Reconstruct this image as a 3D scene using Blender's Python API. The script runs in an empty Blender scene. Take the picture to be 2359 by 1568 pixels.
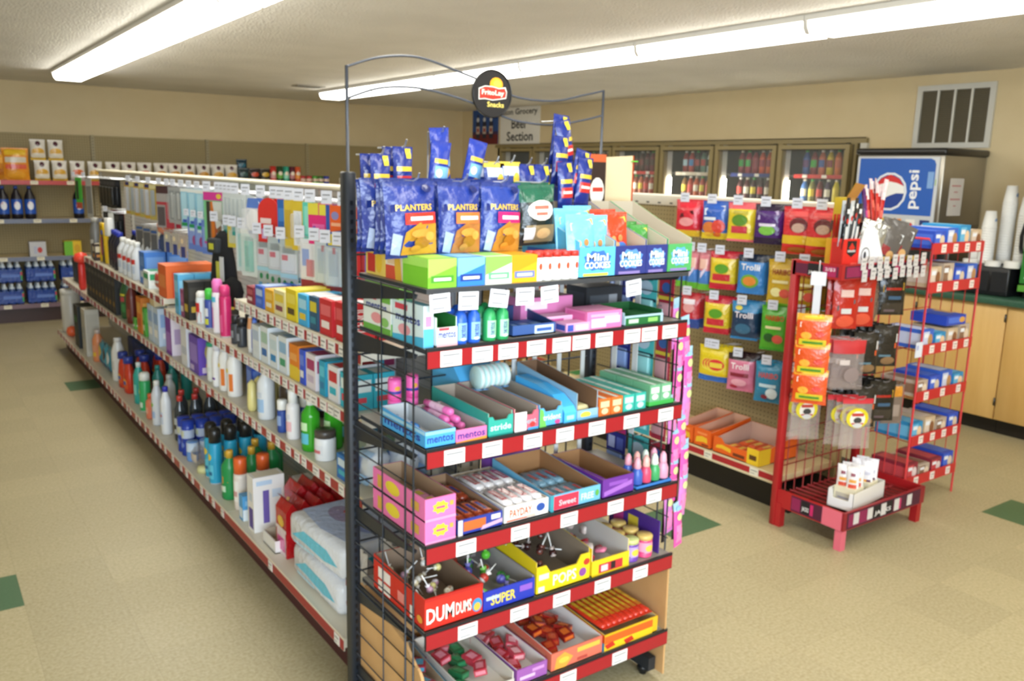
import bpy, bmesh, math, random
from math import sin, cos, pi
from mathutils import Vector, Matrix
random.seed(11)
S = bpy.context.scene
COL = S.collection

# ------------------------------------------------------------------ camera, world, exposure
cam_d = bpy.data.cameras.new('camera')
cam = bpy.data.objects.new('camera', cam_d)
COL.objects.link(cam)
_r = Vector((0.81779805, -0.57501679, 0.02370731)); _u = Vector((0.09303172, 0.17273878, 0.98056433)); _d = Vector((0.56793613, 0.79969807, -0.19476024))
cam.matrix_world = Matrix(((_r.x, _u.x, -_d.x, 0.0), (_r.y, _u.y, -_d.y, 0.0), (_r.z, _u.z, -_d.z, 1.65), (0, 0, 0, 1)))
cam_d.sensor_width = 36.0
cam_d.lens = 36.0 * 1967.88 / 2359.0
cam_d.clip_start = 0.05
cam_d.dof.use_dof = True            # the photograph is focused in front of everything, so all of it is soft
cam_d.dof.focus_distance = 0.5
cam_d.dof.aperture_fstop = 21.0
S.camera = cam
W = bpy.data.worlds.new('daylight'); S.world = W; W.use_nodes = True
_bg = W.node_tree.nodes['Background']; _bg.inputs[0].default_value = (0.75, 0.87, 1.0, 1); _bg.inputs[1].default_value = 1.0
S.view_settings.view_transform = 'Standard'; S.view_settings.look = 'None'
S.view_settings.gamma = 1.0; S.view_settings.use_curve_mapping = False
S.view_settings.exposure = 0.17
# daylight that falls in through the shop front window behind the camera
_sl = bpy.data.lights.new('window_daylight', 'AREA'); _sl.shape = 'RECTANGLE'; _sl.size = 3.8; _sl.size_y = 1.5
_sl.energy = 260; _sl.color = (0.74, 0.87, 1.0)
_so = bpy.data.objects.new('window_daylight', _sl); COL.objects.link(_so)
_so.location = (-0.5, -2.35, 1.55); _so.rotation_euler = (math.radians(90), 0, 0)
_so.rotation_euler = Vector((0.22, 1, -0.10)).to_track_quat('-Z', 'Y').to_euler()
S.cycles.max_bounces = 8; S.cycles.diffuse_bounces = 5; S.cycles.glossy_bounces = 3; S.cycles.transparent_max_bounces = 12
LAMP = 11.5        # strength of the fluorescent diffusers

# ------------------------------------------------------------------ colours and materials
def lin(h):
    if not isinstance(h, str): return tuple(h) if len(h) == 4 else tuple(h) + (1.0,)
    o = []
    for i in (0, 2, 4):
        c = int(h[i:i+2], 16) / 255.0
        o.append(c / 12.92 if c <= 0.04045 else ((c + 0.055) / 1.055) ** 2.4)
    return (o[0], o[1], o[2], 1.0)

def nodemat(name):
    m = bpy.data.materials.new(name); m.use_nodes = True
    n = m.node_tree; b = n.nodes['Principled BSDF']
    return m, n.nodes, n.links, b

def printed(name, rough, metal=0.0, bump=0.0, bscale=60.0, coat=0.0, alpha=None, spec=0.5):
    m, N, L, b = nodemat(name)
    a = N.new('ShaderNodeAttribute'); a.attribute_name = 'Col'
    L.new(a.outputs['Color'], b.inputs['Base Color'])
    b.inputs['Metallic'].default_value = metal; b.inputs['Coat Weight'].default_value = coat
    b.inputs['Specular IOR Level'].default_value = spec
    tc = N.new('ShaderNodeTexCoord'); nz = N.new('ShaderNodeTexNoise'); nz.inputs['Scale'].default_value = bscale
    nz.inputs['Detail'].default_value = 2.0
    L.new(tc.outputs['Object'], nz.inputs['Vector'])
    mr = N.new('ShaderNodeMapRange'); mr.inputs[3].default_value = rough * 0.85; mr.inputs[4].default_value = min(1.0, rough * 1.15)
    L.new(nz.outputs['Fac'], mr.inputs[0]); L.new(mr.outputs[0], b.inputs['Roughness'])
    if bump:
        bp = N.new('ShaderNodeBump'); bp.inputs['Strength'].default_value = bump; bp.inputs['Distance'].default_value = 0.01
        L.new(nz.outputs['Fac'], bp.inputs['Height']); L.new(bp.outputs[0], b.inputs['Normal'])
    if alpha is not None: b.inputs['Alpha'].default_value = alpha
    return m

M = {}
M['card'] = printed('printed_card', 0.5)
M['raw'] = printed('raw_cardboard', 0.85, bump=0.05, bscale=200)
M['foil'] = printed('printed_film', 0.26, bump=0.55, bscale=38, coat=0.2)
M['silver'] = printed('bare_foil', 0.25, metal=0.85, bump=0.7, bscale=45)
M['plastic'] = printed('moulded_plastic', 0.32)
M['cloth'] = printed('woven_fabric', 0.9, bump=0.3, bscale=400)
M['paint'] = printed('powder_coat', 0.42, bump=0.03, bscale=300)
M['chrome'] = printed('zinc_wire', 0.3, metal=0.8)
M['steel'] = printed('brushed_steel', 0.34, metal=0.9)
M['clear'] = printed('clear_film', 0.12, alpha=0.22, bump=0.5, bscale=40)
M['liquid'] = printed('tinted_bottle', 0.08, alpha=0.8)
m, N, L, b = nodemat('tube_diffuser')
b.inputs['Base Color'].default_value = (0.9, 0.9, 0.88, 1); b.inputs['Emission Color'].default_value = (1.0, 0.965, 0.87, 1)
b.inputs['Emission Strength'].default_value = LAMP
nz = N.new('ShaderNodeTexNoise'); nz.inputs['Scale'].default_value = 300; L.new(nz.outputs['Fac'], b.inputs['Roughness'])
M['lamp'] = m
m, N, L, b = nodemat('cooler_tube'); b.inputs['Emission Color'].default_value = (1.0, 0.95, 0.80, 1); b.inputs['Emission Strength'].default_value = 34
nz = N.new('ShaderNodeTexNoise'); L.new(nz.outputs['Fac'], b.inputs['Roughness'])
M['tube'] = m
m, N, L, b = nodemat('door_glass'); b.inputs['Base Color'].default_value = (0.8, 0.85, 0.85, 1); b.inputs['Alpha'].default_value = 0.07
b.inputs['Roughness'].default_value = 0.03; nz = N.new('ShaderNodeTexNoise'); nz.inputs['Scale'].default_value = 3
bp = N.new('ShaderNodeBump'); bp.inputs['Strength'].default_value = 0.01; L.new(nz.outputs['Fac'], bp.inputs['Height']); L.new(bp.outputs[0], b.inputs['Normal'])
M['glass'] = m

def surf(name, ca, cb, scale, rough, bump, bscale, dist=0.01):
    m, N, L, b = nodemat(name)
    tc = N.new('ShaderNodeTexCoord'); nz = N.new('ShaderNodeTexNoise'); nz.inputs['Scale'].default_value = scale; nz.inputs['Detail'].default_value = 4
    L.new(tc.outputs['Object'], nz.inputs['Vector'])
    cr = N.new('ShaderNodeValToRGB'); cr.color_ramp.elements[0].position = 0.35; cr.color_ramp.elements[1].position = 0.65
    cr.color_ramp.elements[0].color = lin(ca); cr.color_ramp.elements[1].color = lin(cb)
    L.new(nz.outputs['Fac'], cr.inputs[0]); L.new(cr.outputs[0], b.inputs['Base Color'])
    b.inputs['Roughness'].default_value = rough
    n2 = N.new('ShaderNodeTexNoise'); n2.inputs['Scale'].default_value = bscale; L.new(tc.outputs['Object'], n2.inputs['Vector'])
    bp = N.new('ShaderNodeBump'); bp.inputs['Strength'].default_value = bump; bp.inputs['Distance'].default_value = dist
    L.new(n2.outputs['Fac'], bp.inputs['Height']); L.new(bp.outputs[0], b.inputs['Normal'])
    return m
M['wall'] = surf('tan_wall_paint', 'D3C199', 'D7C69F', 3, 0.7, 0.15, 220)
M['ceiling'] = surf('sprayed_ceiling', 'E3E1DC', 'EBE9E4', 2, 0.9, 0.6, 70, 0.02)
M['void'] = surf('dark_recess', '0E0D0C', '151412', 5, 0.8, 0.05, 50)
M['counter'] = surf('green_laminate', '2F5442', '385E4B', 90, 0.4, 0.03, 200)

def mathn(N, L, op, a, b=None, c=None):
    n = N.new('ShaderNodeMath'); n.operation = op
    for i, x in enumerate((a, b, c)):
        if x is None: continue
        if isinstance(x, (int, float)): n.inputs[i].default_value = x
        else: L.new(x, n.inputs[i])
    return n.outputs[0]

def mixc(N, L, fac, a, b):
    n = N.new('ShaderNodeMix'); n.data_type = 'RGBA'
    for k, x in ((0, fac), (6, a), (7, b)):
        if isinstance(x, (int, float)): n.inputs[k].default_value = x
        elif isinstance(x, tuple): n.inputs[k].default_value = x
        else: L.new(x, n.inputs[k])
    return n.outputs[2]

def pegboard(name, ca, cb, pitch, hole):
    m, N, L, b = nodemat(name)
    tc = N.new('ShaderNodeTexCoord'); sp = N.new('ShaderNodeSeparateXYZ'); L.new(tc.outputs['Object'], sp.inputs[0])
    hor = mathn(N, L, 'ADD', sp.outputs[0], sp.outputs[1])
    fx = mathn(N, L, 'SUBTRACT', mathn(N, L, 'FRACT', mathn(N, L, 'MULTIPLY', hor, 1 / pitch)), 0.5)
    fz = mathn(N, L, 'SUBTRACT', mathn(N, L, 'FRACT', mathn(N, L, 'MULTIPLY', sp.outputs[2], 1 / pitch)), 0.5)
    rr = mathn(N, L, 'ADD', mathn(N, L, 'MULTIPLY', fx, fx), mathn(N, L, 'MULTIPLY', fz, fz))
    h = mathn(N, L, 'LESS_THAN', rr, hole * hole)
    L.new(mixc(N, L, h, lin(ca), lin(cb)), b.inputs['Base Color'])
    b.inputs['Roughness'].default_value = 0.6
    return m
M['peg_tan'] = pegboard('tan_pegboard', '9C8C62', '2A2418', 0.0254, 0.14)
M['peg_white'] = pegboard('grey_pegboard', 'C9C6BE', '4a4a48', 0.0254, 0.10)

def slotwall(name, ca, cb):
    m, N, L, b = nodemat(name)
    tc = N.new('ShaderNodeTexCoord'); sp = N.new('ShaderNodeSeparateXYZ'); L.new(tc.outputs['Object'], sp.inputs[0])
    f = mathn(N, L, 'FRACT', mathn(N, L, 'MULTIPLY', sp.outputs[2], 1 / 0.0254))
    h = mathn(N, L, 'LESS_THAN', f, 0.16)
    L.new(mixc(N, L, h, lin(ca), lin(cb)), b.inputs['Base Color']); b.inputs['Roughness'].default_value = 0.45
    return m
M['slot'] = slotwall('ribbed_white_panel', 'DCDBD8', 'B4B3AF')

def woodmat(name, ca, cb, sc):
    m, N, L, b = nodemat(name)
    tc = N.new('ShaderNodeTexCoord'); mp = N.new('ShaderNodeMapping'); L.new(tc.outputs['Object'], mp.inputs[0]); mp.inputs['Scale'].default_value = sc
    nz = N.new('ShaderNodeTexNoise'); nz.inputs['Scale'].default_value = 6; nz.inputs['Detail'].default_value = 5; L.new(mp.outputs[0], nz.inputs['Vector'])
    cr = N.new('ShaderNodeValToRGB'); cr.color_ramp.elements[0].position = 0.3; cr.color_ramp.elements[1].position = 0.7
    cr.color_ramp.elements[0].color = lin(ca); cr.color_ramp.elements[1].color = lin(cb)
    L.new(nz.outputs['Fac'], cr.inputs[0]); L.new(cr.outputs[0], b.inputs['Base Color']); b.inputs['Roughness'].default_value = 0.42
    return m
M['maple'] = woodmat('maple_veneer', 'CFA45E', 'D9B16C', (3, 3, 0.4))
M['board'] = woodmat('tan_hardboard', 'C79A66', 'D0A571', (2, 2, 2))

# vinyl tile floor: speckled tan, a few green tiles, fine joints
m, N, L, b = nodemat('vinyl_tile')
tc = N.new('ShaderNodeTexCoord'); sp = N.new('ShaderNodeSeparateXYZ'); L.new(tc.outputs['Object'], sp.inputs[0])
TX, TY, OX, OY = 0.317, 0.300, 2.77, 2.56
gx = mathn(N, L, 'MULTIPLY', mathn(N, L, 'SUBTRACT', sp.outputs[0], OX), 1 / TX); gy = mathn(N, L, 'MULTIPLY', mathn(N, L, 'SUBTRACT', sp.outputs[1], OY), 1 / TY)
fx, fy = mathn(N, L, 'FRACT', gx), mathn(N, L, 'FRACT', gy)
ix, iy = mathn(N, L, 'FLOOR', gx), mathn(N, L, 'FLOOR', gy)
def edge(f): return mathn(N, L, 'GREATER_THAN', mathn(N, L, 'ABSOLUTE', mathn(N, L, 'SUBTRACT', f, 0.5)), 0.4965)
joint = mathn(N, L, 'MAXIMUM', edge(fx), edge(fy))
n1 = N.new('ShaderNodeTexNoise'); n1.inputs['Scale'].default_value = 85; n1.inputs['Detail'].default_value = 7; L.new(tc.outputs['Object'], n1.inputs['Vector'])
n2 = N.new('ShaderNodeTexNoise'); n2.inputs['Scale'].default_value = 1.3; n2.inputs['Detail'].default_value = 3; L.new(tc.outputs['Object'], n2.inputs['Vector'])
cr = N.new('ShaderNodeValToRGB'); cr.color_ramp.elements[0].position = 0.3; cr.color_ramp.elements[1].position = 0.68
cr.color_ramp.elements[0].color = lin('A09470'); cr.color_ramp.elements[1].color = lin('B6AB8A'); L.new(n1.outputs['Fac'], cr.inputs[0])
wn = N.new('ShaderNodeTexWhiteNoise'); wn.noise_dimensions = '2D'; cb = N.new('ShaderNodeCombineXYZ'); L.new(ix, cb.inputs[0]); L.new(iy, cb.inputs[1]); L.new(cb.outputs[0], wn.inputs['Vector'])
tint = mathn(N, L, 'ADD', 0.93, mathn(N, L, 'MULTIPLY', wn.outputs['Value'], 0.10))
hs = N.new('ShaderNodeHueSaturation'); L.new(cr.outputs[0], hs.inputs['Color']); L.new(tint, hs.inputs['Value'])
g = None
for kx, ky in ((0, 0), (5, -3), (-9, 3), (-6, 14), (5, 9), (-6, -7), (3, -9), (10, -6)):
    t = mathn(N, L, 'MULTIPLY', mathn(N, L, 'COMPARE', ix, kx, 0.1), mathn(N, L, 'COMPARE', iy, ky, 0.1))
    g = t if g is None else mathn(N, L, 'MAXIMUM', g, t)
cg = N.new('ShaderNodeValToRGB'); cg.color_ramp.elements[0].color = lin('3F5E42'); cg.color_ramp.elements[1].color = lin('52714F'); L.new(n1.outputs['Fac'], cg.inputs[0])
c1 = mixc(N, L, g, hs.outputs[0], cg.outputs[0]); c2 = mixc(N, L, mathn(N, L, 'MULTIPLY', joint, 0.22), c1, lin('6B5B3C'))
L.new(c2, b.inputs['Base Color'])
rg = mathn(N, L, 'ADD', 0.30, mathn(N, L, 'MULTIPLY', n2.outputs['Fac'], 0.28)); L.new(rg, b.inputs['Roughness']); b.inputs['Specular IOR Level'].default_value = 0.35
bp = N.new('ShaderNodeBump'); bp.inputs['Strength'].default_value = 0.02; bp.inputs['Distance'].default_value = 0.005; L.new(n1.outputs['Fac'], bp.inputs['Height']); L.new(bp.outputs[0], b.inputs['Normal'])
M['floor'] = m

# ------------------------------------------------------------------ mesh builder
_glyph = {}
def glyph(s):
    if s in _glyph: return _glyph[s]
    cu = bpy.data.curves.new('lettering', 'FONT'); cu.body = s; cu.resolution_u = 2; cu.offset = 0.02
    ob = bpy.data.objects.new('lettering', cu); me = bpy.data.meshes.new_from_object(ob)
    vs = [(v.co.x, v.co.y) for v in me.vertices]; fs = [tuple(p.vertices) for p in me.polygons]
    bpy.data.objects.remove(ob); bpy.data.curves.remove(cu); bpy.data.meshes.remove(me)
    x0 = min(v[0] for v in vs); x1 = max(v[0] for v in vs); y0 = min(v[1] for v in vs); y1 = max(v[1] for v in vs)
    w, h = x1 - x0, y1 - y0
    _glyph[s] = ([((x - x0) / w, (y - y0) / h) for x, y in vs], fs, w / h)
    return _glyph[s]

class MB:
    def __init__(s): s.v, s.f, s.c, s.m, s.sm, s.keys, s.T = [], [], [], [], [], [], None
    def add(s, vs, fs, col, mat='card', smooth=False):
        o = len(s.v)
        if s.T is not None: vs = [tuple(s.T @ Vector(p)) for p in vs]
        s.v.extend(vs)
        if mat not in s.keys: s.keys.append(mat)
        k = s.keys.index(mat); one = not (isinstance(col, list)); cc = lin(col) if one else None
        for i, f in enumerate(fs):
            s.f.append(tuple(o + j for j in f)); s.c.append(cc if one else lin(col[i])); s.m.append(k); s.sm.append(smooth)
        return s
    def box(s, x0, x1, y0, y1, z0, z1, col, mat='card', sides=None):
        # faces: front(-y) back left right bottom top
        v = [(x0, y0, z0), (x1, y0, z0), (x1, y1, z0), (x0, y1, z0), (x0, y0, z1), (x1, y0, z1), (x1, y1, z1), (x0, y1, z1)]
        f = [(0, 1, 5, 4), (2, 3, 7, 6), (3, 0, 4, 7), (1, 2, 6, 5), (3, 2, 1, 0), (4, 5, 6, 7)]
        if sides:
            d = dict(zip(('front', 'back', 'left', 'right', 'bottom', 'top'), [col] * 6)); d.update(sides); col = list(d.values())
        return s.add(v, f, col, mat)
    def rbox(s, x0, x1, y0, y1, z0, z1, r, col, mat='plastic', seg=2):
        bm = bmesh.new(); bmesh.ops.create_cube(bm, size=1.0)
        for q in bm.verts: q.co = ((x0 + x1) / 2 + q.co.x * (x1 - x0), (y0 + y1) / 2 + q.co.y * (y1 - y0), (z0 + z1) / 2 + q.co.z * (z1 - z0))
        bmesh.ops.bevel(bm, geom=bm.edges[:], offset=r, segments=seg, profile=0.5, affect='EDGES')
        bm.verts.index_update()
        s.add([tuple(q.co) for q in bm.verts], [tuple(q.index for q in f.verts) for f in bm.faces], col, mat, True); bm.free()
        return s
    def prism(s, pts, h0, h1, col, mat='card', axis='y'):
        # extrude a polygon of (a, b) along axis: 'y' -> (a, h, b); 'x' -> (h, a, b); 'z' -> (a, b, h)
        P = {'y': lambda a, b, h: (a, h, b), 'x': lambda a, b, h: (h, a, b), 'z': lambda a, b, h: (a, b, h)}[axis]
        n = len(pts); v = [P(a, b, h0) for a, b in pts] + [P(a, b, h1) for a, b in pts]
        f = [tuple(range(n)), tuple(range(2 * n - 1, n - 1, -1))] + [(i, i + n, (i + 1) % n + n, (i + 1) % n) for i in range(n)]
        return s.add(v, f, col, mat)
    def lathe(s, prof, col, mat='plastic', n=16, c=(0, 0, 0), sx=1.0, sy=1.0, caps=True):
        # prof: (radius, z[, colour of the band up to the next ring])
        v, f, cs = [], [], []
        for p in prof:
            for i in range(n):
                a = 2 * pi * i / n; v.append((c[0] + sx * p[0] * cos(a), c[1] + sy * p[0] * sin(a), c[2] + p[1]))
        for k in range(len(prof) - 1):
            cc = prof[k][2] if len(prof[k]) > 2 and prof[k][2] else col
            for i in range(n): f.append((k * n + i, k * n + (i + 1) % n, (k + 1) * n + (i + 1) % n, (k + 1) * n + i)); cs.append(cc)
        if caps:
            f.append(tuple(range(n - 1, -1, -1))); cs.append(col)
            f.append(tuple((len(prof) - 1) * n + i for i in range(n))); cs.append(col)
        return s.add(v, f, cs, mat, True)
    def tube(s, pts, r, col, mat='chrome', n=6, closed=False):
        pts = [Vector(p) for p in pts]; v, f = [], []; N_ = len(pts); up = Vector((0.123, 0.321, 0.94))
        for k, p in enumerate(pts):
            a = pts[(k - 1) % N_] if closed else pts[max(k - 1, 0)]; b = pts[(k + 1) % N_] if closed else pts[min(k + 1, N_ - 1)]
            t = (b - a).normalized(); e1 = t.cross(up if abs(t.dot(up)) < 0.95 else Vector((1, 0, 0))).normalized(); e2 = t.cross(e1)
            for i in range(n):
                g = 2 * pi * i / n; q = p + r * (cos(g) * e1 + sin(g) * e2); v.append(tuple(q))
        for k in range(N_ if closed else N_ - 1):
            for i in range(n): f.append((k * n + i, k * n + (i + 1) % n, (k + 1) % N_ * n + (i + 1) % n, (k + 1) % N_ * n + i))
        if not closed: f += [tuple(range(n)), tuple((N_ - 1) * n + i for i in range(n - 1, -1, -1))]
        return s.add(v, f, col, mat, True)
    def art(s, mp, arts, mat='card', curved=False, e0=0.0006, de=0.0003):
        # arts drawn on a surface mp(u, v, e): ('r',x0,y0,x1,y1,col) ('e',cx,cy,rx,ry,col) ('t',x0,y0,x1,y1,'TEXT',col) ('p',[(u,v)...],col)
        e = e0
        for a in arts:
            k = a[0]
            if k == 'r':
                x0, y0, x1, y1, col = a[1:6]; n = 6 if curved else 1
                v = [mp(x0 + (x1 - x0) * i / n, y0 + (y1 - y0) * j / n, e) for j in range(n + 1) for i in range(n + 1)]
                f = [(j * (n + 1) + i, j * (n + 1) + i + 1, (j + 1) * (n + 1) + i + 1, (j + 1) * (n + 1) + i) for j in range(n) for i in range(n)]
                s.add(v, f, col, mat, curved)
            elif k == 'e':
                cx, cy, rx, ry, col = a[1:6]; n = 14; R = (0.5, 1.0) if curved else (1.0,)
                v = [mp(cx, cy, e)] + [mp(cx + q * rx * cos(2 * pi * i / n), cy + q * ry * sin(2 * pi * i / n), e) for q in R for i in range(n)]
                f = [(0, 1 + i, 1 + (i + 1) % n) for i in range(n)]
                if curved: f += [(1 + i, 1 + n + i, 1 + n + (i + 1) % n, 1 + (i + 1) % n) for i in range(n)]
                s.add(v, f, col, mat, curved)
            elif k == 'p':
                s.add([mp(u, w, e) for u, w in a[1]], [tuple(range(len(a[1])))], a[2], mat)
            elif k == 't':
                x0, y0, x1, y1, txt, col = a[1:7]; gv, gf, asp = glyph(txt)
                s.add([mp(x0 + (x1 - x0) * p, y0 + (y1 - y0) * q, e) for p, q in gv], gf, col, mat, False)
            elif k == 'v':       # text running upwards
                x0, y0, x1, y1, txt, col = a[1:7]; gv, gf, asp = glyph(txt)
                s.add([mp(x1 - (x1 - x0) * q, y0 + (y1 - y0) * p, e) for p, q in gv], gf, col, mat, False)
            e += de
        return s
    def mesh(s, name):
        me = bpy.data.meshes.new(name); me.from_pydata(s.v, [], s.f)
        for k in s.keys: me.materials.append(M[k])
        me.polygons.foreach_set('material_index', s.m); me.polygons.foreach_set('use_smooth', s.sm)
        at = me.color_attributes.new('Col', 'FLOAT_COLOR', 'CORNER'); buf = []
        for f, c in zip(s.f, s.c): buf.extend(c * len(f))
        at.data.foreach_set('color', buf); me.update()
        return me

def obj(name, mb, parent=None, loc=None, rz=0.0):
    o = bpy.data.objects.new(name, mb.mesh(name) if isinstance(mb, MB) else mb)
    COL.objects.link(o)
    if parent: o.parent = parent
    if loc: o.location = loc
    if rz: o.rotation_euler = (0, 0, rz)
    return o

LABELS = {}
def tag(o, label, cat, group=None):
    label = ' '.join(label.split())
    n = len(label.split())
    if n < 4 or n > 16: print('LABEL LENGTH', n, label)
    if label in LABELS and not (group and LABELS[label] == group): print('LABEL REPEAT', label)
    LABELS[label] = group
    o['label'] = label; o['category'] = cat
    if group: o['group'] = group
    return o
def empty(name, loc, rz=0.0):
    o = bpy.data.objects.new(name, None); COL.objects.link(o); o.location = loc; o.rotation_euler = (0, 0, rz); o.empty_display_size = 0.05
    return o
def struct(name, mb, loc=None):
    o = obj(name, mb, None, loc); o['kind'] = 'structure'; return o

# a product: root mesh (or None) + parts [(name, mesh, label or None)]
def proto(mb, *parts): return (mb.mesh('product') if mb else None, [(p[0], p[1].mesh(p[0]), p[2] if len(p) > 2 else None) for p in parts])
def put(p, name, loc, rz, label, cat, group=None, tilt=0.0, roll=0.0, sc=1.0):
    o = bpy.data.objects.new(name, p[0]); COL.objects.link(o)
    o.location = loc; o.rotation_euler = (tilt, roll, rz)
    if sc != 1.0: o.scale = (sc, sc, sc)
    for pn, pm, pl in p[1]:
        c = bpy.data.objects.new(pn, pm); COL.objects.link(c); c.parent = o
        if pl: c['label'] = pl
    tag(o, label, cat, group)
    return o
ORD = 'first second third fourth fifth sixth seventh eighth ninth tenth eleventh twelfth thirteenth fourteenth fifteenth sixteenth seventeenth eighteenth nineteenth twentieth'.split()

def plane(o, right, up, w, h):
    o, right, up = Vector(o), Vector(right).normalized(), Vector(up).normalized(); n = right.cross(up)
    return lambda u, v, e: tuple(o + right * (u * w) + up * (v * h) + n * e)

# ------------------------------------------------------------------ product shapes (front looks to -y, base at z = 0)
def carton(w, d, h, col, front=(), side=(), top=(), mat='card', topc=None, sidec=None, raw=False):
    b = MB(); sd = {}
    if topc: sd['top'] = topc
    if sidec: sd['left'] = sd['right'] = sidec
    b.box(-w/2, w/2, 0, d, 0, h, col, mat, sd)
    if front: b.art(plane((-w/2, 0, 0), (1, 0, 0), (0, 0, 1), w, h), front, mat)
    if side:
        b.art(plane((w/2, 0, 0), (0, 1, 0), (0, 0, 1), d, h), side, mat); b.art(plane((-w/2, d, 0), (0, -1, 0), (0, 0, 1), d, h), side, mat)
    if top: b.art(plane((-w/2, 0, h), (1, 0, 0), (0, 1, 0), w, d), top, mat)
    return b
def tray(w, d, hf, hb, outer, inner, front=(), side=(), t=0.004, hs=None, notch=None, backface=None):
    # open display box: front wall hf, back wall hb, side walls drop from hb to hf (or to hs behind the front)
    b = MB(); hs = hs or hf
    b.box(-w/2, w/2, 0, d, 0, t, inner)
    if notch:   # front wall with a dip in the middle
        a = w/2; b.prism([(-a, 0), (a, 0), (a, hf), (a*0.66, hf), (a*0.5, notch), (-a*0.5, notch), (-a*0.66, hf), (-a, hf)], 0, t, outer)
        b.prism([(-a + t, t), (a - t, t), (a - t, hf), (a*0.66, hf), (a*0.5, notch), (-a*0.5, notch), (-a*0.66, hf), (-a + t, hf)], t, t + 0.0008, inner)
    else:
        b.box(-w/2, w/2, 0, t, 0, hf, outer, 'card', {'back': inner})
    b.box(-w/2, w/2, d - t, d, 0, hb, outer, 'card', {'front': inner})
    for sx in (-1, 1):
        x0, x1 = sx * w/2, sx * (w/2 - t)
        pts = [(t, 0), (d - t, 0), (d - t, hb), (d * 0.55, hs if hb == hf else (hs + hb) / 2), (t, hs)]
        b.prism(pts, x0, x0 + (x1 - x0) * 0.5, outer, 'card', 'x'); b.prism(pts, x0 + (x1 - x0) * 0.5, x1, inner, 'card', 'x')
    if front: b.art(plane((-w/2, 0, 0), (1, 0, 0), (0, 0, 1), w, hf), front)
    if side:
        b.art(plane((w/2, 0, 0), (0, 1, 0), (0, 0, 1), d, hf), side); b.art(plane((-w/2, d, 0), (0, -1, 0), (0, 0, 1), d, hf), side)
    if backface: b.art(plane((-w/2, d - t, 0), (1, 0, 0), (0, 0, 1), w, hb), backface)
    return b
def bulge(w, h, t, seal):
    def f(u, v):
        a = max(0.0, 1 - (2 * u - 1) ** 2); s0 = seal / h; q = min(1.0, max(0.0, (v - s0) / (1 - 2 * s0))); c = max(0.0, 1 - (2 * q - 1) ** 4)
        return t / 2 * (a ** 0.6) * (c ** 0.8) + 0.001
    return f
def bag(w, h, t, col, arts=(), bands=(), back=None, mat='foil', seal=0.012, nx=8, nz=10, hole=False, wob=0.0):
    amat = 'card' if mat == 'clear' else mat
    b = MB(); f = bulge(w, h, t, seal); rnd = random.Random(len(arts) * 7 + int(w * 1000))
    zs = [0, seal / h] + [seal / h + (1 - 2 * seal / h) * i / (nz - 2) for i in range(1, nz - 2)] + [1 - seal / h, 1]
    us = [i / nx for i in range(nx + 1)]
    jit = {(i, j): (rnd.uniform(-wob, wob) if 0 < i < nx else 0.0) for i in range(nx + 1) for j in range(len(zs))}
    pinch = lambda v: 1 - 0.05 * (1 - abs(2 * v - 1) ** 3)
    def P(u, v, s, e=0.0): return ((u - 0.5) * w * pinch(v), -s * (f(u, v) + e), v * h)
    for s in (1, -1):
        v = [(lambda p: (p[0], p[1] + jit[(i, j)], p[2]))(P(u, z, s)) for j, z in enumerate(zs) for i, u in enumerate(us)]
        n = nx + 1; fs = [(j * n + i, j * n + i + 1, (j + 1) * n + i + 1, (j + 1) * n + i) for j in range(len(zs) - 1) for i in range(nx)]
        cs = []
        for j in range(len(zs) - 1):
            vm = (zs[j] + zs[j + 1]) / 2; c = col if s > 0 or not back else back
            for v0, v1, bc in bands:
                if v0 <= vm < v1: c = bc
            cs += [c] * nx
        if s < 0: fs = [tuple(reversed(q)) for q in fs]
        b.add(v, fs, cs, mat, True)
    b.art(lambda u, v, e: P(u, v, 1, e + wob), arts, amat, True, 0.0012, 0.0006)
    return b
def cylmap(r, z0, h, span=1.15, sx=1.0, sy=1.0):
    # u 0..1 over the front arc, around -y
    return lambda u, v, e: ((r * sx + e) * sin((u - 0.5) * 2 * span), -(r * sy + e) * cos((u - 0.5) * 2 * span), z0 + v * h)
def bottle(prof, col, cap=None, capc='FFFFFF', arts=(), lab=None, mat='plastic', n=16, sx=1.0, sy=1.0, capname='cap', trigger=None):
    b = MB().lathe(prof, col, mat, n, (0, 0, 0), sx, sy)
    if arts and lab: b.art(cylmap(lab[0], lab[1], lab[2], 1.15, sx, sy), arts, 'card', True)
    parts = []
    if cap: parts.append((capname, MB().lathe(cap, capc, 'plastic', 12)))
    if trigger:
        z, c = trigger; q = MB().box(-0.012, 0.012, -0.055, 0.025, z, z + 0.03, c, 'plastic'); q.box(-0.006, 0.006, -0.04, -0.03, z - 0.035, z, c, 'plastic'); q.lathe([(0.013, z - 0.02), (0.013, z)], c, 'plastic', 10)
        parts.append(('trigger', q))
    return proto(b, *parts)
def can(r, h, bands, col, arts=(), lidc=None):
    pr = [(r * 0.93, 0), (r, 0.004)]
    b = MB().lathe([(r * 0.93, 0, col), (r, 0.004, col)] + [(r, 0.004 + (h - 0.008) * z, c) for z, c in bands] + [(r, h - 0.004, col), (r * 0.93, h)], col, 'plastic', 16)
    if arts: b.art(cylmap(r, 0.004, h - 0.008), arts, 'card', True)
    return proto(b, *([('lid', MB().lathe([(r * 1.01, h - 0.012), (r * 1.01, h), (r * 0.9, h + 0.003)], lidc, 'plastic', 16))] if lidc else []))
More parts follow.
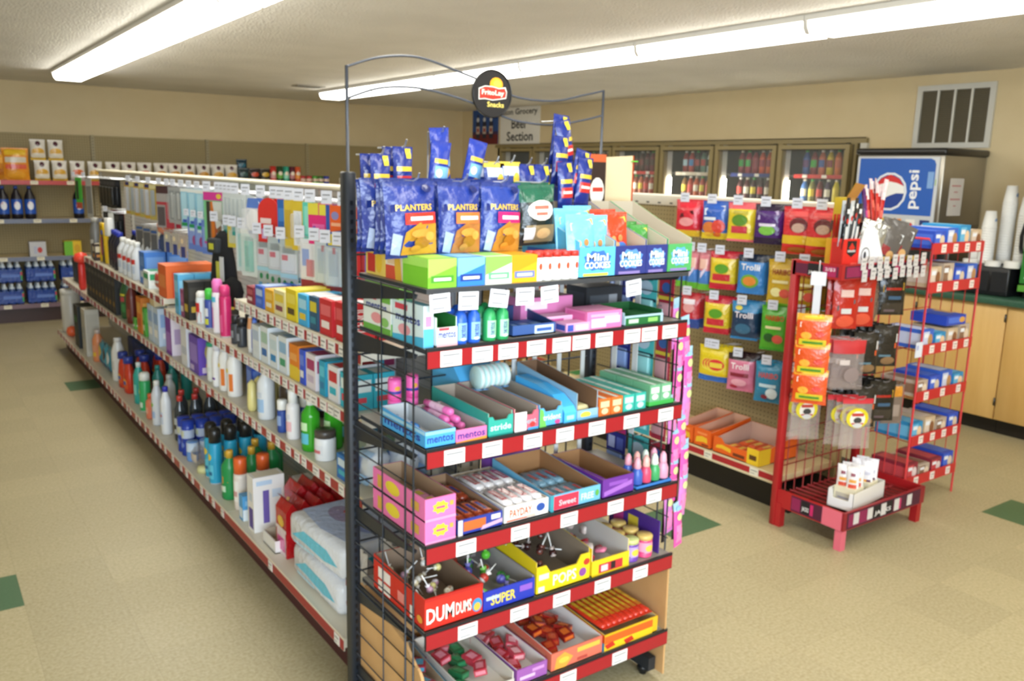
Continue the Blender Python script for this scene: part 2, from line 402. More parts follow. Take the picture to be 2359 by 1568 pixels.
def hangcard(w, h, col, arts=(), blister=None, t=0.002, shape=None, bcol='DDE6EA', clip=None):
    # card that hangs from z = 0 down to -h; blister: (x0, z0, x1, z1, depth, colour, material)
    b = MB()
    if shape == 'arch':
        pts = [(-w/2, -h), (w/2, -h)] + [(w/2 * cos(pi * i / 10), -w * 0.42 + w * 0.42 * sin(pi * i / 10)) for i in range(11)]
        b.prism(pts, 0, t, col)
    elif shape == 'oval':
        pts = [(w/2 * cos(2 * pi * i / 18), -h/2 + h/2 * sin(2 * pi * i / 18)) for i in range(18)]; b.prism(pts, 0, t, col)
    else: b.box(-w/2, w/2, 0, t, -h, 0, col)
    if arts: b.art(plane((-w/2, 0, -h), (1, 0, 0), (0, 0, 1), w, h), arts)
    parts = []
    if blister:
        for q in (blister if isinstance(blister, list) else [blister]):
            x0, z0, x1, z1, dp, bc, bm_ = q
            m_ = MB().rbox(-w/2 + x0 * w, -w/2 + x1 * w, -dp, 0, -h + z0 * h, -h + z1 * h, min(0.006, dp * 0.4), bc, bm_); parts.append(('blister', m_))
    return proto(b, *parts)
# ------------------------------------------------------------------ the room
RX, BY, FY, LX, CH = 6.49, 10.45, -2.2, -3.2, 2.44
struct('floor', MB().box(LX - .1, RX + .1, FY - .1, BY + .1, -0.05, 0, 'FFFFFF', 'floor'))
struct('ceiling', MB().box(LX - .1, RX + .1, FY - .1, BY + .1, CH, CH + .05, 'FFFFFF', 'ceiling'))
struct('wall_back', MB().box(LX - .1, RX + .1, BY, BY + .1, 0, CH, 'FFFFFF', 'wall'))
struct('wall_left', MB().box(LX - .1, LX, FY, BY, 0, CH, 'FFFFFF', 'wall'))
# right wall: holds the walk-in cooler opening between Y 4.22 and 9.6
CY0, CY1, CZ0, CZ1 = 4.20, 9.55, 0.25, 1.97
b = MB()
b.box(RX, RX + .1, FY, CY0, 0, CH, 'FFFFFF', 'wall'); b.box(RX, RX + .1, CY1, BY, 0, CH, 'FFFFFF', 'wall')
b.box(RX, RX + .1, CY0, CY1, CZ1, CH, 'FFFFFF', 'wall'); b.box(RX, RX + .1, CY0, CY1, 0, CZ0, 'FFFFFF', 'wall')
struct('wall_right', b)
# front wall behind the camera with the shop window
b = MB()
b.box(LX, -2.4, FY - .1, FY, 0, CH, 'FFFFFF', 'wall'); b.box(1.4, RX, FY - .1, FY, 0, CH, 'FFFFFF', 'wall')
b.box(-2.4, 1.4, FY - .1, FY, 0, 0.7, 'FFFFFF', 'wall'); b.box(-2.4, 1.4, FY - .1, FY, 2.3, CH, 'FFFFFF', 'wall')
struct('wall_front', b)
b = MB()
for x in (-2.4, -1.15, 0.1, 1.36): b.box(x, x + .04, FY - .08, FY - .02, 0.7, 2.3, '6E6A62', 'paint')
for z in (0.7, 2.26): b.box(-2.4, 1.4, FY - .08, FY - .02, z, z + .04, '6E6A62', 'paint')
struct('window_1', b)
b = MB()
for y0, y1 in ((FY, 2.0), (3.7, CY0)): b.box(RX - .012, RX, y0, y1, 0, 0.1, '241E1A', 'paint')
struct('baseboard_right', b)
struct('baseboard_back', MB().box(LX, RX, BY - .012, BY, 0, 0.1, '241E1A', 'paint'))

# ------------------------------------------------------------------ ceiling lights: two runs of four foot fixtures
def light(x, y, label, last):
    t = empty('ceiling_light', (x, y, CH))
    b = MB(); b.box(-.14, .14, 0, 1.215, -.03, -.002, 'D8D6D0', 'paint'); obj('housing', b, t)
    b = MB(); b.prism([(-.125, -.03), (.125, -.03), (.12, -.06), (.10, -.085), (-.10, -.085), (-.12, -.06)], 0.012, 1.203, 'FFFFFF', 'lamp'); obj('diffuser', b, t)
    for y0 in (0.0, 1.203):
        b = MB(); b.prism([(-.128, -.03), (.128, -.03), (.123, -.062), (.103, -.088), (-.103, -.088), (-.123, -.062)], y0, y0 + .012, 'E4E2DC', 'plastic'); obj('end_cap', b, t)
    tag(t, label, 'ceiling light', 'fluorescent fixtures on the ceiling')
for k in range(9):
    light(1.33, 8.92 - 1.22 * (k + 1), 'white fluorescent ceiling fixture above the long shelving aisle, %s from the back wall' % ORD[k], k == 0)
    light(3.86, 8.92 - 1.22 * (k + 1), 'white fluorescent ceiling fixture over the candy aisle, %s from the back wall' % ORD[k], k == 0)
b = MB(); b.box(-.15, .15, -.08, .08, -.012, -.001, '8F8A7D', 'paint')
for i in range(6): b.box(-.13, .13, -.065 + i * .022, -.055 + i * .022, -.014, -.012, '4A463E', 'paint')
tag(obj('ceiling_register', b, None, (3.45, 8.5, CH)), 'small grey air register in the ceiling near the back wall', 'vent')

# ------------------------------------------------------------------ shelving
def strip(b, L_, y, z, h, col, edge='3A3A3A'): pass
def gondola(name, X0, Y0, n, side, spec):
    pass
SEC = 1.22
# ---- long white gondola (its shelves look to -X). Local axes: x = along the run from the near end, y = into the shelf, z up
G1X, G1Y = 1.02, 2.32
def g1(dx, y): return None
gon = empty('gondola_shelving', (G1X, G1Y, 0)); tag(gon, 'long white gondola shelving unit with red edge strips behind the candy rack', 'shelving')
LEN = 5 * SEC
b = MB(); b.box(.44, .46, 0, LEN, .14, 1.555, 'FFFFFF', 'slot'); obj('back_panel', b, gon)
b = MB(); b.box(.46, .475, 0, LEN, .14, 1.555, 'FFFFFF', 'slot'); obj('back_panel', b, gon)
b = MB(); b.rbox(.405, .51, -.02, LEN + .02, 1.555, 1.575, .006, 'E3DEC9', 'paint'); obj('top_cap', b, gon)
for k in range(6):
    b = MB(); b.box(.425, .49, k * SEC - .018, k * SEC + .018, 0.02, 1.555, 'C9C6BC', 'paint')
    for i in range(44): b.box(.4235, .4265, k * SEC - .010, k * SEC - .004, .16 + i * .032, .175 + i * .032, '3a3a38', 'paint'); b.box(.4235, .4265, k * SEC + .004, k * SEC + .010, .16 + i * .032, .175 + i * .032, '3a3a38', 'paint')
    obj('upright', b, gon)
# near end face of the spine (slotted) seen through the candy rack
b = MB(); b.box(.43, .485, -.02, -.012, .02, 1.555, 'D6D3CA', 'paint')
for i in range(59): b.box(.452, .463, -.0215, -.0195, .05 + i * .025, .065 + i * .025, '6a6964', 'paint')
obj('end_upright', b, gon)
b = MB(); b.box(.06, .86, .01, LEN, 0, .125, '4A1D26', 'paint'); obj('kick_plate', b, gon)
def tags_on(parent, b_rail, xs, z, h, rng, w=.035, colw='ECEAE6'):
    for s in xs:
        q = MB(); q.box(-.0025, 0.0, s - w/2, s + w/2, -h * .46, h * .46, colw, 'card')
        q.art(plane((-.0025, s + w/2, -h * .46), (0, -1, 0), (0, 0, 1), w, h * .92), [('r', .12, .62, .88, .72, '77777A'), ('r', .12, .38, .6, .46, '9A9A9C'), ('r', .12, .15, .75, .24, '88888A')])
        obj('price_tag', q, parent, (0, 0, z))
rt = random.Random(5)
FAR_TAGS = MB()
def g1_shelf(name, x, y0, y1, z, xb, spacing, strip_h=.034, first=.05, red='A3242B'):
    # top surface at z; edge channel below
    b = MB(); b.box(x + .004, xb, y0, y1, z - .03, z, 'D9D3C2', 'paint')
    sh = obj(name, b, gon)
    b = MB(); b.box(x, x + .004, y0, y1, z - .040, z + .003, 'E4DDC8', 'paint'); b.box(x - .0015, x, y0, y1, z - .037, z - .004, red, 'plastic'); obj('price_rail', b, sh)
    s = y0 + first; xs = []
    while s < y1 - .03:
        xs.append(s); s += spacing * rt.uniform(.75, 1.35)
    for s in xs:
        w = rt.choice((.042, .048, .054)) if spacing < .1 else .04; far = y0 > 2 * SEC; q = FAR_TAGS if far else MB(); q.box(x - .003, x - .0017, s - w/2, s + w/2, z - .038, z - .003, 'ECEAE6', 'card')
        q.art(plane((x - .003, s + w/2, z - .038), (0, -1, 0), (0, 0, 1), w, .035), [('r', .12, .62, .88, .74, '77777A'), ('r', .12, .2, .6, .32, '9A9A9C')])
        if not far: obj('price_tag', q, sh)
    return sh
for k in range(5):
    g1_shelf('base_deck', 0.0, k * SEC + .003, (k + 1) * SEC - .003, .17, .46, .55 if k == 0 else (.12 if k < 3 else .16))
    g1_shelf('shelf', .07, k * SEC + .003, (k + 1) * SEC - .003, .63, .44, .085 if k < 2 else .12)
g1_shelf('shelf', .07, .003, SEC - .003, .885, .44, .062); g1_shelf('shelf', .07, SEC + .003, 2 * SEC - .003, .885, .44, .09)
g1_shelf('shelf', .07, 2 * SEC + .003, 3 * SEC - .003, .935, .44, .14); g1_shelf('shelf', .07, 3 * SEC + .003, 4 * SEC - .003, .935, .44, .16)
g1_shelf('shelf', .07, .003, SEC - .003, 1.10, .44, .062)
obj('price_tag', FAR_TAGS, gon)['kind'] = 'stuff'   # the small labels of the far sections
for k in range(5):   # far side of the unit (faces the candy aisle)
    b = MB(); b.box(.475, .90, k * SEC + .003, (k + 1) * SEC - .003, .14, .17, 'D9D3C2', 'paint'); sh = obj('base_deck', b, gon)
    q = MB(); q.box(.90, .905, k * SEC + .003, (k + 1) * SEC - .003, .137, .173, 'A3242B', 'plastic'); obj('price_rail', q, sh)
    b = MB(); b.box(.475, .83, k * SEC + .003, (k + 1) * SEC - .003, .72, .75, 'D9D3C2', 'paint'); sh = obj('shelf', b, gon)
    q = MB(); q.box(.83, .835, k * SEC + .003, (k + 1) * SEC - .003, .717, .753, 'A3242B', 'plastic'); obj('price_rail', q, sh)

def hook(parent, x, y, z, L_, d=(-1, 0), tagc='D3D6E2', tw=.042, th=.042, tagged=True, turn=0.0):
    # wire hook from (x, y, z) along d by L_, tag plate at its tip
    px_, py_ = x + d[0] * L_, y + d[1] * L_
    b = MB(); b.tube([(x, y, z), (x + d[0] * L_ * .92, y + d[1] * L_ * .92, z), (px_, py_, z + .008), (px_ + d[0] * .006, py_ + d[1] * .006, z + .02)], .0025, 'C9CCD2', 'chrome', 6)
    h_ = obj('peg_hook', b, parent)
    if tagged:
        q = MB(); rt_ = (-d[1], d[0])
        e = (px_ + d[0] * .012, py_ + d[1] * .012)
        ang = math.atan2(d[1], d[0])
        q.T = Matrix.Translation((e[0], e[1], z + .022)) @ Matrix.Rotation(ang + pi / 2 + turn, 4, 'Z')
        q.box(-tw/2, tw/2, 0, .002, -th/2, th/2, tagc, 'plastic')
        q.art(plane((-tw/2, 0, -th/2), (1, 0, 0), (0, 0, 1), tw, th), [('r', .15, .62, .85, .72, '85878F'), ('r', .15, .3, .6, .4, 'A2A4AC')])
        obj('hook_tag', q, h_)
    return h_

# ---- black candy rack at the end of the long shelving
EY = 2.2; EX0, EX1 = 1.0, 1.895; EF = 1.80
rack = empty('candy_rack', (0, 0, 0)); rack.location = (1.45, 2.0, 0)
tag(rack, 'black end-of-aisle candy rack with red price strips and wire sides', 'display rack')
RO = Vector((1.45, 2.0, 0))
def rk(name, b, parent=None):
    me = b.mesh(name); me.transform(Matrix.Translation(-RO)); return obj(name, me, parent or rack)
for x in (EX0, EX1):
    b = MB(); b.rbox(x - .016, x + .016, EY - .02, EY + .02, 0.0, 1.637, .004, '23272E', 'paint', 1)
    for i in range(58): b.box(x - .004, x + .004, EY - .0215, EY - .019, .1 + i * .0254, .112 + i * .0254, '0B0C0E', 'paint')
    rk('post', b)
b = MB(); b.box(EX0, EX1, EY - .012, EY + .012, .02, .07, '23272E', 'paint'); rk('base_rail', b)
for x in (EX0, EX1):
    b = MB(); b.box(x - .015, x + .015, EF + .02, EY, .03, .075, '23272E', 'paint'); rk('base_foot', b)
    b = MB(); b.lathe([(.012, 0), (.012, .014)], '15171A', 'plastic', 10, (x, EF + .06, 0)); b.lathe([(.02, .012), (.02, .032)], '15171A', 'plastic', 10, (x, EF + .06, 0)); rk('leveler_foot', b)
b = MB()   # back grid
for i in range(1, 10): b.tube([(EX0 + i * .0895, EY + .004, .07), (EX0 + i * .0895, EY + .004, 1.60)], .003, '2B2F36', 'paint', 5)
for i in range(17): b.tube([(EX0, EY, .08 + i * .095), (EX1, EY, .08 + i * .095)], .003, '2B2F36', 'paint', 5)
rk('back_grid', b)
for x, nm in ((EX0, 'side_grid'), (EX1 + .035, 'side_grid')):   # wire wings
    b = MB()
    for i in (4, 7, 8): b.tube([(x, EY - .02 - i * .044, .05), (x, EY - .02 - i * .044, 1.36)], .0022 if i < 7 else .003, '2B2F36', 'paint', 5)
    for i in range(19): b.tube([(x, EY, .06 + i * .072), (x, EF + .02, .06 + i * .072)], .002, '2B2F36', 'paint', 5)
    rk(nm, b)
def esh(z, label=True, tags=8, front=EF, depth=.38, seed=1, red='A01A24'):
    b = MB(); b.box(EX0 + .02, EX1 + .035, front, front + depth, z - .012, z, '3A3D42', 'paint', {'top': '8E8A80'}); sh = rk('shelf', b)
    for x in (EX0 + .005, EX1 + .018):
        q = MB(); q.prism([(EY - .02, z - .014), (EY - .02, z - .072), (front + .03, z - .026), (front + .02, z - .014)], x - .003, x + .003, '23272E', 'paint', 'x'); rk('bracket', q, sh)
    if label:
        q = MB(); q.box(EX0 + .018, EX1 + .037, front - .006, front, z - .05, z + .004, '1B1D21', 'paint'); q.box(EX0 + .02, EX1 + .035, front - .008, front - .006, z - .047, z - .005, red, 'plastic'); rk('price_rail', q, sh)
        r_ = random.Random(seed); n = tags; span = (EX1 - EX0 - .04) / n
        for i in range(n):
            xc = EX0 + .055 + span * (i + .45 + r_.uniform(-.16, .16)); q = MB(); q.box(xc - .031, xc + .031, front - .0098, front - .008, z - .046, z - .006, 'EDEBE9', 'card')
            q.art(plane((xc - .031, front - .0098, z - .046), (1, 0, 0), (0, 0, 1), .062, .04), [('r', .1, .68, .9, .78, '8D8D92'), ('r', .1, .45, .5, .53, 'A5A5AA'), ('r', .1, .15, .62, .24, '9A9A9F')])
            rk('price_tag', q, sh)
    return sh
SA, SB, SC, SD, SE, ST = 1.212, .952, .692, .447, .178, 1.362
esh(SA, True, 10, seed=3); esh(SB, True, 7, seed=4); esh(SC, True, 5, seed=5); esh(SD, True, 5, seed=6); esh(SE, True, 3, seed=8)
st = esh(ST, False)
for i, xc in enumerate((1.055, 1.14, 1.235, 1.315, 1.395, 1.70)):
    q = MB(); q.T = Matrix.Translation((xc, EF - .004, ST - .012)) @ Matrix.Rotation((-.05, .03, .14, .02, -.06, -.1)[i], 4, 'Y')
    q.box(-.029, .029, 0, .002, -.046, 0, 'E9EBF4', 'card'); q.art(plane((-.029, 0, -.046), (1, 0, 0), (0, 0, 1), .058, .046), [('r', .12, .7, .88, .8, '8D8D92'), ('r', .12, .46, .6, .54, 'A5A5AA'), ('r', .12, .18, .7, .27, '9A9A9F')])
    rk('price_tag', q, st)
b = MB(); b.prism([(EY - .02, .02), (EY - .02, .43), (EY - .30, .375)] + [(EY - .36 - .04 * sin(a * pi / 10), .335 - .04 * (1 - cos(a * pi / 10))) for a in range(0, 6)] + [(EY - .405, .02)], EX0 + .012, EX0 + .02, 'FFFFFF', 'board', 'x'); rk('side_panel', b)
b = MB(); b.prism([(EY - .02, .02), (EY - .02, .41), (EY - .40, .41), (EY - .405, .02)], EX1 + .026, EX1 + .033, 'FFFFFF', 'board', 'x'); rk('side_panel', b)
b = MB(); b.box(EX0 + .02, EX1 + .02, EY - .03, EY - .022, .05, .42, 'FFFFFF', 'board'); rk('back_board', b)
# hooks strips hanging below the shelves at the back
for x in (1.44, 1.52, 1.60, 1.70, 1.80):
    b = MB(); b.box(x - .008, x + .008, EY - .075, EY - .072, .72 if x > 1.65 else .98, 1.34, 'D9D9D6', 'plastic'); rk('merchandising_strip', b)
# header: wavy rods between two thin poles with a round sign
sg = empty('header_sign', (1.45, EY, 1.637)); tag(sg, 'wire header frame with round black snack sign on top of the candy rack', 'sign')
def hs(name, b): me = b.mesh(name); me.transform(Matrix.Translation(-Vector((1.45, EY, 1.637)))); return obj(name, me, sg)
for x in (EX0, EX1 + .01):
    b = MB(); b.tube([(x, EY, 1.638), (x, EY, 1.915)], .0045, '4A4D55', 'paint', 8); hs('pole', b)
def wave(pts, r=.0035):
    # Catmull-Rom through the points
    P = [pts[0]] + pts + [pts[-1]]; out = []
    for k in range(1, len(P) - 2):
        for t in [i / 8 for i in range(8)]:
            p = [0.5 * ((2 * P[k][j]) + (-P[k-1][j] + P[k+1][j]) * t + (2 * P[k-1][j] - 5 * P[k][j] + 4 * P[k+1][j] - P[k+2][j]) * t * t + (-P[k-1][j] + 3 * P[k][j] - 3 * P[k+1][j] + P[k+2][j]) * t ** 3) for j in range(3)]
            out.append(tuple(p))
    return out + [pts[-1]]
DC = (1.458, EY - .012, 1.872)
for pts in ([(EX0, EY, 1.912), (1.10, EY, 1.945), (1.22, EY, 1.955), (1.36, EY, 1.925), (1.46, EY, 1.90), (1.56, EY, 1.87), (1.70, EY, 1.868), (1.82, EY, 1.893), (EX1 + .01, EY, 1.913)],
            [(EX0, EY, 1.83), (1.10, EY, 1.864), (1.22, EY, 1.872), (1.36, EY, 1.852), (1.46, EY, 1.825), (1.56, EY, 1.80), (1.70, EY, 1.795), (1.82, EY, 1.815), (EX1 + .01, EY, 1.835)]):
    b = MB(); b.tube(wave(pts), .0035, '4A4D55', 'paint', 6); hs('rod', b)
b = MB(); b.prism([(DC[0] + .068 * cos(2 * pi * i / 40), DC[2] + .068 * sin(2 * pi * i / 40)) for i in range(40)], DC[1] - .004, DC[1] + .004, '16161A', 'plastic')
ring = [(DC[0] + .068 * cos(2 * pi * i / 40), DC[1] - .005, DC[2] + .068 * sin(2 * pi * i / 40)) for i in range(40)]; b.tube(ring, .002, '0A0A0C', 'plastic', 5, True)
b.art(plane((DC[0] - .068, DC[1] - .004, DC[2] - .068), (1, 0, 0), (0, 0, 1), .136, .136), [
    ('e', .60, .70, .17, .15, 'F2A51E'), ('e', .62, .72, .10, .08, 'F8C34A'),
    ('p', [(.14, .36), (.30, .38), (.5, .36), (.7, .39), (.86, .42), (.88, .56), (.84, .66), (.66, .63), (.5, .66), (.3, .66), (.14, .60)], 'E8E4DC'),
    ('p', [(.16, .38), (.30, .40), (.5, .38), (.7, .41), (.84, .44), (.86, .55), (.82, .63), (.66, .61), (.5, .64), (.3, .64), (.16, .58)], 'D8301E'),
    ('t', .22, .44, .80, .58, 'FritoLay', 'FBE9DA'), ('t', .36, .22, .80, .33, 'Snacks', 'E8D36A')])
hs('disc', b)
# ------------------------------------------------------------------ candy gondola (faces -X), tan pegboard, its end carries the jerky rack
G2 = Vector((3.38, 2.47, 0))
g2 = empty('candy_gondola', G2); tag(g2, 'tan pegboard gondola shelving with red base strip and hanging candy bags', 'shelving')
L2 = 5 * SEC
for k in range(5):
    b = MB(); b.box(.44, .455, k * SEC + .012, (k + 1) * SEC - .012, .12, 1.47, 'FFFFFF', 'peg_tan'); obj('pegboard_panel', b, g2)
b = MB(); b.rbox(.41, .52, -.01, L2, 1.465, 1.53, .008, 'D9D4C4', 'paint')
for i in range(60): b.box(.4085, .411, .03 + i * .1, .055 + i * .1, 1.475, 1.485, '55544e', 'paint')
obj('top_cap', b, g2)
for k in range(6):
    b = MB(); b.box(.43, .48, k * SEC - .012, k * SEC + .012, .02, 1.47, 'A8976B', 'paint'); obj('upright', b, g2)
b = MB(); b.box(.10, .80, .01, L2, 0, .12, '17130F', 'paint'); obj('kick_plate', b, g2)
def g2_shelf(name, x, k, z, h=.04, ntag=3, red='A8202A'):
    y0, y1 = k * SEC + .003, (k + 1) * SEC - .003
    b = MB(); b.box(x + .004, .44, y0, y1, z - .03, z, 'CDB98C', 'paint'); sh = obj(name, b, g2)
    b = MB(); b.box(x, x + .004, y0, y1, z - h, z + .004, 'D8C9A4', 'paint'); b.box(x - .0015, x, y0, y1, z - h * .72, z - h * .1, red, 'plastic'); obj('price_rail', b, sh)
    for i in range(ntag):
        yc = y0 + SEC * (i + .5) / ntag; q = MB(); q.box(x - .003, x - .0017, yc - .027, yc + .027, z - h * .85, z - .002, 'E4DFCC', 'card')
        q.art(plane((x - .003, yc + .027, z - h * .85), (0, -1, 0), (0, 0, 1), .054, h * .8), [('r', .12, .6, .88, .72, '8a8880'), ('r', .12, .25, .6, .36, 'a5a298')]); obj('price_tag', q, sh)
for k in range(5): g2_shelf('base_deck', 0.0, k, .215, .05, 4)
for k in range(1, 5):
    g2_shelf('shelf', .10, k, .90)

# ---- red jerky rack at the end of the candy gondola
RX0, RX1, RYB = 3.315, 3.945, 2.44
red = empty('jerky_rack', (3.63, 2.3, 0)); tag(red, 'red metal jerky rack with peg rows and a raised base tray', 'display rack')
def rd(name, b, parent=None): me = b.mesh(name); me.transform(Matrix.Translation((-3.63, -2.3, 0))); return obj(name, me, parent or red)
RC = 'A81B20'
for x in (RX0, RX1): b = MB(); b.rbox(x - .02, x + .02, RYB - .02, RYB + .012, 0, 1.285, .004, RC, 'paint', 1); rd('post', b)
b = MB()
for i in range(1, 9): b.tube([(RX0 + i * .07, RYB, .1), (RX0 + i * .07, RYB, 1.26)], .003, '8C1A1E', 'paint', 5)
for i in range(14): b.tube([(RX0, RYB - .004, .12 + i * .085), (RX1, RYB - .004, .12 + i * .085)], .003, '8C1A1E', 'paint', 5)
rd('back_grid', b)
BT = .15   # base tray
b = MB()
for i in range(14): b.tube([(RX0 + .02 + i * .046, 2.08, BT), (RX0 + .02 + i * .046, RYB, BT)], .003, '9A1D22', 'paint', 5)
for i in range(4): b.tube([(RX0, 2.10 + i * .11, BT - .005), (RX1, 2.10 + i * .11, BT - .005)], .004, '9A1D22', 'paint', 5)
b.box(RX0, RX1, 2.07, RYB, BT - .02, BT - .012, '6E2420', 'paint')
tr = rd('base_tray', b)
def stripart(b, o, right, w, h, wtags, seed):
    r_ = random.Random(seed); a = [('r', 0, 0, 1, 1, '4A1430'), ('r', .02, .1, .3, .9, '8A1B4E'), ('r', .34, .08, .6, .92, '15121A'), ('t', .36, .2, .58, .55, 'JACKS', 'E8E4E4'), ('r', .62, .15, .72, .85, 'C21F63')]
    for i in range(wtags): x = .08 + .9 * i / max(1, wtags); a.append(('r', x, .12 + .06 * r_.random(), x + .07, .9, 'D0CCCA'))
    b.art(plane(o, right, (0, 0, 1), w, h), a, 'card')
b = MB(); b.box(RX0 - .012, RX0, 2.07, RYB - .01, BT - .05, BT + .035, RC, 'paint'); stripart(b, (RX0 - .012, RYB - .1, BT - .045), (0, -1, 0), .17, .075, 0, 1); b.box(RX0 - .014, RX0 - .012, 2.07, 2.17, BT - .05, BT + .035, 'D9677A', 'paint'); rd('side_rail', b, tr)
b = MB(); b.box(RX0 - .012, RX1 + .02, 2.058, 2.07, BT - .05, BT + .035, '8C1A26', 'paint'); stripart(b, (RX0 + .01, 2.058, BT - .045), (1, 0, 0), .6, .075, 5, 2); rd('front_rail', b, tr)
b = MB(); b.box(RX1 + .01, RX1 + .02, 2.07, RYB, BT - .05, BT + .035, RC, 'paint'); rd('side_rail', b, tr)
for x, y, c in ((RX0 + .01, 2.085, 'D9677A'), (RX1, 2.085, RC), (RX0 + .0, RYB - .03, RC), (RX1, RYB - .03, RC)): b = MB(); b.box(x - .015, x + .02, y - .018, y + .018, 0, BT - .03, c, 'paint'); rd('foot', b)
TT = 1.272   # top tray
b = MB(); b.box(RX0 - .015, RX1 + .02, 2.19, RYB, TT - .05, TT - .042, '7A1C20', 'paint'); tp = rd('top_tray', b)
b = MB(); b.box(RX0 - .02, RX0 - .015, 2.19, RYB, TT - .055, TT + .012, RC, 'paint'); b.art(plane((RX0 - .02, RYB - .01, TT - .05), (0, -1, 0), (0, 0, 1), .235, .055), [('r', .03, .08, .97, .92, '5A1536'), ('r', .3, .0, .62, 1.0, '18141c'), ('t', .32, .1, .6, .42, 'JACKS', 'E9E6E6'), ('r', .64, .1, .92, .9, 'A51E55'), ('t', .68, .5, .9, .8, '2/$3', 'D8C4CC')]); rd('side_rail', b, tp)
b = MB(); b.box(RX0 - .02, RX1 + .025, 2.185, 2.19, TT - .055, TT + .012, RC, 'paint'); stripart(b, (RX0, 2.185, TT - .05), (1, 0, 0), .62, .055, 0, 3); rd('front_rail', b, tp)
r_ = random.Random(4)
for i in range(18):
    q = MB(); xc = RX0 + .13 + .058 * (i // 2) + .012 * (i % 2) + r_.uniform(-.006, .006); dz = (.024, -.03)[i % 2] + r_.uniform(-.006, .006)
    q.box(xc - .019, xc + .019, 2.179 - .0004 * i, 2.1805 - .0004 * i, TT - .035 + dz, TT + .018 + dz, 'C9C5C5', 'card'); q.art(plane((xc - .019, 2.179 - .0004 * i, TT - .035 + dz), (1, 0, 0), (0, 0, 1), .038, .053), [('r', .15, .66, .85, .76, '8c8a8a'), ('r', .15, .3, .6, .4, 'a8a6a6')]); rd('price_tag', q, tp)

# ---- red wire snack cake rack beside it
WX0, WX1, WY0, WY1 = 4.03, 4.51, 2.20, 2.44
wr = empty('snack_cake_rack', (4.27, 2.35, 0)); tag(wr, 'red wire snack cake rack with six trays in front of the counter', 'display rack')
def wk(name, b, parent=None): me = b.mesh(name); me.transform(Matrix.Translation((-4.27, -2.35, 0))); return obj(name, me, parent or wr)
WC = 'C2262B'
for x in (WX0, WX1): b = MB(); b.tube([(x, WY0, 0.0), (x, WY0, 1.35), (x, WY0 + .02, 1.375), (x, WY1 - .02, 1.375), (x, WY1, 1.35), (x, WY1, 0.0)], .0055, WC, 'paint', 8); wk('side_frame', b)
for x in (WX0, WX1):
    b = MB()
    for i in range(1, 5): b.tube([(x, WY0 + i * .06, .1), (x, WY0 + i * .06, 1.375)], .0025, WC, 'paint', 5)
    wk('side_wires', b)
b = MB()
for z in (.12, .36, .55, .66, .80, .98, 1.12, 1.22): b.tube([(WX0, WY1, z), (WX1, WY1, z)], .0025, WC, 'paint', 5)
b.tube([(WX0, WY1, .02), (WX1, WY1, .02)], .005, WC, 'paint', 6); wk('cross_wires', b)
WZ = (1.315, 1.125, .815, .575, .345, .125)
for k, z in enumerate(WZ):
    b = MB()
    for i in range(9): b.tube([(WX0 + .03 + i * .052, WY0, z), (WX0 + .03 + i * .052, WY1, z + .01)], .0025, WC, 'paint', 5)
    for y in (WY0, .5 * (WY0 + WY1), WY1): b.tube([(WX0, y, z), (WX1, y, z)], .003, WC, 'paint', 5)
    t = wk('tray', b)
    b = MB(); b.box(WX0, WX1, WY0 - .008, WY0 - .004, z - .012, z + .042, 'C4262C', 'plastic'); wk('price_rail', b, t)
    for i in range(3 if k % 2 else 4):
        xc = WX0 + .09 + i * (.155 if k % 2 else .11); b = MB(); b.box(xc - .02, xc + .02, WY0 - .0095, WY0 - .008, z - .006, z + .034, 'EFE3DC', 'card'); b.art(plane((xc - .02, WY0 - .0095, z - .006), (1, 0, 0), (0, 0, 1), .04, .04), [('r', .15, .6, .85, .72, '9a8f8c'), ('r', .15, .28, .6, .4, 'b0a6a2')]); wk('price_tag', b, t)

# ------------------------------------------------------------------ shelving along the back wall
bs = empty('wall_shelving', (2.0, 10.0, 0)); tag(bs, 'long tan shelving along the back wall with red upper edge strip', 'shelving')
def bk(name, b, parent=None): me = b.mesh(name); me.transform(Matrix.Translation((-2.0, -10.0, 0))); return obj(name, me, parent or bs)
UX = [-.70, .52, 1.74, 2.96, 4.18, 5.40]
for i in range(5): b = MB(); b.box(UX[i] + .02, UX[i + 1] - .02, 10.40, 10.415, .12, 1.915, 'FFFFFF', 'peg_tan'); bk('pegboard_panel', b)
for x in UX:
    b = MB(); b.box(x - .018, x + .018, 10.385, 10.42, .02, 1.92, 'A39774', 'paint')
    for i in range(55): b.box(x - .004, x + .004, 10.384, 10.386, .15 + i * .032, .165 + i * .032, '3f3a2c', 'paint')
    bk('upright', b)
for z, y, c in ((1.435, 9.93, 'B03A3A'), (1.05, 9.93, '6E7488'), (.67, 9.91, '6E7488'), (.19, 9.90, '76606A')):
    for i in range(5):
        b = MB(); b.box(UX[i] + .003, UX[i + 1] - .003, y + .004, 10.39, z - .03, z, 'C9B991', 'paint'); sh = bk('shelf' if z > .3 else 'base_deck', b)
        b = MB(); b.box(UX[i] + .003, UX[i + 1] - .003, y, y + .004, z - .038, z + .006, c, 'plastic'); bk('price_rail', b, sh)
        for j in range(3):
            xc = UX[i] + .25 + j * .33; b = MB(); b.box(xc - .035, xc + .035, y - .0015, y, z - .034, z + .002, 'D9D2BC', 'card'); b.art(plane((xc - .035, y - .0015, z - .034), (1, 0, 0), (0, 0, 1), .07, .036), [('r', .15, .55, .8, .7, '8f8874')]); bk('price_tag', b, sh)
b = MB(); b.box(UX[0], UX[-1], 9.97, 10.39, 0, .15, '3A2420', 'paint'); bk('kick_plate', b)

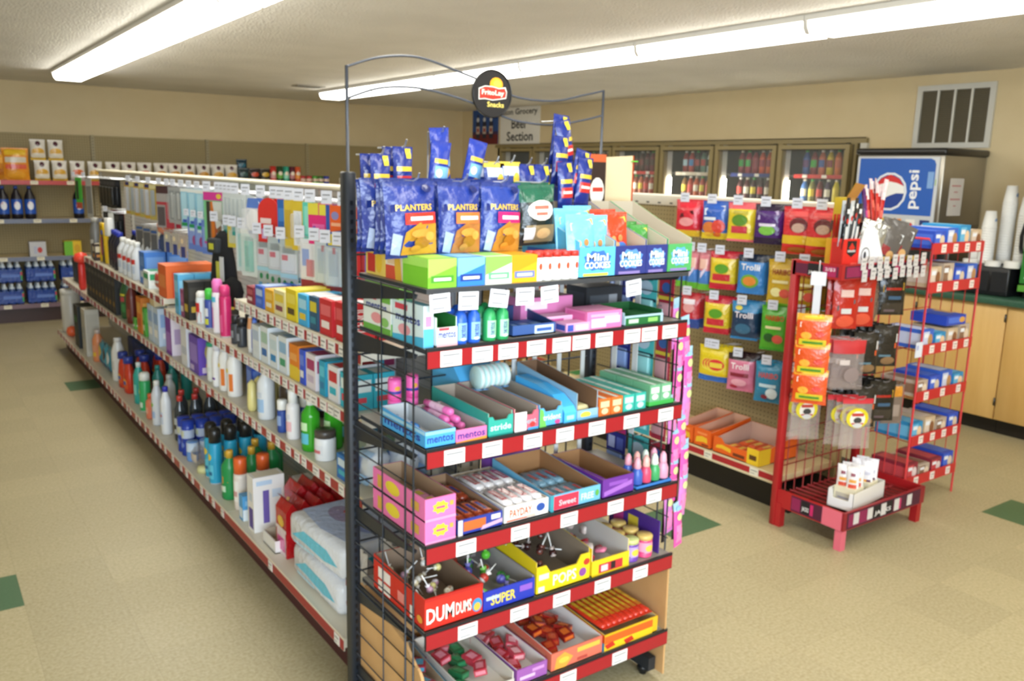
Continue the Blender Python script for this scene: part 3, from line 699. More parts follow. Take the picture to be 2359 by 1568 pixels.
# ------------------------------------------------------------------ walk-in cooler doors on the right wall
cl = empty('glass_door_cooler', (RX, 6.8, 0)); tag(cl, 'row of glass cooler doors with drinks set in the right wall', 'cooler')
def ck(name, b, parent=None): me = b.mesh(name); me.transform(Matrix.Translation((-RX, -6.8, 0))); return obj(name, me, parent or cl)
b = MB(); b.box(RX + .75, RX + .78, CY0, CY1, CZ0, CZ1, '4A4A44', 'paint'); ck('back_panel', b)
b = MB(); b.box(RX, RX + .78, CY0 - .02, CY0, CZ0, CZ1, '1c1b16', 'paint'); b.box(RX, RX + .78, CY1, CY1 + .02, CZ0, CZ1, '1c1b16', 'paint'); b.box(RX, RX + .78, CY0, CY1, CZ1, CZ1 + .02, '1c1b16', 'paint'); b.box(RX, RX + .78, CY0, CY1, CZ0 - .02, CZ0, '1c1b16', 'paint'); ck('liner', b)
DY = [4.29 + .735 * k for k in range(8)]
FR = '8F7F55'
b = MB(); b.box(RX - .035, RX - .001, CY0 - .02, CY1 + .03, CZ1 - .03, CZ1 + .01, FR, 'paint'); b.box(RX - .036, RX - .001, CY0 - .03, CY0 + .03, CZ0, CZ1 - .03, 'C9C8C0', 'paint'); b.box(RX - .035, RX - .001, CY0 + .03, CY1, CZ0 - .03, CZ0 + .04, FR, 'paint'); ck('door_surround', b)
for k in range(8):
    b = MB(); b.box(RX - .034, RX + .02, DY[k] - .03, DY[k] + .03, CZ0 + .04, CZ1 - .03, FR, 'paint'); b.box(RX + .021, RX + .09, DY[k] - .028, DY[k] + .028, CZ0 + .04, CZ1 - .03, 'CFCFC8', 'paint'); b.box(RX - .037, RX - .035, DY[k] - .005, DY[k] + .005, CZ0, CZ1 - .04, '4A402A', 'paint'); ck('mullion', b)
for k in range(7):
    y0, y1 = DY[k] + .012, DY[k + 1] - .012
    b = MB(); d0, d1 = RX - .075, RX - .036; w = .045
    b.box(d0, d1, y0, y0 + w, CZ0 + .04, CZ1 - .04, '9A8A60', 'paint'); b.box(d0, d1, y1 - w, y1, CZ0 + .04, CZ1 - .04, '9A8A60', 'paint'); b.box(d0, d1, y0 + w, y1 - w, CZ1 - .04 - w, CZ1 - .04, '9A8A60', 'paint'); b.box(d0, d1, y0 + w, y1 - w, CZ0 + .04, CZ0 + .04 + w, '9A8A60', 'paint')
    b.box(d0 - .001, d0, y0 + w * .8, y1 - w * .8, CZ1 - .04 - w * 1.05, CZ1 - .04 - w * .8, '3a3220', 'paint')
    dr = ck('door', b)
    b = MB(); b.box(RX - .058, RX - .053, y0 + w, y1 - w, CZ0 + .04 + w, CZ1 - .04 - w, 'FFFFFF', 'glass'); ck('glass_pane', b, dr)
    b = MB(); b.tube([(d0, y0 + .03, 1.0), (d0 - .04, y0 + .03, 1.0), (d0 - .04, y0 + .03, 1.35), (d0, y0 + .03, 1.35)], .009, '3A3428', 'plastic', 8); ck('handle', b, dr)
    b = MB(); b.lathe([(.02, 0), (.02, .012)], '2a2620', 'plastic', 10); b.T = None; me = b.mesh('hinge_cap'); me.transform(Matrix.Translation((-RX + RX - .05, y0 + .03 - 6.8, CZ1 - .04))); obj('hinge_cap', me, dr)
    for z, c in ((1.675, ('B8302E', '2E3A7A', 'C8C0B0')[k % 3]), (1.42, '9A968A'), (1.10, '9A968A'), (.75, '9A968A'), (.40, '9A968A')):
        b = MB(); b.box(RX + .14, RX + .70, DY[k] + .04, DY[k + 1] - .04, z - .012, z, '8A8880', 'paint'); b.box(RX + .136, RX + .14, DY[k] + .04, DY[k + 1] - .04, z - .028, z + .006, c, 'plastic')
        for j in range(3): b.box(RX + .1345, RX + .136, DY[k] + .15 + j * .2, DY[k] + .2 + j * .2, z - .025, z + .003, 'E2DFD6', 'card')
        ck('shelf', b)
    b = MB(); b.lathe([(.012, 0), (.012, 1.30)], 'FFFFFF', 'tube', 10, (0, 0, 0)); me = b.mesh('light_tube'); me.transform(Matrix.Translation((.055, DY[k + 1] - .05 - 6.8, .32))); obj('light_tube', me, cl)

# ------------------------------------------------------------------ wall grille and the wall signs
t = empty('wall_grille', (RX, 3.5, 2.13)); tag(t, 'white louvred return air grille high on the wall above the soda fountain', 'vent')
b = MB(); y0, y1, z0, z1 = -.295, .295, -.235, .23
for a in ((y0, y0 + .04, z0, z1), (y1 - .04, y1, z0, z1), (y0 + .04, y1 - .04, z0, z0 + .04), (y0 + .04, y1 - .04, z1 - .04, z1)): b.box(-.022, 0, a[0], a[1], a[2], a[3], 'C9C8C0', 'paint')
obj('frame', b, t)
b = MB(); b.box(-.004, -.001, y0 + .041, y1 - .041, z0 + .041, z1 - .041, '4A4434', 'paint'); obj('duct_back', b, t)
for i in range(3): b = MB(); b.box(-.02, -.008, y0 + .04 + .1275 * (i + 1) - .008, y0 + .04 + .1275 * (i + 1) + .008, z0 + .04, z1 - .04, 'D2D1C8', 'paint'); obj('divider', b, t)
b = MB()
for i in range(26): z = z0 + .045 + i * .0146; b.add([(-.017, y0 + .04, z), (-.017, y1 - .04, z), (-.006, y1 - .04, z + .009), (-.006, y0 + .04, z + .009)], [(0, 1, 2, 3), (3, 2, 1, 0)], 'A89D82', 'paint')
obj('louvre_blades', b, t)
b = MB(); b.box(-.008, 0, -.43, .43, -.24, .24, 'ECEAE4', 'card')
b.art(plane((-.008, .43, -.24), (0, -1, 0), (0, 0, 1), .86, .48), [('t', .06, .72, .94, .92, 'tton Grocery', '17161A'), ('t', .30, .40, .70, .66, 'Beer', '17161A'), ('t', .18, .08, .84, .33, 'Section', '17161A'), ('r', .0, .0, 1, .012, 'B9B6AE')])
tag(obj('store_sign', b, None, (RX, 9.08, 2.225)), 'white wall sign reading Beer Section in black letters', 'sign')
b = MB(); b.box(-.008, 0, -.31, .31, -.245, .245, '1F4E96', 'card')
a = [('r', 0, 0, 1, .26, '6E1A22'), ('r', .0, .26, 1, .34, '3A2A55')]
for i in range(3): x = .22 + .26 * i; a += [('r', x - .075, .16, x + .075, .60, '23233a'), ('r', x - .03, .60, x + .03, .80, '23233a'), ('r', x - .065, .28, x + .065, .48, 'C9B9B0'), ('e', x, .38, .04, .06, 'A02028'), ('e', x, .66, .05, .06, 'D9DEE6')]
b.art(plane((-.008, .31, -.245), (0, -1, 0), (0, 0, 1), .62, .49), a)
tag(obj('beer_poster', b, None, (RX, 9.87, 2.235)), 'blue and dark red bottle poster on the wall beside the beer sign', 'poster')

# ------------------------------------------------------------------ drinks counter
KX = 5.80
for k, y in enumerate((1.40, 2.01, 2.62, 3.23, 3.84)):
    t = empty('base_cabinet', (KX, y, 0)); wd = .61 if k < 4 else .31
    b = MB(); b.box(.02, RX - KX - .01, .001, wd - .001, .10, .865, 'FFFFFF', 'maple'); obj('body', b, t)
    b = MB(); b.box(.06, RX - KX - .01, .001, wd - .001, 0, .10, '17130F', 'paint'); obj('toe_kick', b, t)
    b = MB(); b.rbox(0, .02, .004, wd - .004, .105, .855, .002, 'FFFFFF', 'maple', 1); dr = obj('door', b, t)
    for z in (.20, .76): b = MB(); b.lathe([(.006, 0), (.006, .05)], '5A5A58', 'steel', 8); me = b.mesh('hinge'); me.transform(Matrix.Translation((-.004, .003, z))); obj('hinge', me, dr)
    tag(t, 'maple base cabinet door under the green counter, %s from the wall corner' % ('sixth fifth fourth third second'.split()[k]) if k not in (1, 2) else ('maple base cabinet below the white cup stacks, hinged at the dark seam' if k == 2 else 'maple base cabinet below the green drink dispenser by the picture edge'), 'cabinet')
b = MB(); b.rbox(KX - .035, RX - .002, 1.38, 4.16, .866, .91, .006, 'FFFFFF', 'counter'); b.box(RX - .02, RX - .001, 1.38, 4.15, .9105, 1.0, 'FFFFFF', 'counter')
tag(obj('countertop', b), 'dark green laminate countertop on the maple cabinets', 'countertop')

# soda fountain
sf = empty('soda_fountain', (5.90, 3.55, .911)); tag(sf, 'stainless soda fountain with blue front panel and black lid on the counter', 'soda fountain')
def so(name, b, parent=None): return obj(name, b, parent or sf)
b = MB(); b.rbox(.0, .575, -.345, .325, .42, .92, .012, 'A9A59C', 'steel'); b.rbox(.20, .575, -.345, .325, .06, .44, .01, '8E8A82', 'steel'); b.box(.06, .26, -.315, .315, .06, .42, '2B2A29', 'plastic'); so('body', b)
b = MB(); b.rbox(-.02, .585, -.358, .338, .915, .965, .016, '1D1C1C', 'plastic'); so('lid', b)
b = MB(); b.rbox(-.012, 0, -.315, .315, .385, .905, .005, 'C9CDD2', 'plastic'); pn = so('front_panel', b)
b = MB()
Pm = plane((-.012, .315, .385), (0, -1, 0), (0, 0, 1), .63, .52)
b.art(Pm, [('p', [(.035, .21), (.965, .21), (.965, .90), (.945, .95), (.90, .975), (.035, .975)], '1F5CB8'), ('e', .44, .52, .215, .265, 'E6ECF4'), ('e', .44, .52, .19, .235, '173F94'),
    ('p', [(.265, .60), (.33, .70), (.44, .755), (.55, .70), (.615, .60), (.53, .64), (.44, .66), (.36, .63)], 'D42A2C'), ('p', [(.25, .52), (.265, .60), (.36, .63), (.44, .66), (.53, .64), (.615, .60), (.63, .50), (.53, .50), (.44, .46), (.34, .40), (.27, .42)], 'F2F2F0'),
    ('v', .66, .30, .82, .82, 'pepsi', 'F4F6FA'), ('r', .885, .58, .955, .80, '7FA8DE'), ('r', .975, .62, .985, .70, '98C060')])
so('emblem', b, pn)
for i, (c, c2) in enumerate((('3F7A3E', 'E8E6DF'), ('C23A2A', 'F0B030'), ('E2C23A', 'B03028'), ('E08A30', 'C8281E'), ('E9E7E2', 'D04038'), ('20306E', 'D8DCE8'))):
    y = .27 - i * .105; b = MB(); b.box(-.016, -.012, y - .035, y + .035, .385, .465, c, 'card'); b.art(plane((-.016, y + .035, .385), (0, -1, 0), (0, 0, 1), .07, .08), [('e', .5, .5, .28, .22, c2)]); so('flavor_label', b)
    b = MB(); b.lathe([(.012, .30), (.02, .33), (.02, .38)], '242322', 'plastic', 10, (.04, y, 0)); so('valve', b)
b = MB(); b.rbox(-.04, .25, -.325, .325, 0, .07, .01, '7E7A74', 'steel'); b.art(plane((-.04, .3, .0), (0, -1, 0), (0, 0, 1), .6, .07), [('e', .72, .5, .07, .36, 'ECE9E2')]); so('drip_tray', b)
b = MB(); b.rbox(-.05, -.04, -.31, -.02, .09, .20, .004, '6F6B64', 'steel'); b.art(plane((-.05, -.02, .09), (0, -1, 0), (0, 0, 1), .29, .11), [('e', .5, .5, .22, .24, 'ECE9E2')]); b.box(-.04, .06, -.30, -.03, .09, .10, '6F6B64', 'steel'); so('ice_chute', b)
b = MB(); b.box(.10, .28, -.348, -.346, .50, .76, 'DCD8D4', 'card'); b.art(plane((.10, -.348, .50), (1, 0, 0), (0, 0, 1), .17, .26), [('r', .15, .78, .85, .82, 'C98A8C'), ('r', .35, .62, .65, .65, 'C98A8C'), ('r', .1, .42, .88, .46, 'C98A8C'), ('r', .4, .25, .6, .28, 'C98A8C')])
tag(obj('paper_notice', b, None, (5.90, 3.55, .911)), 'white paper notice with red lines taped to the steel soda fountain side', 'notice')

# cups, lids and the drink dispenser
b = MB(); b.rbox(0, .42, -.20, .17, 0, .19, .012, '16171A', 'plastic')
for i in range(2): b.lathe([(.03, 0), (.03, .004)], '0c0d0f', 'plastic', 14, (.12 + .16 * i, -.02, .19))
for i in range(3): b.box(-.002, 0, -.19 + i * .12, -.09 + i * .12, .03, .16, '222428', 'plastic')
tag(obj('lid_organizer', b, None, (5.86, 2.865, .911)), 'black lid and cup organizer on the green counter', 'organizer')
def cupstack(h, r=.045):
    prof = [(r * .72, 0)]; z = 0
    while z < h - .12: prof += [(r, z + .012), (r * 1.06, z + .014), (r * 1.06, z + .018), (r, z + .02)]; z += .018
    prof += [(r * .98, z + .02), (r * .72, h)]
    b = MB().lathe(prof, 'E9E9E6', 'card', 18); b.art(cylmap(r * .9, h - .09, .05, .9), [('e', .5, .5, .2, .35, '6E93C4')], 'card', True); return b
for x, y, h, lb in ((5.97, 2.885, .36, 'white paper cup stack, shortest and in front of the others on the organizer'), (6.10, 2.83, .53, 'white paper cup stack, tallest one on the black organizer'), (6.06, 2.70, .46, 'white paper cup stack beside the green drink dispenser')):
    tag(obj('cup_stack', cupstack(h), None, (x, y, 1.102)), lb, 'cups', 'cup stacks by the soda fountain')
def lidstack(n): 
    b = MB()
    for i in range(n): b.lathe([(.048, i * .009), (.05, i * .009 + .003), (.05, i * .009 + .006), (.044, i * .009 + .009)], 'ECEBE8', 'plastic', 18)
    return b
for x, y, n, lb in ((5.90, 2.945, 4, 'low stack of white drink lids at the organizer edge by the snack rack'), (6.02, 2.97, 11, 'tall stack of white drink lids behind the low one'), (5.905, 2.80, 4, 'white drink lid stack in front of the tallest cups'), (5.91, 2.68, 5, 'white drink lid stack next to the green dispenser')):
    tag(obj('lid_stack', lidstack(n), None, (x, y, 1.102)), lb, 'lids', 'lid stacks by the soda fountain')
dd = empty('drink_dispenser', (5.90, 2.40, .911)); tag(dd, 'drink dispenser with green and red panels at the counter end', 'dispenser')
b = MB(); b.rbox(.02, .50, -.20, .20, 0, .78, .015, '22221F', 'plastic'); obj('body', b, dd)
b = MB(); b.box(-.004, .02, -.20, .215, .10, .43, '2F7A33', 'plastic'); b.art(plane((-.004, .215, .10), (0, -1, 0), (0, 0, 1), .415, .33), [('e', .18, .86, .08, .1, '5FB04A'), ('e', .3, .2, .1, .12, '4E9F40'), ('e', .72, .7, .12, .16, '3F9038'), ('t', .1, .30, .8, .72, 'Amp', 'D9C93A'), ('p', [(.06, .1), (.09, .1), (.33, .88), (.30, .88)], 'CFE3D2')]); obj('front_panel', b, dd, None).name = 'front_panel'
b = MB(); b.prism([(.215, .60), (.225, .80), (-.2, .80), (-.2, .54)], -.006, .02, 'C02A24', 'plastic', 'x'); b.art(plane((-.006, .215, .60), (0, -1, 0), (0, 0, 1), .415, .2), [('p', [(.1, .45), (.45, .5), (.5, .75), (.12, .8)], 'E8C83A'), ('r', .55, .5, .8, .75, 'E8C83A'), ('r', .0, .93, 1, 1.0, 'E4DCD2')]); obj('header_panel', b, dd)
b = MB(); b.lathe([(.02, 0), (.025, .1), (.02, .12)], 'D6D6D2', 'plastic', 10, (.0, .12, .44)); obj('nozzle', b, dd)
b = MB(); b.lathe([(.035, .80), (.035, .86)], '86D83A', 'plastic', 12, (.1, .12, 0)); obj('cap', b, dd)
b = MB(); b.tube([(.03, .20, .55), (.02, .235, .48), (.02, .25, .40), (.03, .25, .33), (.05, .25, .29)], .012, '1b1b1d', 'plastic', 8); obj('hose', b, dd)
b = MB(); b.box(-.03, .03, -.20, .21, .05, .09, '5A9A3C', 'plastic'); b.box(-.032, -.03, -.15, .12, .055, .085, 'E6E6E0', 'card'); obj('drip_shelf', b, dd)
# ================================================================== goods
R90 = -pi / 2
def bars(*rows): return [('r', x0, y0, x1, y1, c) for x0, y0, x1, y1, c in rows]
def lines(c='8A8A8C', n=3, x0=.15, x1=.85, y=.2, dy=.12, h=.05): return [('r', x0, y + i * dy, x1 - .12 * (i % 2), y + i * dy + h, c) for i in range(n)]
def deep(p, name, pts, rz, desc, cat, group, where='from the shelf edge', **kw):
    n = len(pts)
    for i, q in enumerate(pts):
        put(p, name, q, rz, desc if n == 1 else '%s, %s %s' % (desc, ORD[i], where), cat, group, **kw)

# ------------------------------------------------------------------ candy rack, top shelf
zt = ST + .001
def gumbox(col, c2, c3, w=.085): return proto(carton(w, .13, .072, col, [('p', [(0, .35), (1, .75), (1, 1), (0, 1)], c2), ('r', .1, .18, .9, .42, c3)] + lines('E9EDE6', 1, .2, .8, .24, .1, .1), [('r', 0, .7, 1, 1, c2)], [('r', .1, .1, .9, .9, c2)]))
for x, a, lb in ((1.068, ('7CC832', 'A8E060', '4E9A2C'), 'lime green gum carton at the open end of the top candy shelf'), (1.152, ('2F7FD8', '7FC4F0', '1B3F98'), 'blue and white gum carton on the top candy shelf'),
                 (1.236, ('E4ECE4', '8CC85A', '6FB08A'), 'white and green carton with yellow back box on top candy shelf'), (1.318, ('EDB01E', 'E39C16', '6E7FB8'), 'yellow orange gum carton next to the small canisters')):
    put(gumbox(*a, w=.081), 'gum_carton', (x, EF + .006, zt), 0, lb, 'candy', 'gum cartons on the top shelf')
put(proto(carton(.10, .09, .082, 'EBC23A', [('r', .1, .3, .9, .6, 'F4DC8A')], (), [('r', .08, .1, .92, .9, 'F0CE50')])), 'gum_carton', (1.235, EF + .142, zt), 0, 'yellow topped carton behind the white and green gum carton', 'candy', 'gum cartons on the top shelf')
for y, a, lb in ((1.99, [('r', 0, 0, .55, .5, 'D8543A'), ('p', [(.5, 0), (.8, 0), (.7, 1), (.4, 1)], 'E3B33C'), ('r', .1, .55, .45, .85, 'E8C8A0')], 'cream and red side box on the top candy shelf nearer the boxes in front'), (2.11, [('r', .1, .1, .5, .8, 'C6392E'), ('e', .7, .5, .16, .4, 'E9BE36'), ('r', 0, .8, 1, 1, 'E8C24A')], 'yellow and red side box on the top candy shelf by the tall black post')):
    put(proto(carton(.115, .10, .072, 'F0E6D4' if y < 2.05 else 'EBCB62', a, [('r', .1, .2, .9, .8, 'E2C476')], [('r', .1, .1, .9, .9, 'F2DFA0')])), 'candy_box', (1.036, y, zt), R90, lb, 'candy', 'boxes on the side of the top shelf')
cn = can(.0145, .074, [(0, 'E9E9E8'), (.12, 'F0F0EE'), (.82, 'F0F0EE'), (1, 'F0F0EE')], 'F0F0EE', [('e', .5, .52, .16, .14, 'D8502E'), ('r', .3, .2, .7, .24, '9A9AA4'), ('r', .3, .3, .7, .33, '9A9AA4')], 'C4352C')
for i in range(5):
    for j in range(2): put(cn, 'mint_canister', (1.372 + .031 * i, EF + .022 + .033 * j, zt), 0, 'small white canister with red lid, %s from the yellow carton, %s' % (ORD[i], ('front row', 'row behind')[j]), 'candy', 'white canisters on the top shelf')
COOKT = lambda c, star, w: proto(tray(w, .27, .085, .20, c, 'B9AE9A', [('p', [(.5 + .42 * cos(2 * pi * k / 16) * (1 if k % 2 else .8), .56 + .36 * sin(2 * pi * k / 16) * (1 if k % 2 else .8)) for k in range(16)], star), ('t', .2, .55, .8, .80, 'Mini', 'F4F4F8'), ('t', .14, .30, .86, .52, 'COOKIES', 'F4F4F8'), ('r', .1, .06, .8, .15, 'D8C44A' if c == '5FC0EE' else '8A7AB8')], [('r', .1, .2, .9, .8, star)], hs=.10))
for x, w, c, s_, lb in ((1.567, .13, '5FC0EE', '3A6FD0', 'sky blue open cookie tray on the top candy shelf'), (1.693, .118, '28347F', '5A92DC', 'navy cookie tray next to the sky blue one'), (1.796, .085, '28347F', '6A9AE0', 'narrow navy cookie tray beside the green one'), (1.892, .10, '4FA860', '5FA8D8', 'green cookie tray at the pink packs end of the top shelf')):
    put(COOKT(c, s_, w), 'cookie_tray', (x, EF + .004, zt), 0, lb, 'tray', 'cookie trays on the top shelf')
def snackbag(c, band, w=.105, h=.165, txt='', tc='E2C83A', art=None): return proto(bag(w, h, .035, c, art or [('p', [(.1, .72), (.9, .82), (.9, .92), (.1, .84)], tc), ('e', .6, .28, .3, .17, '3E78CC'), ('e', .3, .5, .08, .06, 'C79A5E'), ('e', .55, .52, .09, .06, 'B8874E'), ('e', .42, .40, .08, .05, 'D0A874'), ('r', .45, .2, .8, .3, 'F1EFEA')], [(0, .16, band)]))
sb1 = snackbag('74CBEF', '7FD0F2')
for i, (x, y, z) in enumerate(((1.532, 1.83, .05), (1.600, 1.85, .045), (1.548, 1.90, .062), (1.605, 1.93, .068))): put(sb1, 'cookie_bag', (x, y, zt + z - .04), 0, 'sky blue cookie bag in the sky blue tray, %s from the shelf front' % ORD[i], 'snack', 'cookie bags in the trays', tilt=-.12)
sb2 = snackbag('D8401F', 'C02C18'); sb3 = snackbag('3F8F3E', '2F7A34')
for i in range(2): put(sb2, 'cookie_bag', (1.69, 1.865 + .05 * i, zt + .02 + .006 * i), 0, 'orange red cookie bag in the navy tray, %s one' % ('front', 'rear')[i], 'snack', 'cookie bags in the trays', tilt=-.12, sc=.95)
for i in range(2): put(sb3, 'cookie_bag', (1.796, 1.875 + .05 * i, zt + .02 + .006 * i), 0, 'green cookie bag in the narrow navy tray, %s one' % ('front', 'rear')[i], 'snack', 'cookie bags in the trays', tilt=-.12, sc=.72)
# peanut bags on hooks
def nutbag(w, h, c, win, mid, txt='PLANTERS', band='DBB53A', tag_=True):
    a = [('p', [(.06, .60), (.94, .66), (.94, .76), (.06, .70)], '1E2F78'), ('t', .14, .62, .86, .70, txt, 'E3BD3C'), ('r', .30, .44, .96, .59, mid), ('r', .40, .49, .88, .54, 'F2E6DE'), ('p', [(.26, .04), (.96, .04), (.96, .44), (.58, .46), (.30, .34)], win), ('p', [(.06, .06), (.24, .04), (.24, .30), (.08, .34)], 'A9B8D8'), ('e', .60, .32, .20, .06, 'D0923E'), ('e', .62, .20, .16, .08, 'A8701E'), ('e', .78, .28, .10, .06, 'D9A24A'), ('e', .5, .12, .1, .05, 'C88A34')]
    if tag_: a.append(('e', .78, .9, .09, .05, '16235F'))
    return proto(bag(w, h, .05, c, a, [(0, .05, '18296E'), (.9, 1, '24367C')], '22388C', wob=.0035))
hz = 1.615
for i, (x, w, c, win, mid, dsc, n) in enumerate(((1.045, .148, '25398C', 'C9912F', 'D0392C', 'blue peanut bag with red band', 5), (1.185, .128, '25398C', 'B9783A', 'DB7A3A', 'blue peanut bag with orange band', 5), (1.312, .128, '263E92', 'BF8634', 'D8236F', 'blue cashew bag with bright pink band', 5), (1.440, .125, '1B3A35', 'B58B4C', 'E6E2DA', 'dark green nut bag with white oval', 3))):
    hook(rack, x - RO.x, EY - .012 - RO.y, hz + .004, .30, (0, -1), tagged=False)
    if i < 3: nb = nutbag(w, .19, c, win, mid)
    else: nb = proto(bag(w, .165, .05, '18211F', [('r', .08, .72, .92, .97, '1C5A44'), ('e', .5, .58, .36, .17, 'EFEAE0'), ('r', .3, .6, .7, .66, 'C87060'), ('r', .34, .5, .66, .55, 'C87060'), ('r', .1, .05, .9, .34, '8A7856'), ('e', .55, .2, .2, .09, 'C9A874'), ('r', .06, .1, .3, .3, 'D9DADA')], [(.68, 1, '1E5E48')], '15302A'))
    for k in range(n): put(nb, 'nut_bag', (x + .006 * ((k * 7) % 3 - 1), EY - .29 + .045 * k, hz + .006 * (k % 2) - (.19 if i < 3 else .17) + .004), 0, '%s over the top shelf, %s' % (dsc, 'front of its hook' if k == 0 else ORD[k] + ' from the front'), 'snack', 'nut bags hanging over the top shelf', tilt=-.04 * (k == 0), roll=.03 * ((k + i) % 3 - 1))
sn = proto(bag(.062, .15, .028, '20389A', [('r', .15, .60, .85, .68, 'E3BD3C'), ('r', .2, .30, .95, .55, '7FB8E6'), ('e', .65, .18, .28, .12, 'D5A23C'), ('e', .4, .42, .16, .08, 'F0EDE4')], [(0, .05, '18296E')], '1E3384'))
sr = proto(bag(.058, .15, .028, '1C2F80', [('r', .1, .58, .9, .66, 'E3BD3C'), ('r', .12, .30, .88, .50, 'C8322E'), ('r', .2, .38, .8, .43, 'F0E0DA'), ('r', .58, .80, .86, .97, 'D8C23A')], [(0, .05, '18296E')], '1E3384'))
sy = proto(bag(.07, .13, .03, '2A3F8C', [('r', .1, .7, .9, .9, 'B9C3DC'), ('e', .72, .62, .2, .16, 'DDBB3E'), ('r', .1, .2, .6, .4, '5F7FC0')], [(.88, 1, 'D9C04A')], '2A3F8C'))
# clip strips under the header carry small packs
for x, zt0, zb, lb in ((1.655, 1.790, 1.55, 'thin clip strip of small nut packs by the thin header pole'),):
    b = MB(); b.box(x - .012, x + .012, EY - .08, EY - .078, zb, zt0, '2B3C86', 'plastic'); b.tube([(x, EY - .079, zt0), (x, EY - .06, zt0 + .012), (x, EY - .002, zt0 + .012)], .002, 'C9CCD2', 'chrome', 5)
    tag(obj('clip_strip', b), lb, 'strip', 'clip strips on the candy rack')
b = MB(); b.tube([(1.238, EY - .02, 1.60), (1.238, EY - .02, 1.752), (1.238, EY - .105, 1.752), (1.238, EY - .11, 1.765)], .0025, 'C9CCD2', 'chrome', 6); rk('peg_hook', b)
put(sn, 'nut_pack', (1.238, EY - .095, 1.612), 0, 'small blue nut pack standing highest under the header on a raised hook', 'snack', 'small nut packs on the clip strips', roll=-.06)
put(sn, 'nut_pack', (1.20, EY - .13, 1.575), 0, 'small blue nut pack with its corner showing beside the highest pack', 'snack', 'small nut packs on the clip strips', roll=.12)
put(sn, 'nut_pack', (1.325, EY - .10, 1.585), 0, 'small blue nut pack with plain blue top beside the highest pack', 'snack', 'small nut packs on the clip strips', roll=.22)
for i, (x, z, ro, p) in enumerate(((1.64, 1.70, .1, sr), (1.675, 1.685, -.2, sr), (1.625, 1.635, .05, sr), (1.672, 1.60, .25, sr), (1.69, 1.575, .1, sr), (1.618, 1.56, -.05, sr))):
    put(p, 'nut_pack', (x, EY - .10 - .016 * i, z - .03), 0, 'small nut pack on the clip strip by the header pole, %s from the top' % ORD[i], 'snack', 'small nut packs on the clip strips', roll=ro)
for i, (x, z, p) in enumerate(((1.02, 1.535, sr), (1.085, 1.555, sr), (1.375, 1.54, sy), (1.43, 1.545, sy), (1.49, 1.52, sr), (1.545, 1.52, sr))):
    hook(rack, x - RO.x, EY - .012 - RO.y, z + (.148 if p is sr else .128), .16, (0, -1), tagged=False)
    for k in range(2): put(p, 'nut_pack', (x, EY - .155 + .06 * k, z), 0, 'small nut pack on a grid hook, %s hook from the open side, %s' % (ORD[i], ('front', 'rear')[k]), 'snack', 'small nut packs on the grid')
# display box with tall kraft back
b = MB(); b.box(-.085, .0, 0.05, .10, 0, .345, '2A1A14', 'card', {'front': 'C65A2E', 'left': 'CC6A3C'}); b.art(plane((-.085, .05, 0), (1, 0, 0), (0, 0, 1), .085, .345), [('r', .06, .0, .99, .93, '2A1712'), ('e', .55, .66, .38, .13, 'EFE6DC'), ('r', .3, .66, .86, .70, 'C03A2C'), ('r', .2, .3, .9, .45, 'C8643A'), ('r', .3, .1, .8, .2, 'B8926A')])
k = MB(); k.add([(.0, .10, 0), (.13, .05, 0), (.13, .05, .345), (.0, .10, .335)], [(0, 1, 2, 3)], 'D9C39C', 'raw'); k.add([(.002, .104, 0), (.133, .053, 0), (.133, .053, .345), (.002, .104, .335)], [(3, 2, 1, 0)], 'B8421F', 'card'); k.tube([(.131, .051, 0), (.131, .051, .345)], .0035, 'C24A1E', 'card', 5)
k.lathe([(.012, 0), (.012, .003)], '5FD23A', 'card', 12, (.128, .042, .325))
put(proto(b, ('backboard', k)), 'display_box', (1.865, EY - .13, zt), .1, 'orange and brown display box with tall kraft back standing behind the cookie trays', 'box')

# ------------------------------------------------------------------ candy rack, shelf under the price strip
za = SA + .001
mA = proto(carton(.165, .028, .105, 'E8EEE6', [('r', 0, 0, 1, .16, '6FB04A'), ('t', .12, .58, .86, .74, 'mentos', '2A3C9A'), ('e', .5, .36, .2, .14, 'E69A9E'), ('e', .8, .30, .14, .12, '8CC46A'), ('r', .1, .82, .5, .92, 'D8485A'), ('r', .7, .8, 1, 1, '7EC050')], [('r', 0, 0, 1, .3, '7EC050')], [('r', .05, .1, .95, .9, 'DDE6D8')]))
mB = proto(carton(.165, .028, .105, 'DDF0F4', [('p', [(0, 0), (1, 0), (1, .25), (0, .12)], '4AB4DC'), ('t', .12, .50, .9, .68, 'mentos', '2A3C9A'), ('e', .4, .3, .2, .14, 'E6A2AE'), ('r', .1, .78, .5, .92, 'D8485A')], [('r', 0, 0, 1, .45, '58B8E0'), ('r', .2, .5, .8, .75, 'E690B8')], [('r', .05, .1, .95, .9, '8CD0E4')]))
put(mB, 'gum_carton', (1.022, 1.90, za), R90, 'pale blue and white gum carton on the open side of its shelf', 'candy', 'gum cartons under the top shelf')
put(mA, 'gum_carton', (1.022, 2.075, za), R90, 'green and white gum carton by the tall black post', 'candy', 'gum cartons under the top shelf')
put(proto(carton(.045, .20, .03, '9AD06A', (), (), [('r', .1, .1, .9, .9, 'C8B090')])), 'gum_carton', (1.036, 1.93, za + .1055), 0, 'flat green and brown carton lying on top of the two gum cartons', 'candy', 'gum cartons under the top shelf')
put(proto(tray(.060, .20, .05, .085, 'E9EFEA', '2F7F3E', [('t', .08, .45, .92, .8, 'mentos', '2A3C9A'), ('r', .1, .84, .6, .98, 'D8485A'), ('r', .0, .0, 1, .2, 'E4B0B4')], [('r', .1, .2, .9, .8, '7EC050')], hs=.075)), 'gum_tray', (1.083, EF + .006, za), 0, 'white gum tray with deep green inside at the open end', 'tray')
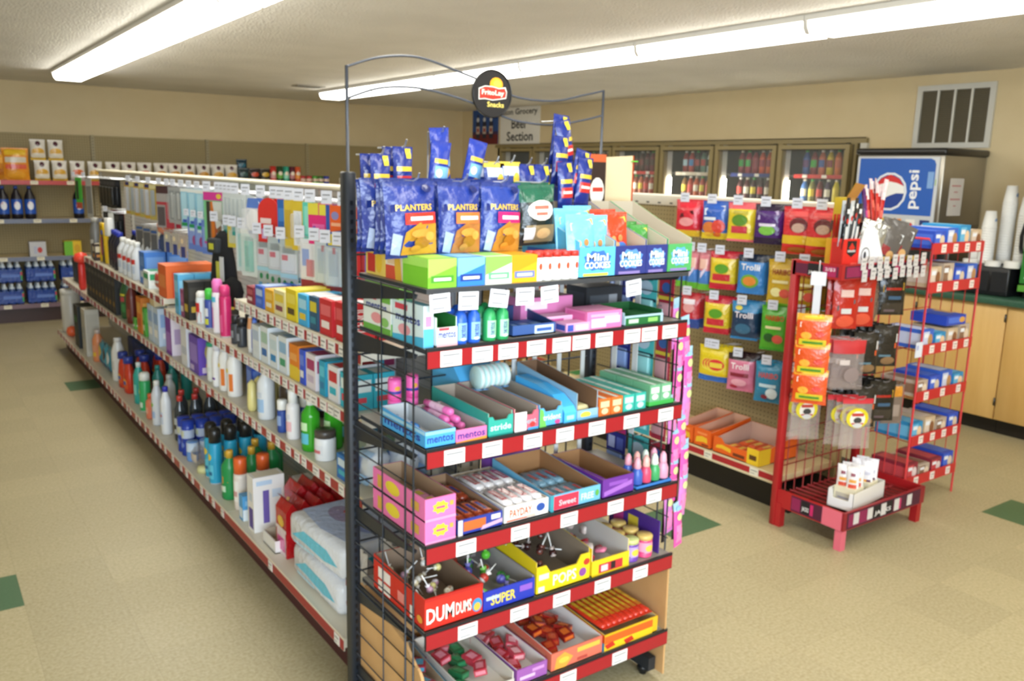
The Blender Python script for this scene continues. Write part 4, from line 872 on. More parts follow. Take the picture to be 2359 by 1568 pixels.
put(proto(carton(.045, .12, .03, '86CC3A', (), (), [('e', .5, .5, .3, .3, 'A6DC5A')])), 'gum_pack', (1.083, EF + .03, za + .005), 0, 'lime green gum pack lying inside the green lined tray', 'candy')
def gumbottle(c, c2): return bottle([(.0165, 0), (.018, .004), (.018, .06), (.016, .074), (.010, .082), (.006, .086)], c, None, arts=[('r', .15, .05, .85, .95, c2), ('v', .3, .12, .66, .85, 'mentos', '22348F'), ('e', .5, .12, .2, .08, 'D9E8F4')], lab=(.018, .008, .05), n=14)
gb, gg = gumbottle('2B62CC', '8FC0F0'), gumbottle('2FA45E', 'A8E4B8')
for i in range(2):
    for j in range(3):
        put(gb, 'gum_bottle', (1.133 + .040 * i, EF + .026 + .042 * j, za), 0, 'blue gum bottle, %s column from the gum tray, %s' % (ORD[i], ('front', 'second row', 'third row')[j]), 'candy', 'gum bottles on the candy rack')
        put(gg, 'gum_bottle', (1.222 + .040 * i, EF + .026 + .042 * j, za), 0, 'green gum bottle, %s column from the blue bottles, %s' % (ORD[i], ('front', 'second row', 'third row')[j]), 'candy', 'gum bottles on the candy rack')
put(proto(tray(.145, .17, .03, .055, '3A5C9C', '28406E', [('r', .5, .1, .95, .85, 'C9DCF0'), ('r', .55, .3, .9, .6, '3A62B0')], [('r', .1, .2, .9, .8, '4A76B8')])), 'gum_tray', (1.374, EF + .03, za), 0, 'dark blue gum tray beside the green bottles', 'tray')
put(proto(MB().rbox(-.03, .03, 0, .03, 0, .022, .009, '6FA8E8')), 'gum_pack', (1.36, EF + .0015 + .02, za + .0045), 0, 'rounded pale blue gum pack lying in the dark blue tray', 'candy') if False else None
for i, x in enumerate((1.335, 1.375, 1.415)): put(proto(carton(.034, .10, .016, '3F78C8', [('r', .1, .2, .9, .8, 'C9DEF4')], (), [('r', .1, .1, .9, .5, '89B4E6')])), 'gum_pack', (x, EF + .045, za + .005), 0, 'blue gum pack lying in the dark blue tray, %s from the green bottles' % ORD[i], 'candy', 'gum packs in the blue tray')
put(proto(carton(.085, .05, .026, 'E6A6D0', [('r', .05, .15, .3, .85, '3A52B0'), ('r', .4, .25, .9, .75, 'F4E4EE')], [('r', .1, .2, .9, .8, '3A52B0')])), 'gum_pack', (1.508, EF + .006, za), 0, 'small pink and blue gum pack at the shelf edge', 'candy')
pk = proto(carton(.13, .10, .052, 'E87CB4', [('r', .12, .1, .55, .6, 'E6C8DC'), ('r', .5, .3, .95, .7, 'F4C6DC'), ('r', .1, .7, .9, .85, 'F0A8CC')], [('r', .1, .1, .9, .9, 'D8609C')], [('r', .05, .1, .95, .9, 'EFA6CE')]))
put(pk, 'candy_box', (1.608, EF + .010, za), 0, 'pink candy box at the shelf edge beside the green tray', 'candy', 'pink boxes on the candy rack')
put(proto(carton(.19, .12, .078, 'E083B8', [('r', .08, .55, .5, .85, 'F3E2EC'), ('r', .1, .1, .9, .3, 'EFB4D2')], (), [('r', .05, .1, .95, .9, 'D8BFA8')])), 'candy_box', (1.515, EF + .16, za), 0, 'larger pink carton standing behind the small pink box', 'candy', 'pink boxes on the candy rack')
put(proto(carton(.10, .05, .036, 'F0B8D8', [('r', .1, .2, .6, .8, 'C85A9E')])), 'candy_box', (1.50, EF + .075, za), 0, 'low pale pink box between the small pack and the pink carton', 'candy', 'pink boxes on the candy rack')
put(proto(tray(.155, .15, .03, .045, 'A9C8D8', '1F5A2E', [('r', .02, .05, .93, .8, '1E6A34'), ('r', .1, .25, .35, .65, 'BFD8C0'), ('r', .6, .25, .85, .65, '8ED06A')], (), hs=.04)), 'gum_tray', (1.76, EF + .006, za), 0, 'green gum tray with pale blue rim near the pink packs', 'tray')
for i in range(3): put(proto(carton(.044, .10, .02, '2A8040', [('r', .1, .2, .9, .8, '7CC86A')], (), [('r', .1, .1, .9, .9, '236B36')])), 'gum_pack', (1.712 + .048 * i, EF + .02, za + .005), 0, 'green gum pack lying in the pale rimmed tray, %s from the pink boxes' % ORD[i], 'candy', 'gum packs in the green tray')
put(proto(carton(.15, .10, .085, '2C3036', [('r', .1, .3, .7, .7, '4A5058'), ('r', .62, .35, .85, .7, '8E949C')], [('r', .1, .2, .9, .8, '3A3E46')], [('r', .03, .05, .97, .95, 'CFC9C4')])), 'candy_box', (1.79, EF + .22, za), 0, 'charcoal carton with pale top standing behind the green tray', 'candy')

# ------------------------------------------------------------------ second priced shelf
zb_ = SB + .001
TR = lambda w, d, hf, hb, o, i_, fr=(), sd=(), **k: proto(tray(w, d, hf, hb, o, i_, fr, sd, **k))
put(TR(.088, .25, .045, .055, '4AA6E4', 'C2C6C8', [('t', .06, .3, .94, .7, 'mentos', '24389A'), ('r', 0, .8, 1, 1, '8CCBF0')], [('t', .1, .3, .9, .7, 'mentos', '24389A'), ('r', 0, .8, 1, 1, 'A8D8F4')]), 'mint_tray', (1.066, EF + .006, zb_), 0, 'bright blue mint tray, half empty, at the open end of its shelf', 'tray')
put(TR(.095, .24, .036, .045, 'E078B0', 'B8AFA8', [('t', .06, .3, .94, .75, 'mentos', '3A2C90'), ('p', [(0, 0), (1, 0), (1, .25), (0, .1)], 'E89A3A')], [('t', .1, .3, .9, .7, 'mentos', '3A2C90')]), 'mint_tray', (1.160, EF + .006, zb_), 0, 'pink mint tray next to the bright blue one', 'tray')
def roll(c, c2, L_=.13, r=.0105):
    b = MB().lathe([(r * .5, -L_/2), (r, -L_/2 + .004, c), (r, -L_/4, c2), (r, L_/4, c), (r, L_/2 - .004, c), (r * .5, L_/2)], c, 'foil', 12); 
    b.v = [(x, z, y + r) for x, y, z in b.v]; return proto(b)
rl = roll('E870B4', 'F0C2DC')
for i, (x, z) in enumerate(((1.130, 0), (1.155, 0), (1.180, 0), (1.143, .02), (1.168, .02), (1.15, .041))): put(rl, 'mint_roll', (x, EF + .15 + .01 * (i % 2), zb_ + .005 + z), .06 * (i % 3 - 1), 'pink mint roll lying in the pink tray, %s counted upward from the blue tray side' % ORD[i], 'candy', 'mint rolls in the pink tray')
rb = roll('4A8EDC', 'C9E0F4')
for i, (x, z) in enumerate(((1.045, 0), (1.068, 0))): put(rb, 'mint_roll', (x, EF + .20, zb_ + .005), .04, 'blue mint roll at the back of the bright blue tray, %s from the open side' % ORD[i], 'candy', 'mint rolls in the blue tray')
gt = lambda o, c2, fr: TR(.08, .30, .055, .075, o, 'A89A8C', fr, [('r', .5, .4, .95, .7, 'D8F0EC')], hs=.065, notch=.044)
put(gt('2FA99A', '', [('t', .08, .3, .92, .62, 'stride', 'CFEFE6'), ('r', 0, 0, 1, .1, '1F8A80')]), 'gum_tray', (1.253, EF + .006, zb_), 0, 'teal gum tray, open and mostly empty', 'tray')
put(gt('D9647A', '', [('r', 0, 0, .5, 1, 'E8E4E6'), ('t', .06, .35, .9, .65, 'trident', '9FB8C4'), ('e', .75, .3, .12, .14, 'D23A3A'), ('r', .55, .0, 1, .15, '4AA0D8')]), 'gum_tray', (1.338, EF + .006, zb_), 0, 'pink and white gum tray between the teal and green ones', 'tray')
put(gt('57AEE0', '', [('p', [(0, 0), (.3, 0), (.15, .9), (0, 1)], '6FC25A'), ('t', .14, .35, .92, .65, 'trident', 'E0ECF2'), ('e', .78, .2, .12, .12, 'C8488A')]), 'gum_tray', (1.423, EF + .006, zb_), 0, 'blue and green gum tray in the middle of its shelf', 'tray')
# big blue tub display
b = MB(); b.prism([(0, 0), (.17, 0), (.17, .13), (.12, .13), (.05, .115), (.0, .07)], -.085, .085, '56B4EC', 'card', 'x'); 
put(proto(b), 'display_box', (1.395, EF + .135, zb_ + .076) if False else (1.40, EF + .31, zb_), 0, 'large sky blue display box behind the gum trays', 'box')
disc = MB(); disc.lathe([(.033, 0), (.036, .003, 'E6F2F0'), (.036, .013, '7FD0C8'), (.033, .016)], 'CDEFEA', 'plastic', 20); disc.v = [(z - .008, x, y + .036) for x, y, z in disc.v]
disc.lathe([(.02, 0), (.02, .0006)], '7FB0D8', 'card', 14); 
dp = proto(disc)
for i in range(6): put(dp, 'gum_tape_tin', (1.345 + .018 * i, EF + .265, zb_ + .058), 0, 'round white gum tape tin above the gum trays, %s from the teal tray' % ORD[i], 'candy', 'gum tape tins')
put(TR(.15, .09, .05, .05, '56B4EC', '3A8CC8', [('r', .1, .2, .9, .8, '8ACDF2')]), 'display_box', (1.40, EF + .225, zb_ + .006) if False else (1.39, EF + .2205, zb_), 0, 'sky blue box holding the round gum tape tins', 'box') if False else None
b = MB(); b.prism([(0, 0), (.24, 0), (.24, .09), (.14, .085), (.06, .07), (.012, .045), (0, .03)], -.022, .022, '4AB4F0', 'card', 'x'); b.art(plane((-.022, -.0002, .0), (1, 0, 0), (0, 0, 1), .044, .03), [('r', .2, .3, .8, .7, 'A8DCF6')])
put(proto(b), 'candy_box', (1.492, EF + .006, zb_), 0, 'sky blue box with rounded shoulder beside the brown carton', 'candy')
put(TR(.078, .30, .03, .115, '8FB8D0', '7A5C44', [('e', .4, .5, .25, .3, 'E8C84A'), ('r', 0, 0, 1, .3, '6FA8D0')], hs=.08), 'open_carton', (1.556, EF + .006, zb_), 0, 'open carton with brown inside next to the orange packs', 'box')
put(proto(MB().rbox(-.028, .028, 0, .05, 0, .03, .01, 'D8CFA0')), 'candy_pack', (1.556, EF + .03, zb_ + .005), 0, 'cream and blue pack left at the bottom of the open brown carton', 'candy')
def wrap(c, c2): return proto(carton(.044, .075, .052, c, [('r', .12, .5, .88, .85, c2), ('e', .5, .28, .3, .18, c2)], (), [('r', .35, 0, .65, 1, 'DDE8E2')]))
for x0, c, c2, nm in ((1.621, 'E2702C', 'F6C8A0', 'orange'), (1.716, '35AFA0', 'BFEBDF', 'teal'), (1.823, '6FAE86', 'DDF0DC', 'pale green')):
    w_ = wrap(c, c2)
    for i in range(2):
        for j in range(3): put(w_, 'gum_pack', (x0 + .047 * i, EF + .006 + .079 * j, zb_ + (.016 if nm == 'pale green' else 0)), 0, '%s gum pack with pale stripe, %s column of its colour, %s' % (nm, ORD[i], ('front', 'second row', 'third row')[j]), 'candy', nm + ' gum packs on the candy rack')
put(TR(.105, .25, .016, .016, '3FAE4E', '3FAE4E'), 'gum_tray', (1.85, EF + .004, zb_), 0, 'shallow bright green tray under the pale green gum packs', 'tray')

pcn = can(.019, .062, [(0, 'E0509A'), (.25, '3A3A90'), (.4, 'EC6AB0'), (.8, 'EC6AB0'), (1, '3A3A90')], 'E0509A', [('e', .5, .55, .2, .12, 'E0A03A')])
for i, (x, y) in enumerate(((1.075, 2.075), (1.135, 2.085))):
    for k in range(2): put(pcn, 'candy_can', (x, y, zb_ + .0625 * k), 0, 'hot pink candy can behind the bright blue tray, %s stack, %s' % (('outer', 'inner')[i], ('bottom', 'top')[k]), 'candy', 'hot pink candy cans')
# ------------------------------------------------------------------ third shelf: bars
zc = SC + .001
pinkb = lambda: tray(.092, .30, .062, .062, 'EE78B4', 'A88C70', [('p', [(.5 + .28 * cos(2 * pi * k / 16) * (1 if k % 2 else .75), .55 + .3 * sin(2 * pi * k / 16) * (1 if k % 2 else .75)) for k in range(16)], 'E8CF3A'), ('r', .36, .5, .64, .6, 'D8508C'), ('r', .8, .55, .92, .75, 'D9A84A'), ('r', .0, .0, 1, .12, 'E89AC4')], [('p', [(.4 + .14 * cos(2 * pi * k / 12), .55 + .3 * sin(2 * pi * k / 12)) for k in range(12)], 'E8CF3A'), ('r', .1, .2, .2, .8, 'D9A84A'), ('r', .75, .3, .9, .7, 'D9A84A')])
put(proto(pinkb()), 'bubblegum_box', (1.068, EF + .006, zc), 0, 'pink bubble gum box with yellow burst, bottom of the two stacked', 'box', 'pink bubble gum boxes')
put(proto(pinkb()), 'bubblegum_box', (1.068, EF + .006, zc + .063), 0, 'open pink bubble gum box, top one of the two stacked', 'box', 'pink bubble gum boxes')
gp = proto(carton(.03, .05, .014, 'EFA0C6', (), (), [('r', .2, .2, .8, .8, 'E8D060')]))
for i in range(6): put(gp, 'bubblegum_piece', (1.045 + .033 * (i % 2) + .012, EF + .02 + .055 * (i // 2), zc + .068), .1 * (i % 3 - 1), 'pink gum piece lying in the open pink box, %s from its front' % ORD[i], 'candy', 'gum pieces in the pink box')
def bar(c, c2, c3, w=.028, L_=.13, h=.017): 
    b = MB().rbox(-w/2, w/2, .008, L_ - .008, 0, h, .005, c, 'foil', 1); b.box(-w/2, w/2, 0, .009, h * .4, h * .55, c, 'foil'); b.box(-w/2, w/2, L_ - .009, L_, h * .4, h * .55, c, 'foil')
    b.art(plane((-w/2, .01, h), (1, 0, 0), (0, 1, 0), w, L_ - .02), [('r', .12, .15, .88, .85, c2), ('r', .3, .25, .7, .75, c3)], 'foil'); return proto(b)
def barbox(x, w, d, hf, hb, o, i_, fr, sd, tdesc, bp, nc, nl, bdesc, grp, z0=0.0, dy=.14, bw=.031, tilt=0.0):
    put(TR(w, d, hf, hb, o, i_, fr, sd), 'candy_tray', (x, EF + .006, zc), 0, tdesc, 'tray')
    k = 0
    for l in range(nl):
        for r in range(2):
            for c in range(nc):
                put(bp, 'candy_bar', (x - (nc - 1) * bw / 2 + c * bw, EF + .012 + dy * r, zc + .005 + z0 + .018 * l), 0, '%s, %s across, %s layer, %s' % (bdesc, ORD[c], ('bottom', 'second', 'third')[l], ('front half', 'rear half')[r]), 'candy', grp); k += 1
barbox(1.193, .142, .30, .045, .06, '2A3A9A', '9A7A5C', [('r', .12, .25, .62, .85, 'C6662E'), ('r', .0, 0, .1, 1, 'D8D4D8'), ('p', [(.5, .1), (1, .3), (1, .55), (.55, .35)], 'C9A8C8'), ('r', .74, .6, .95, .9, 'E4DCE0')], [('r', .1, .2, .9, .8, '4658B8')], 'blue and orange candy bar tray beside the pink boxes', bar('8C3A22', 'C05A2C', '3C3F92'), 4, 2, 'rust orange candy bar in the blue tray', 'rust orange candy bars')
barbox(1.347, .152, .30, .05, .05, 'E9E6E2', 'C8B49A', [('t', .12, .32, .62, .78, 'PAYDAY', 'C85A2A'), ('r', .05, .12, .55, .2, 'C85A2A'), ('e', .82, .55, .1, .24, '2A4F9E'), ('r', .5, .12, .7, .26, 'D8BFB0')], [('r', .1, .3, .9, .6, 'C85A2A')], 'white tray of red and white candy bars with blue emblem', bar('E6E0DE', 'B84048', 'D9A8A6'), 4, 3, 'red and white candy bar in the white tray', 'red and white candy bars', bw=.034)
barbox(1.525, .186, .30, .05, .075, '6FB6D8', 'A0754C', [('r', 0, 0, .06, 1, '3A9AA8'), ('r', .06, .1, .55, .92, 'E0344E'), ('t', .16, .3, .5, .65, 'Sweet', 'F4C8D0'), ('t', .6, .3, .86, .7, 'FREE', 'DCEEF6'), ('e', .93, .55, .04, .2, '5FA84A')], [('r', .1, .2, .9, .8, '5FA8D0')], 'pale blue and red bar tray in a brown box', bar('8FBAD0', '6E98B4', 'C8505A'), 5, 1, 'pale blue candy bar in the pale blue tray', 'pale blue candy bars', bw=.034)
put(TR(.125, .26, .06, .065, '6A2F96', 'A0764E', [('p', [(.05, .1), (.95, .45), (.95, .7), (.05, .35)], 'A66AC8'), ('r', .2, .6, .8, .8, '8E50B8')], [('p', [(.05, .3), (.95, .5), (.95, .7), (.05, .5)], 'A66AC8')]), 'candy_tray', (1.690, EF + .006, zc), 0, 'open purple tray with cardboard inside by the small bottles', 'tray')
b = MB().rbox(-.02, .02, 0, .25, 0, .045, .01, '7434A6', 'foil'); b.art(plane((-.02, .25, 0), (0, -1, 0), (0, 0, 1), .25, .045), [('r', .05, .3, .2, .7, 'D8A0D8'), ('r', .3, .35, .55, .7, 'A8C8E8'), ('r', .65, .3, .95, .6, '9C5CC8')], 'foil')
put(proto(b), 'candy_box', (1.647, EF + .03, zc + .007), 0, 'long purple foil pack lying along the wall of the purple tray', 'candy')
put(proto(carton(.19, .09, .14, '6A3494', [('p', [(.05, .35), (.95, .5), (.95, .65), (.05, .5)], 'B04AA8'), ('r', .1, .6, .5, .7, 'C8A03A')], [('r', .1, .2, .9, .8, '8046AC')]), ('wrapped_candy', bag(.20, .07, .10, 'B8AFA0', mat='silver', wob=.004), None)), 'candy_box', (1.55, EF + .325, zc), 0, 'purple carton heaped with silver wrapped candy at the back', 'box') if False else None
put(proto(carton(.19, .06, .13, '6A3494', [('p', [(.05, .35), (.95, .5), (.95, .65), (.05, .5)], 'B04AA8'), ('r', .1, .6, .5, .7, 'C8A03A')], [('r', .1, .2, .9, .8, '8046AC')], [('r', .03, .05, .97, .95, 'C9C0AC')])), 'candy_box', (1.53, EF + .315, zc), 0, 'purple carton standing at the back behind the bar trays', 'box')
pb = lambda c, capc: bottle([(.016, 0, c), (.018, .004, c), (.018, .035, c), (.013, .046, c), (.012, .05, c)], c, [(.011, .05), (.012, .055), (.010, .075), (.004, .086)], capc, n=14)
for i, (c, cc) in enumerate((('3A5CB0', 'E6A0B0'), ('D8486A', 'F0B0A8'), ('3FA060', 'D8E8DC'), ('E09AB8', 'F0A8C0'))):
    for j in range(2): put(pb(c, cc), 'candy_bottle', (1.785 + .037 * i, EF + .026 + .042 * j, zc + .012), 0, 'small candy bottle with pale cap, %s from the purple tray, %s' % (ORD[i], ('front', 'behind')[j]), 'candy', 'small candy bottles')
put(TR(.15, .10, .011, .011, '3A7CC8', '3A7CC8'), 'bottle_tray', (1.84, EF + .004, zc), 0, 'shallow blue tray under the small candy bottles', 'tray')

# ------------------------------------------------------------------ fourth shelf: lollipop boxes
zd = SD + .001
def lolly(c, c2, r=.011, st=.055):
    b = MB().lathe([(.0018, -st), (.0018, 0)], 'F0EEEA', 'plastic', 6); h_ = MB().lathe([(r * .25, -r * .9), (r * .8, -r * .55, c), (r, 0, c), (r * .8, r * .6, c2), (r * .2, r * .95)], c, 'foil', 10); h_.lathe([(r * .3, -r * .8), (r * .75, -r * 1.5)], c2, 'foil', 8); return proto(b, ('candy_head', h_))
def heap(kind, x, w, d, y0, z0, n, protos, desc, grp, seed, up=.5):
    r_ = random.Random(seed)
    for i in range(n):
        px_ = x + (((i * 0.618) % 1) - .5) * w; py_ = y0 + d * (i + .5) / n
        o = put(protos[i % len(protos)], kind, (px_, py_, z0 + .012 * (i % 3) + r_.uniform(0, .006)), r_.uniform(0, 6.28), '%s, %s from its front' % (desc, ORD[i]), 'candy', grp)
        o.rotation_euler = (r_.uniform(-1, 1) * pi / 2 * (1 if r_.random() > up else .25) + (0 if r_.random() < up else pi), r_.uniform(-.5, .5), r_.uniform(0, 6.28))
put(proto(tray(.182, .30, .092, .105, 'CF2B1E', '8A7460', [('t', .03, .20, .50, .68, 'DUM', 'F4EEE6'), ('t', .53, .24, .80, .62, 'DUMS', 'F4EEE6'), ('e', .90, .35, .09, .22, '3E8EC8'), ('e', .90, .30, .06, .13, 'E0B040'), ('r', 0, .9, 1, 1, 'B8221C')], [('r', .1, .5, .35, .85, 'EFE8E4'), ('r', .1, .1, .35, .42, 'EFE8E4'), ('r', .5, .3, .66, .62, 'E88A84'), ('r', .74, .1, .82, .5, 'F4F0EC'), ('e', .92, .3, .05, .12, 'E8A23A')])), 'lollipop_box', (1.113, EF + .006, zd), 0, 'red open lollipop box with white lettering', 'box')
heap('lollipop', 1.113, .12, .24, EF + .04, zd + .045, 14, [lolly('E2D48A', 'EFE8C8'), lolly('D8C8A0', 'F0E6D8'), lolly('C89AB0', 'EADDE2'), lolly('E9E4DA', 'D8B8A0')], 'pale wrapped lollipop in the red box', 'lollipops in the red box', 3)
put(proto(tray(.175, .31, .06, .075, '2436AC', 'A39C98', [('t', .14, .25, .62, .75, 'SUPER', 'E3D03A'), ('r', .05, .55, .3, .72, 'B8C8D8'), ('r', .7, .5, .95, .8, '8A5AC0')], [('t', .15, .4, .6, .75, 'SUPER', 'E3D03A'), ('r', .65, .3, .95, .75, 'C9CBD8')], hs=.065)), 'lollipop_box', (1.295, EF + .006, zd), 0, 'blue open lollipop box with yellow lettering', 'box')
heap('lollipop', 1.295, .12, .24, EF + .04, zd + .03, 12, [lolly('5FC03A', '8FDE6A', .015), lolly('4A4A9A', '7A78C0', .015), lolly('B83A2E', 'E8DED8', .015), lolly('2A6A34', '4FA050', .015)], 'green or dark wrapped lollipop in the blue box', 'lollipops in the blue box', 4, .3)
put(proto(tray(.20, .31, .085, .13, 'E6CB1A', '8C7C6A', [('t', .3, .18, .74, .58, 'POPS', 'F6F0DC'), ('r', .04, .52, .22, .72, 'E9E2C8'), ('e', .86, .35, .07, .16, '8A4A9A'), ('e', .93, .7, .06, .12, 'C03A28'), ('r', .03, .08, .14, .28, 'E8E4D8')], [('r', .1, .1, .9, .75, 'F0DC3A'), ('r', .3, .35, .7, .5, 'E8E4D8')], hs=.10, notch=.06)), 'lollipop_box', (1.490, EF + .006, zd), 0, 'tall yellow open lollipop box reading pops', 'box')
heap('lollipop', 1.495, .10, .18, EF + .06, zd + .055, 12, [lolly('4A2420', '6A3A30', .012, .07), lolly('3A1C1A', 'B8A8A0', .012, .07)], 'brown wrapped lollipop with white stick in the yellow box', 'lollipops in the yellow box', 6, .1)
put(proto(tray(.152, .31, .05, .10, 'EACB22', 'C9C4BC', [('r', .18, .12, .82, .7, 'C23038'), ('r', .24, .2, .42, .6, 'E8C8D0'), ('r', .5, .2, .62, .66, '2A1A1E'), ('r', 0, 0, 1, .1, 'D8B818')], [('e', .12, .75, .035, .12, 'A03058'), ('e', .3, .75, .035, .12, '3A62A8'), ('e', .48, .75, .035, .12, 'C06028'), ('e', .66, .75, .035, .12, '5A3A9A'), ('e', .84, .75, .035, .12, 'A83A3A')], hs=.09)), 'candy_box', (1.675, EF + .006, zd), 0, 'yellow candy box with coloured dots and red packs inside', 'box')
heap('wrapped_candy', 1.675, .10, .22, EF + .04, zd + .03, 12, [proto(MB().rbox(-.02, .02, -.014, .014, -.006, .008, .005, 'B8283A', 'foil', 1)), proto(MB().rbox(-.018, .018, -.014, .014, -.006, .008, .005, 'E07A98', 'foil', 1)), proto(MB().rbox(-.018, .018, -.014, .014, -.006, .008, .005, 'D8C8C0', 'foil', 1))], 'red or pink wrapped candy in the dotted yellow box', 'wrapped candies in the dotted box', 8)
tub = lambda c, c2: can(.026, .07, [(0, c), (.25, c2), (.75, c), (1, c)], c, [('r', .2, .2, .8, .7, c2), ('e', .5, .45, .25, .18, 'E2C84A')], 'D8B86A' if c != '6A3AA8' else 'C9D08A')
for i, (x, y, c, c2) in enumerate(((1.785, .03, '6A3AA8', 'B8A0D8'), (1.845, .03, 'E0447A', 'F0A0B8'), (1.78, .09, 'D8507E', 'F0A0B8'), (1.84, .09, 'C83A6A', 'E89AB0'), (1.78, .15, '7A48B0', 'B8A0D8'), (1.84, .15, 'E0447A', 'F0A0B8'))):
    put(tub(c, c2), 'gum_tub', (x, EF + .008 + y, zd), 0, '%s gum tub at the end of the lollipop shelf, %s' % (('purple' if c[0] in '67' else 'pink'), ('front by the yellow box', 'front by the wire side', 'second row inner', 'second row outer', 'third row inner', 'third row outer')[i]), 'candy', 'gum tubs')
b = MB(); b.box(-.002, .002, 0, .24, 0, .11, '4A2A86'); b.art(plane((-.002, .24, 0), (0, -1, 0), (0, 0, 1), .24, .11), [('r', .1, .2, .3, .8, 'C83A8A'), ('r', .4, .2, .6, .8, 'D8C03A')])
put(proto(b), 'divider_card', (1.893, EF + .02, zd), 0, 'upright purple card beside the gum tubs', 'card')

# ------------------------------------------------------------------ bottom shelf
ze = SE + .001
put(TR(.11, .30, .05, .05, '9A5AA8', 'E4E0DC', [('r', .1, .3, .6, .5, 'D8B8DC'), ('r', .5, .6, .9, .8, 'C890CC')], [('r', .1, .3, .9, .7, 'B880C0')]), 'candy_tray', (1.384, EF + .006, ze), 0, 'mauve tray with white inside on the bottom shelf', 'tray')
put(TR(.17, .30, .03, .06, 'C9C4BC', 'D6D0C4', [('r', .1, .2, .9, .8, 'E8E4E0')], hs=.05), 'candy_tray', (1.235, EF + .006, ze), 0, 'white tray with green packs on the bottom shelf', 'tray')
put(TR(.10, .30, .03, .06, '3A8AA8', 'A89478', [('r', .1, .2, .9, .8, '58A8C8')]), 'candy_tray', (1.09, EF + .006, ze), 0, 'blue tray at the wooden side panel on the bottom shelf', 'tray')
put(TR(.20, .30, .06, .075, 'D8705A', 'E9E5E2', [('p', [(.06, .1), (.28, .05), (.42, .5), (.25, .9), (.1, .7)], 'E0A040'), ('r', .5, .6, .95, .85, 'E8B84A'), ('e', .24, .48, .1, .16, 'E8C04A'), ('r', .5, .15, .7, .3, 'B84A40')], [('r', .1, .2, .9, .8, 'E08A70')]), 'candy_tray', (1.555, EF + .006, ze), 0, 'coral pink tray with white inside on the bottom shelf', 'tray')
def heap2(kind, x, w, d, n, protos, desc, grp, seed, z=.012):
    r_ = random.Random(seed)
    for i in range(n): put(protos[i % len(protos)], kind, (x + (((i * .618) % 1) - .5) * w, EF + .035 + d * (i + .5) / n, ze + z + .012 * (i % 2)), r_.uniform(-.6, .6), '%s, %s counting back from the tray front' % (desc, ORD[i]), 'candy', grp, roll=r_.uniform(-.3, .3))
sq = lambda c, c2: proto(carton(.038, .05, .02, c, [('r', .1, .2, .9, .8, c2)], (), [('r', .2, .2, .8, .8, c2)], 'foil'))
heap2('candy_pack', 1.24, .10, .22, 8, [sq('1E6A40', '2F8A58'), sq('C03A4A', 'E08A98')], 'green or red candy pack in the white tray', 'packs in the white bottom tray', 2)
heap2('candy_pack', 1.384, .06, .22, 7, [sq('B83038', 'D87080'), sq('C8485A', 'E8A8B0')], 'red candy pack in the mauve tray', 'packs in the mauve tray', 3)
heap2('candy_pack', 1.09, .05, .22, 5, [sq('3A7A98', 'B84A50'), sq('A83A4A', '58A8C8')], 'blue or red candy pack in the blue tray', 'packs in the blue bottom tray', 5)
heap2('candy_pack', 1.555, .13, .22, 12, [sq('A8281E', 'C8502A'), sq('8A1E18', 'D86A2A')], 'dark red candy pack in the coral tray', 'packs in the coral tray', 4, .03)
put(TR(.23, .31, .055, .075, 'E0B41E', 'C9B48A', [('r', 0, .0, .9, .45, 'EBC420'), ('r', .0, .45, .9, .9, 'D8601E'), ('p', [(.05, .1), (.2, .2), (.15, .5), (.0, .4)], 'C8301E'), ('p', [(.4, .0), (.55, .1), (.5, .4), (.35, .3)], 'C8301E')], [('r', 0, 0, 1, .5, '3A9AC8'), ('r', 0, .5, 1, 1, 'D8441E')]), 'candy_tray', (1.780, EF + .006, ze), 0, 'yellow and red tray of stick packs at the end of the bottom shelf', 'tray')
sp = bar('C8321E', 'E8922A', 'F0C83A', .022, .27, .016)
for i in range(9): put(sp, 'candy_stick', (1.685 + .0235 * i, EF + .022, ze + .058), 0, 'red and yellow candy stick pack, %s from the coral tray' % ORD[i], 'candy', 'stick packs in the yellow tray')
b = MB(); b.box(-.006, .006, 0, .24, 0, .02, '4AA0D0'); 

# ------------------------------------------------------------------ packs hung on the wire side and pink strips
teal = lambda c, w1, w2, k: proto(*[(lambda h: (h[0]))(0)]) if False else None
def wingpack(w, h, c, arts): return hangcard(w, h, c, arts, [(.12, .12, .88, .5, .012, arts[0][5] if arts[0][0] == 'r' else c, 'plastic')])
nv = wingpack(.095, .17, '2A2F8A', [('r', .1, .1, .9, .45, '8FA8DC'), ('r', 0, .9, 1, 1, 'D8307E'), ('r', .1, .55, .45, .8, 'B8C0E8'), ('r', .55, .55, .9, .8, '5A6AC0')])
tl = wingpack(.095, .17, '4FBFC0', [('r', .1, .1, .9, .45, '9AD8D8'), ('r', .0, .46, 1, .52, '1E3A44'), ('e', .5, .72, .32, .14, 'B8D0E0'), ('r', .2, .86, .8, .94, '2A8A90')])
mr_ = wingpack(.065, .17, 'A82A40', [('r', .1, .1, .9, .45, 'D8A0A8'), ('r', 0, .55, 1, .62, 'D8C03A'), ('e', .5, .78, .3, .1, '3A62A8')])
XW = EX1 + .062
for ci, (p, y, c) in enumerate(((nv, 2.115, 'navy and pink'), (tl, 2.005, 'teal'), (mr_, 1.915, 'dark red'))):
    for k, z in enumerate((1.335, 1.155, .965, .785)):
        hook(rack, XW - .025 - RO.x, y - RO.y, z + .002, .05, (1, 0), tagged=False)
        put(p, 'candy_card', (XW, y, z), R90, '%s candy card on the wire rack side, %s from the top' % (c, ORD[k]), 'candy', c + ' candy cards on the wire side')
for i, y in enumerate((2.10, 2.0)):
    b = MB(); b.box(EX1 + .020, EX1 + .0225, y - .012, y + .012, .80, 1.36, 'D9DADA', 'plastic'); rk('merchandising_strip', b)
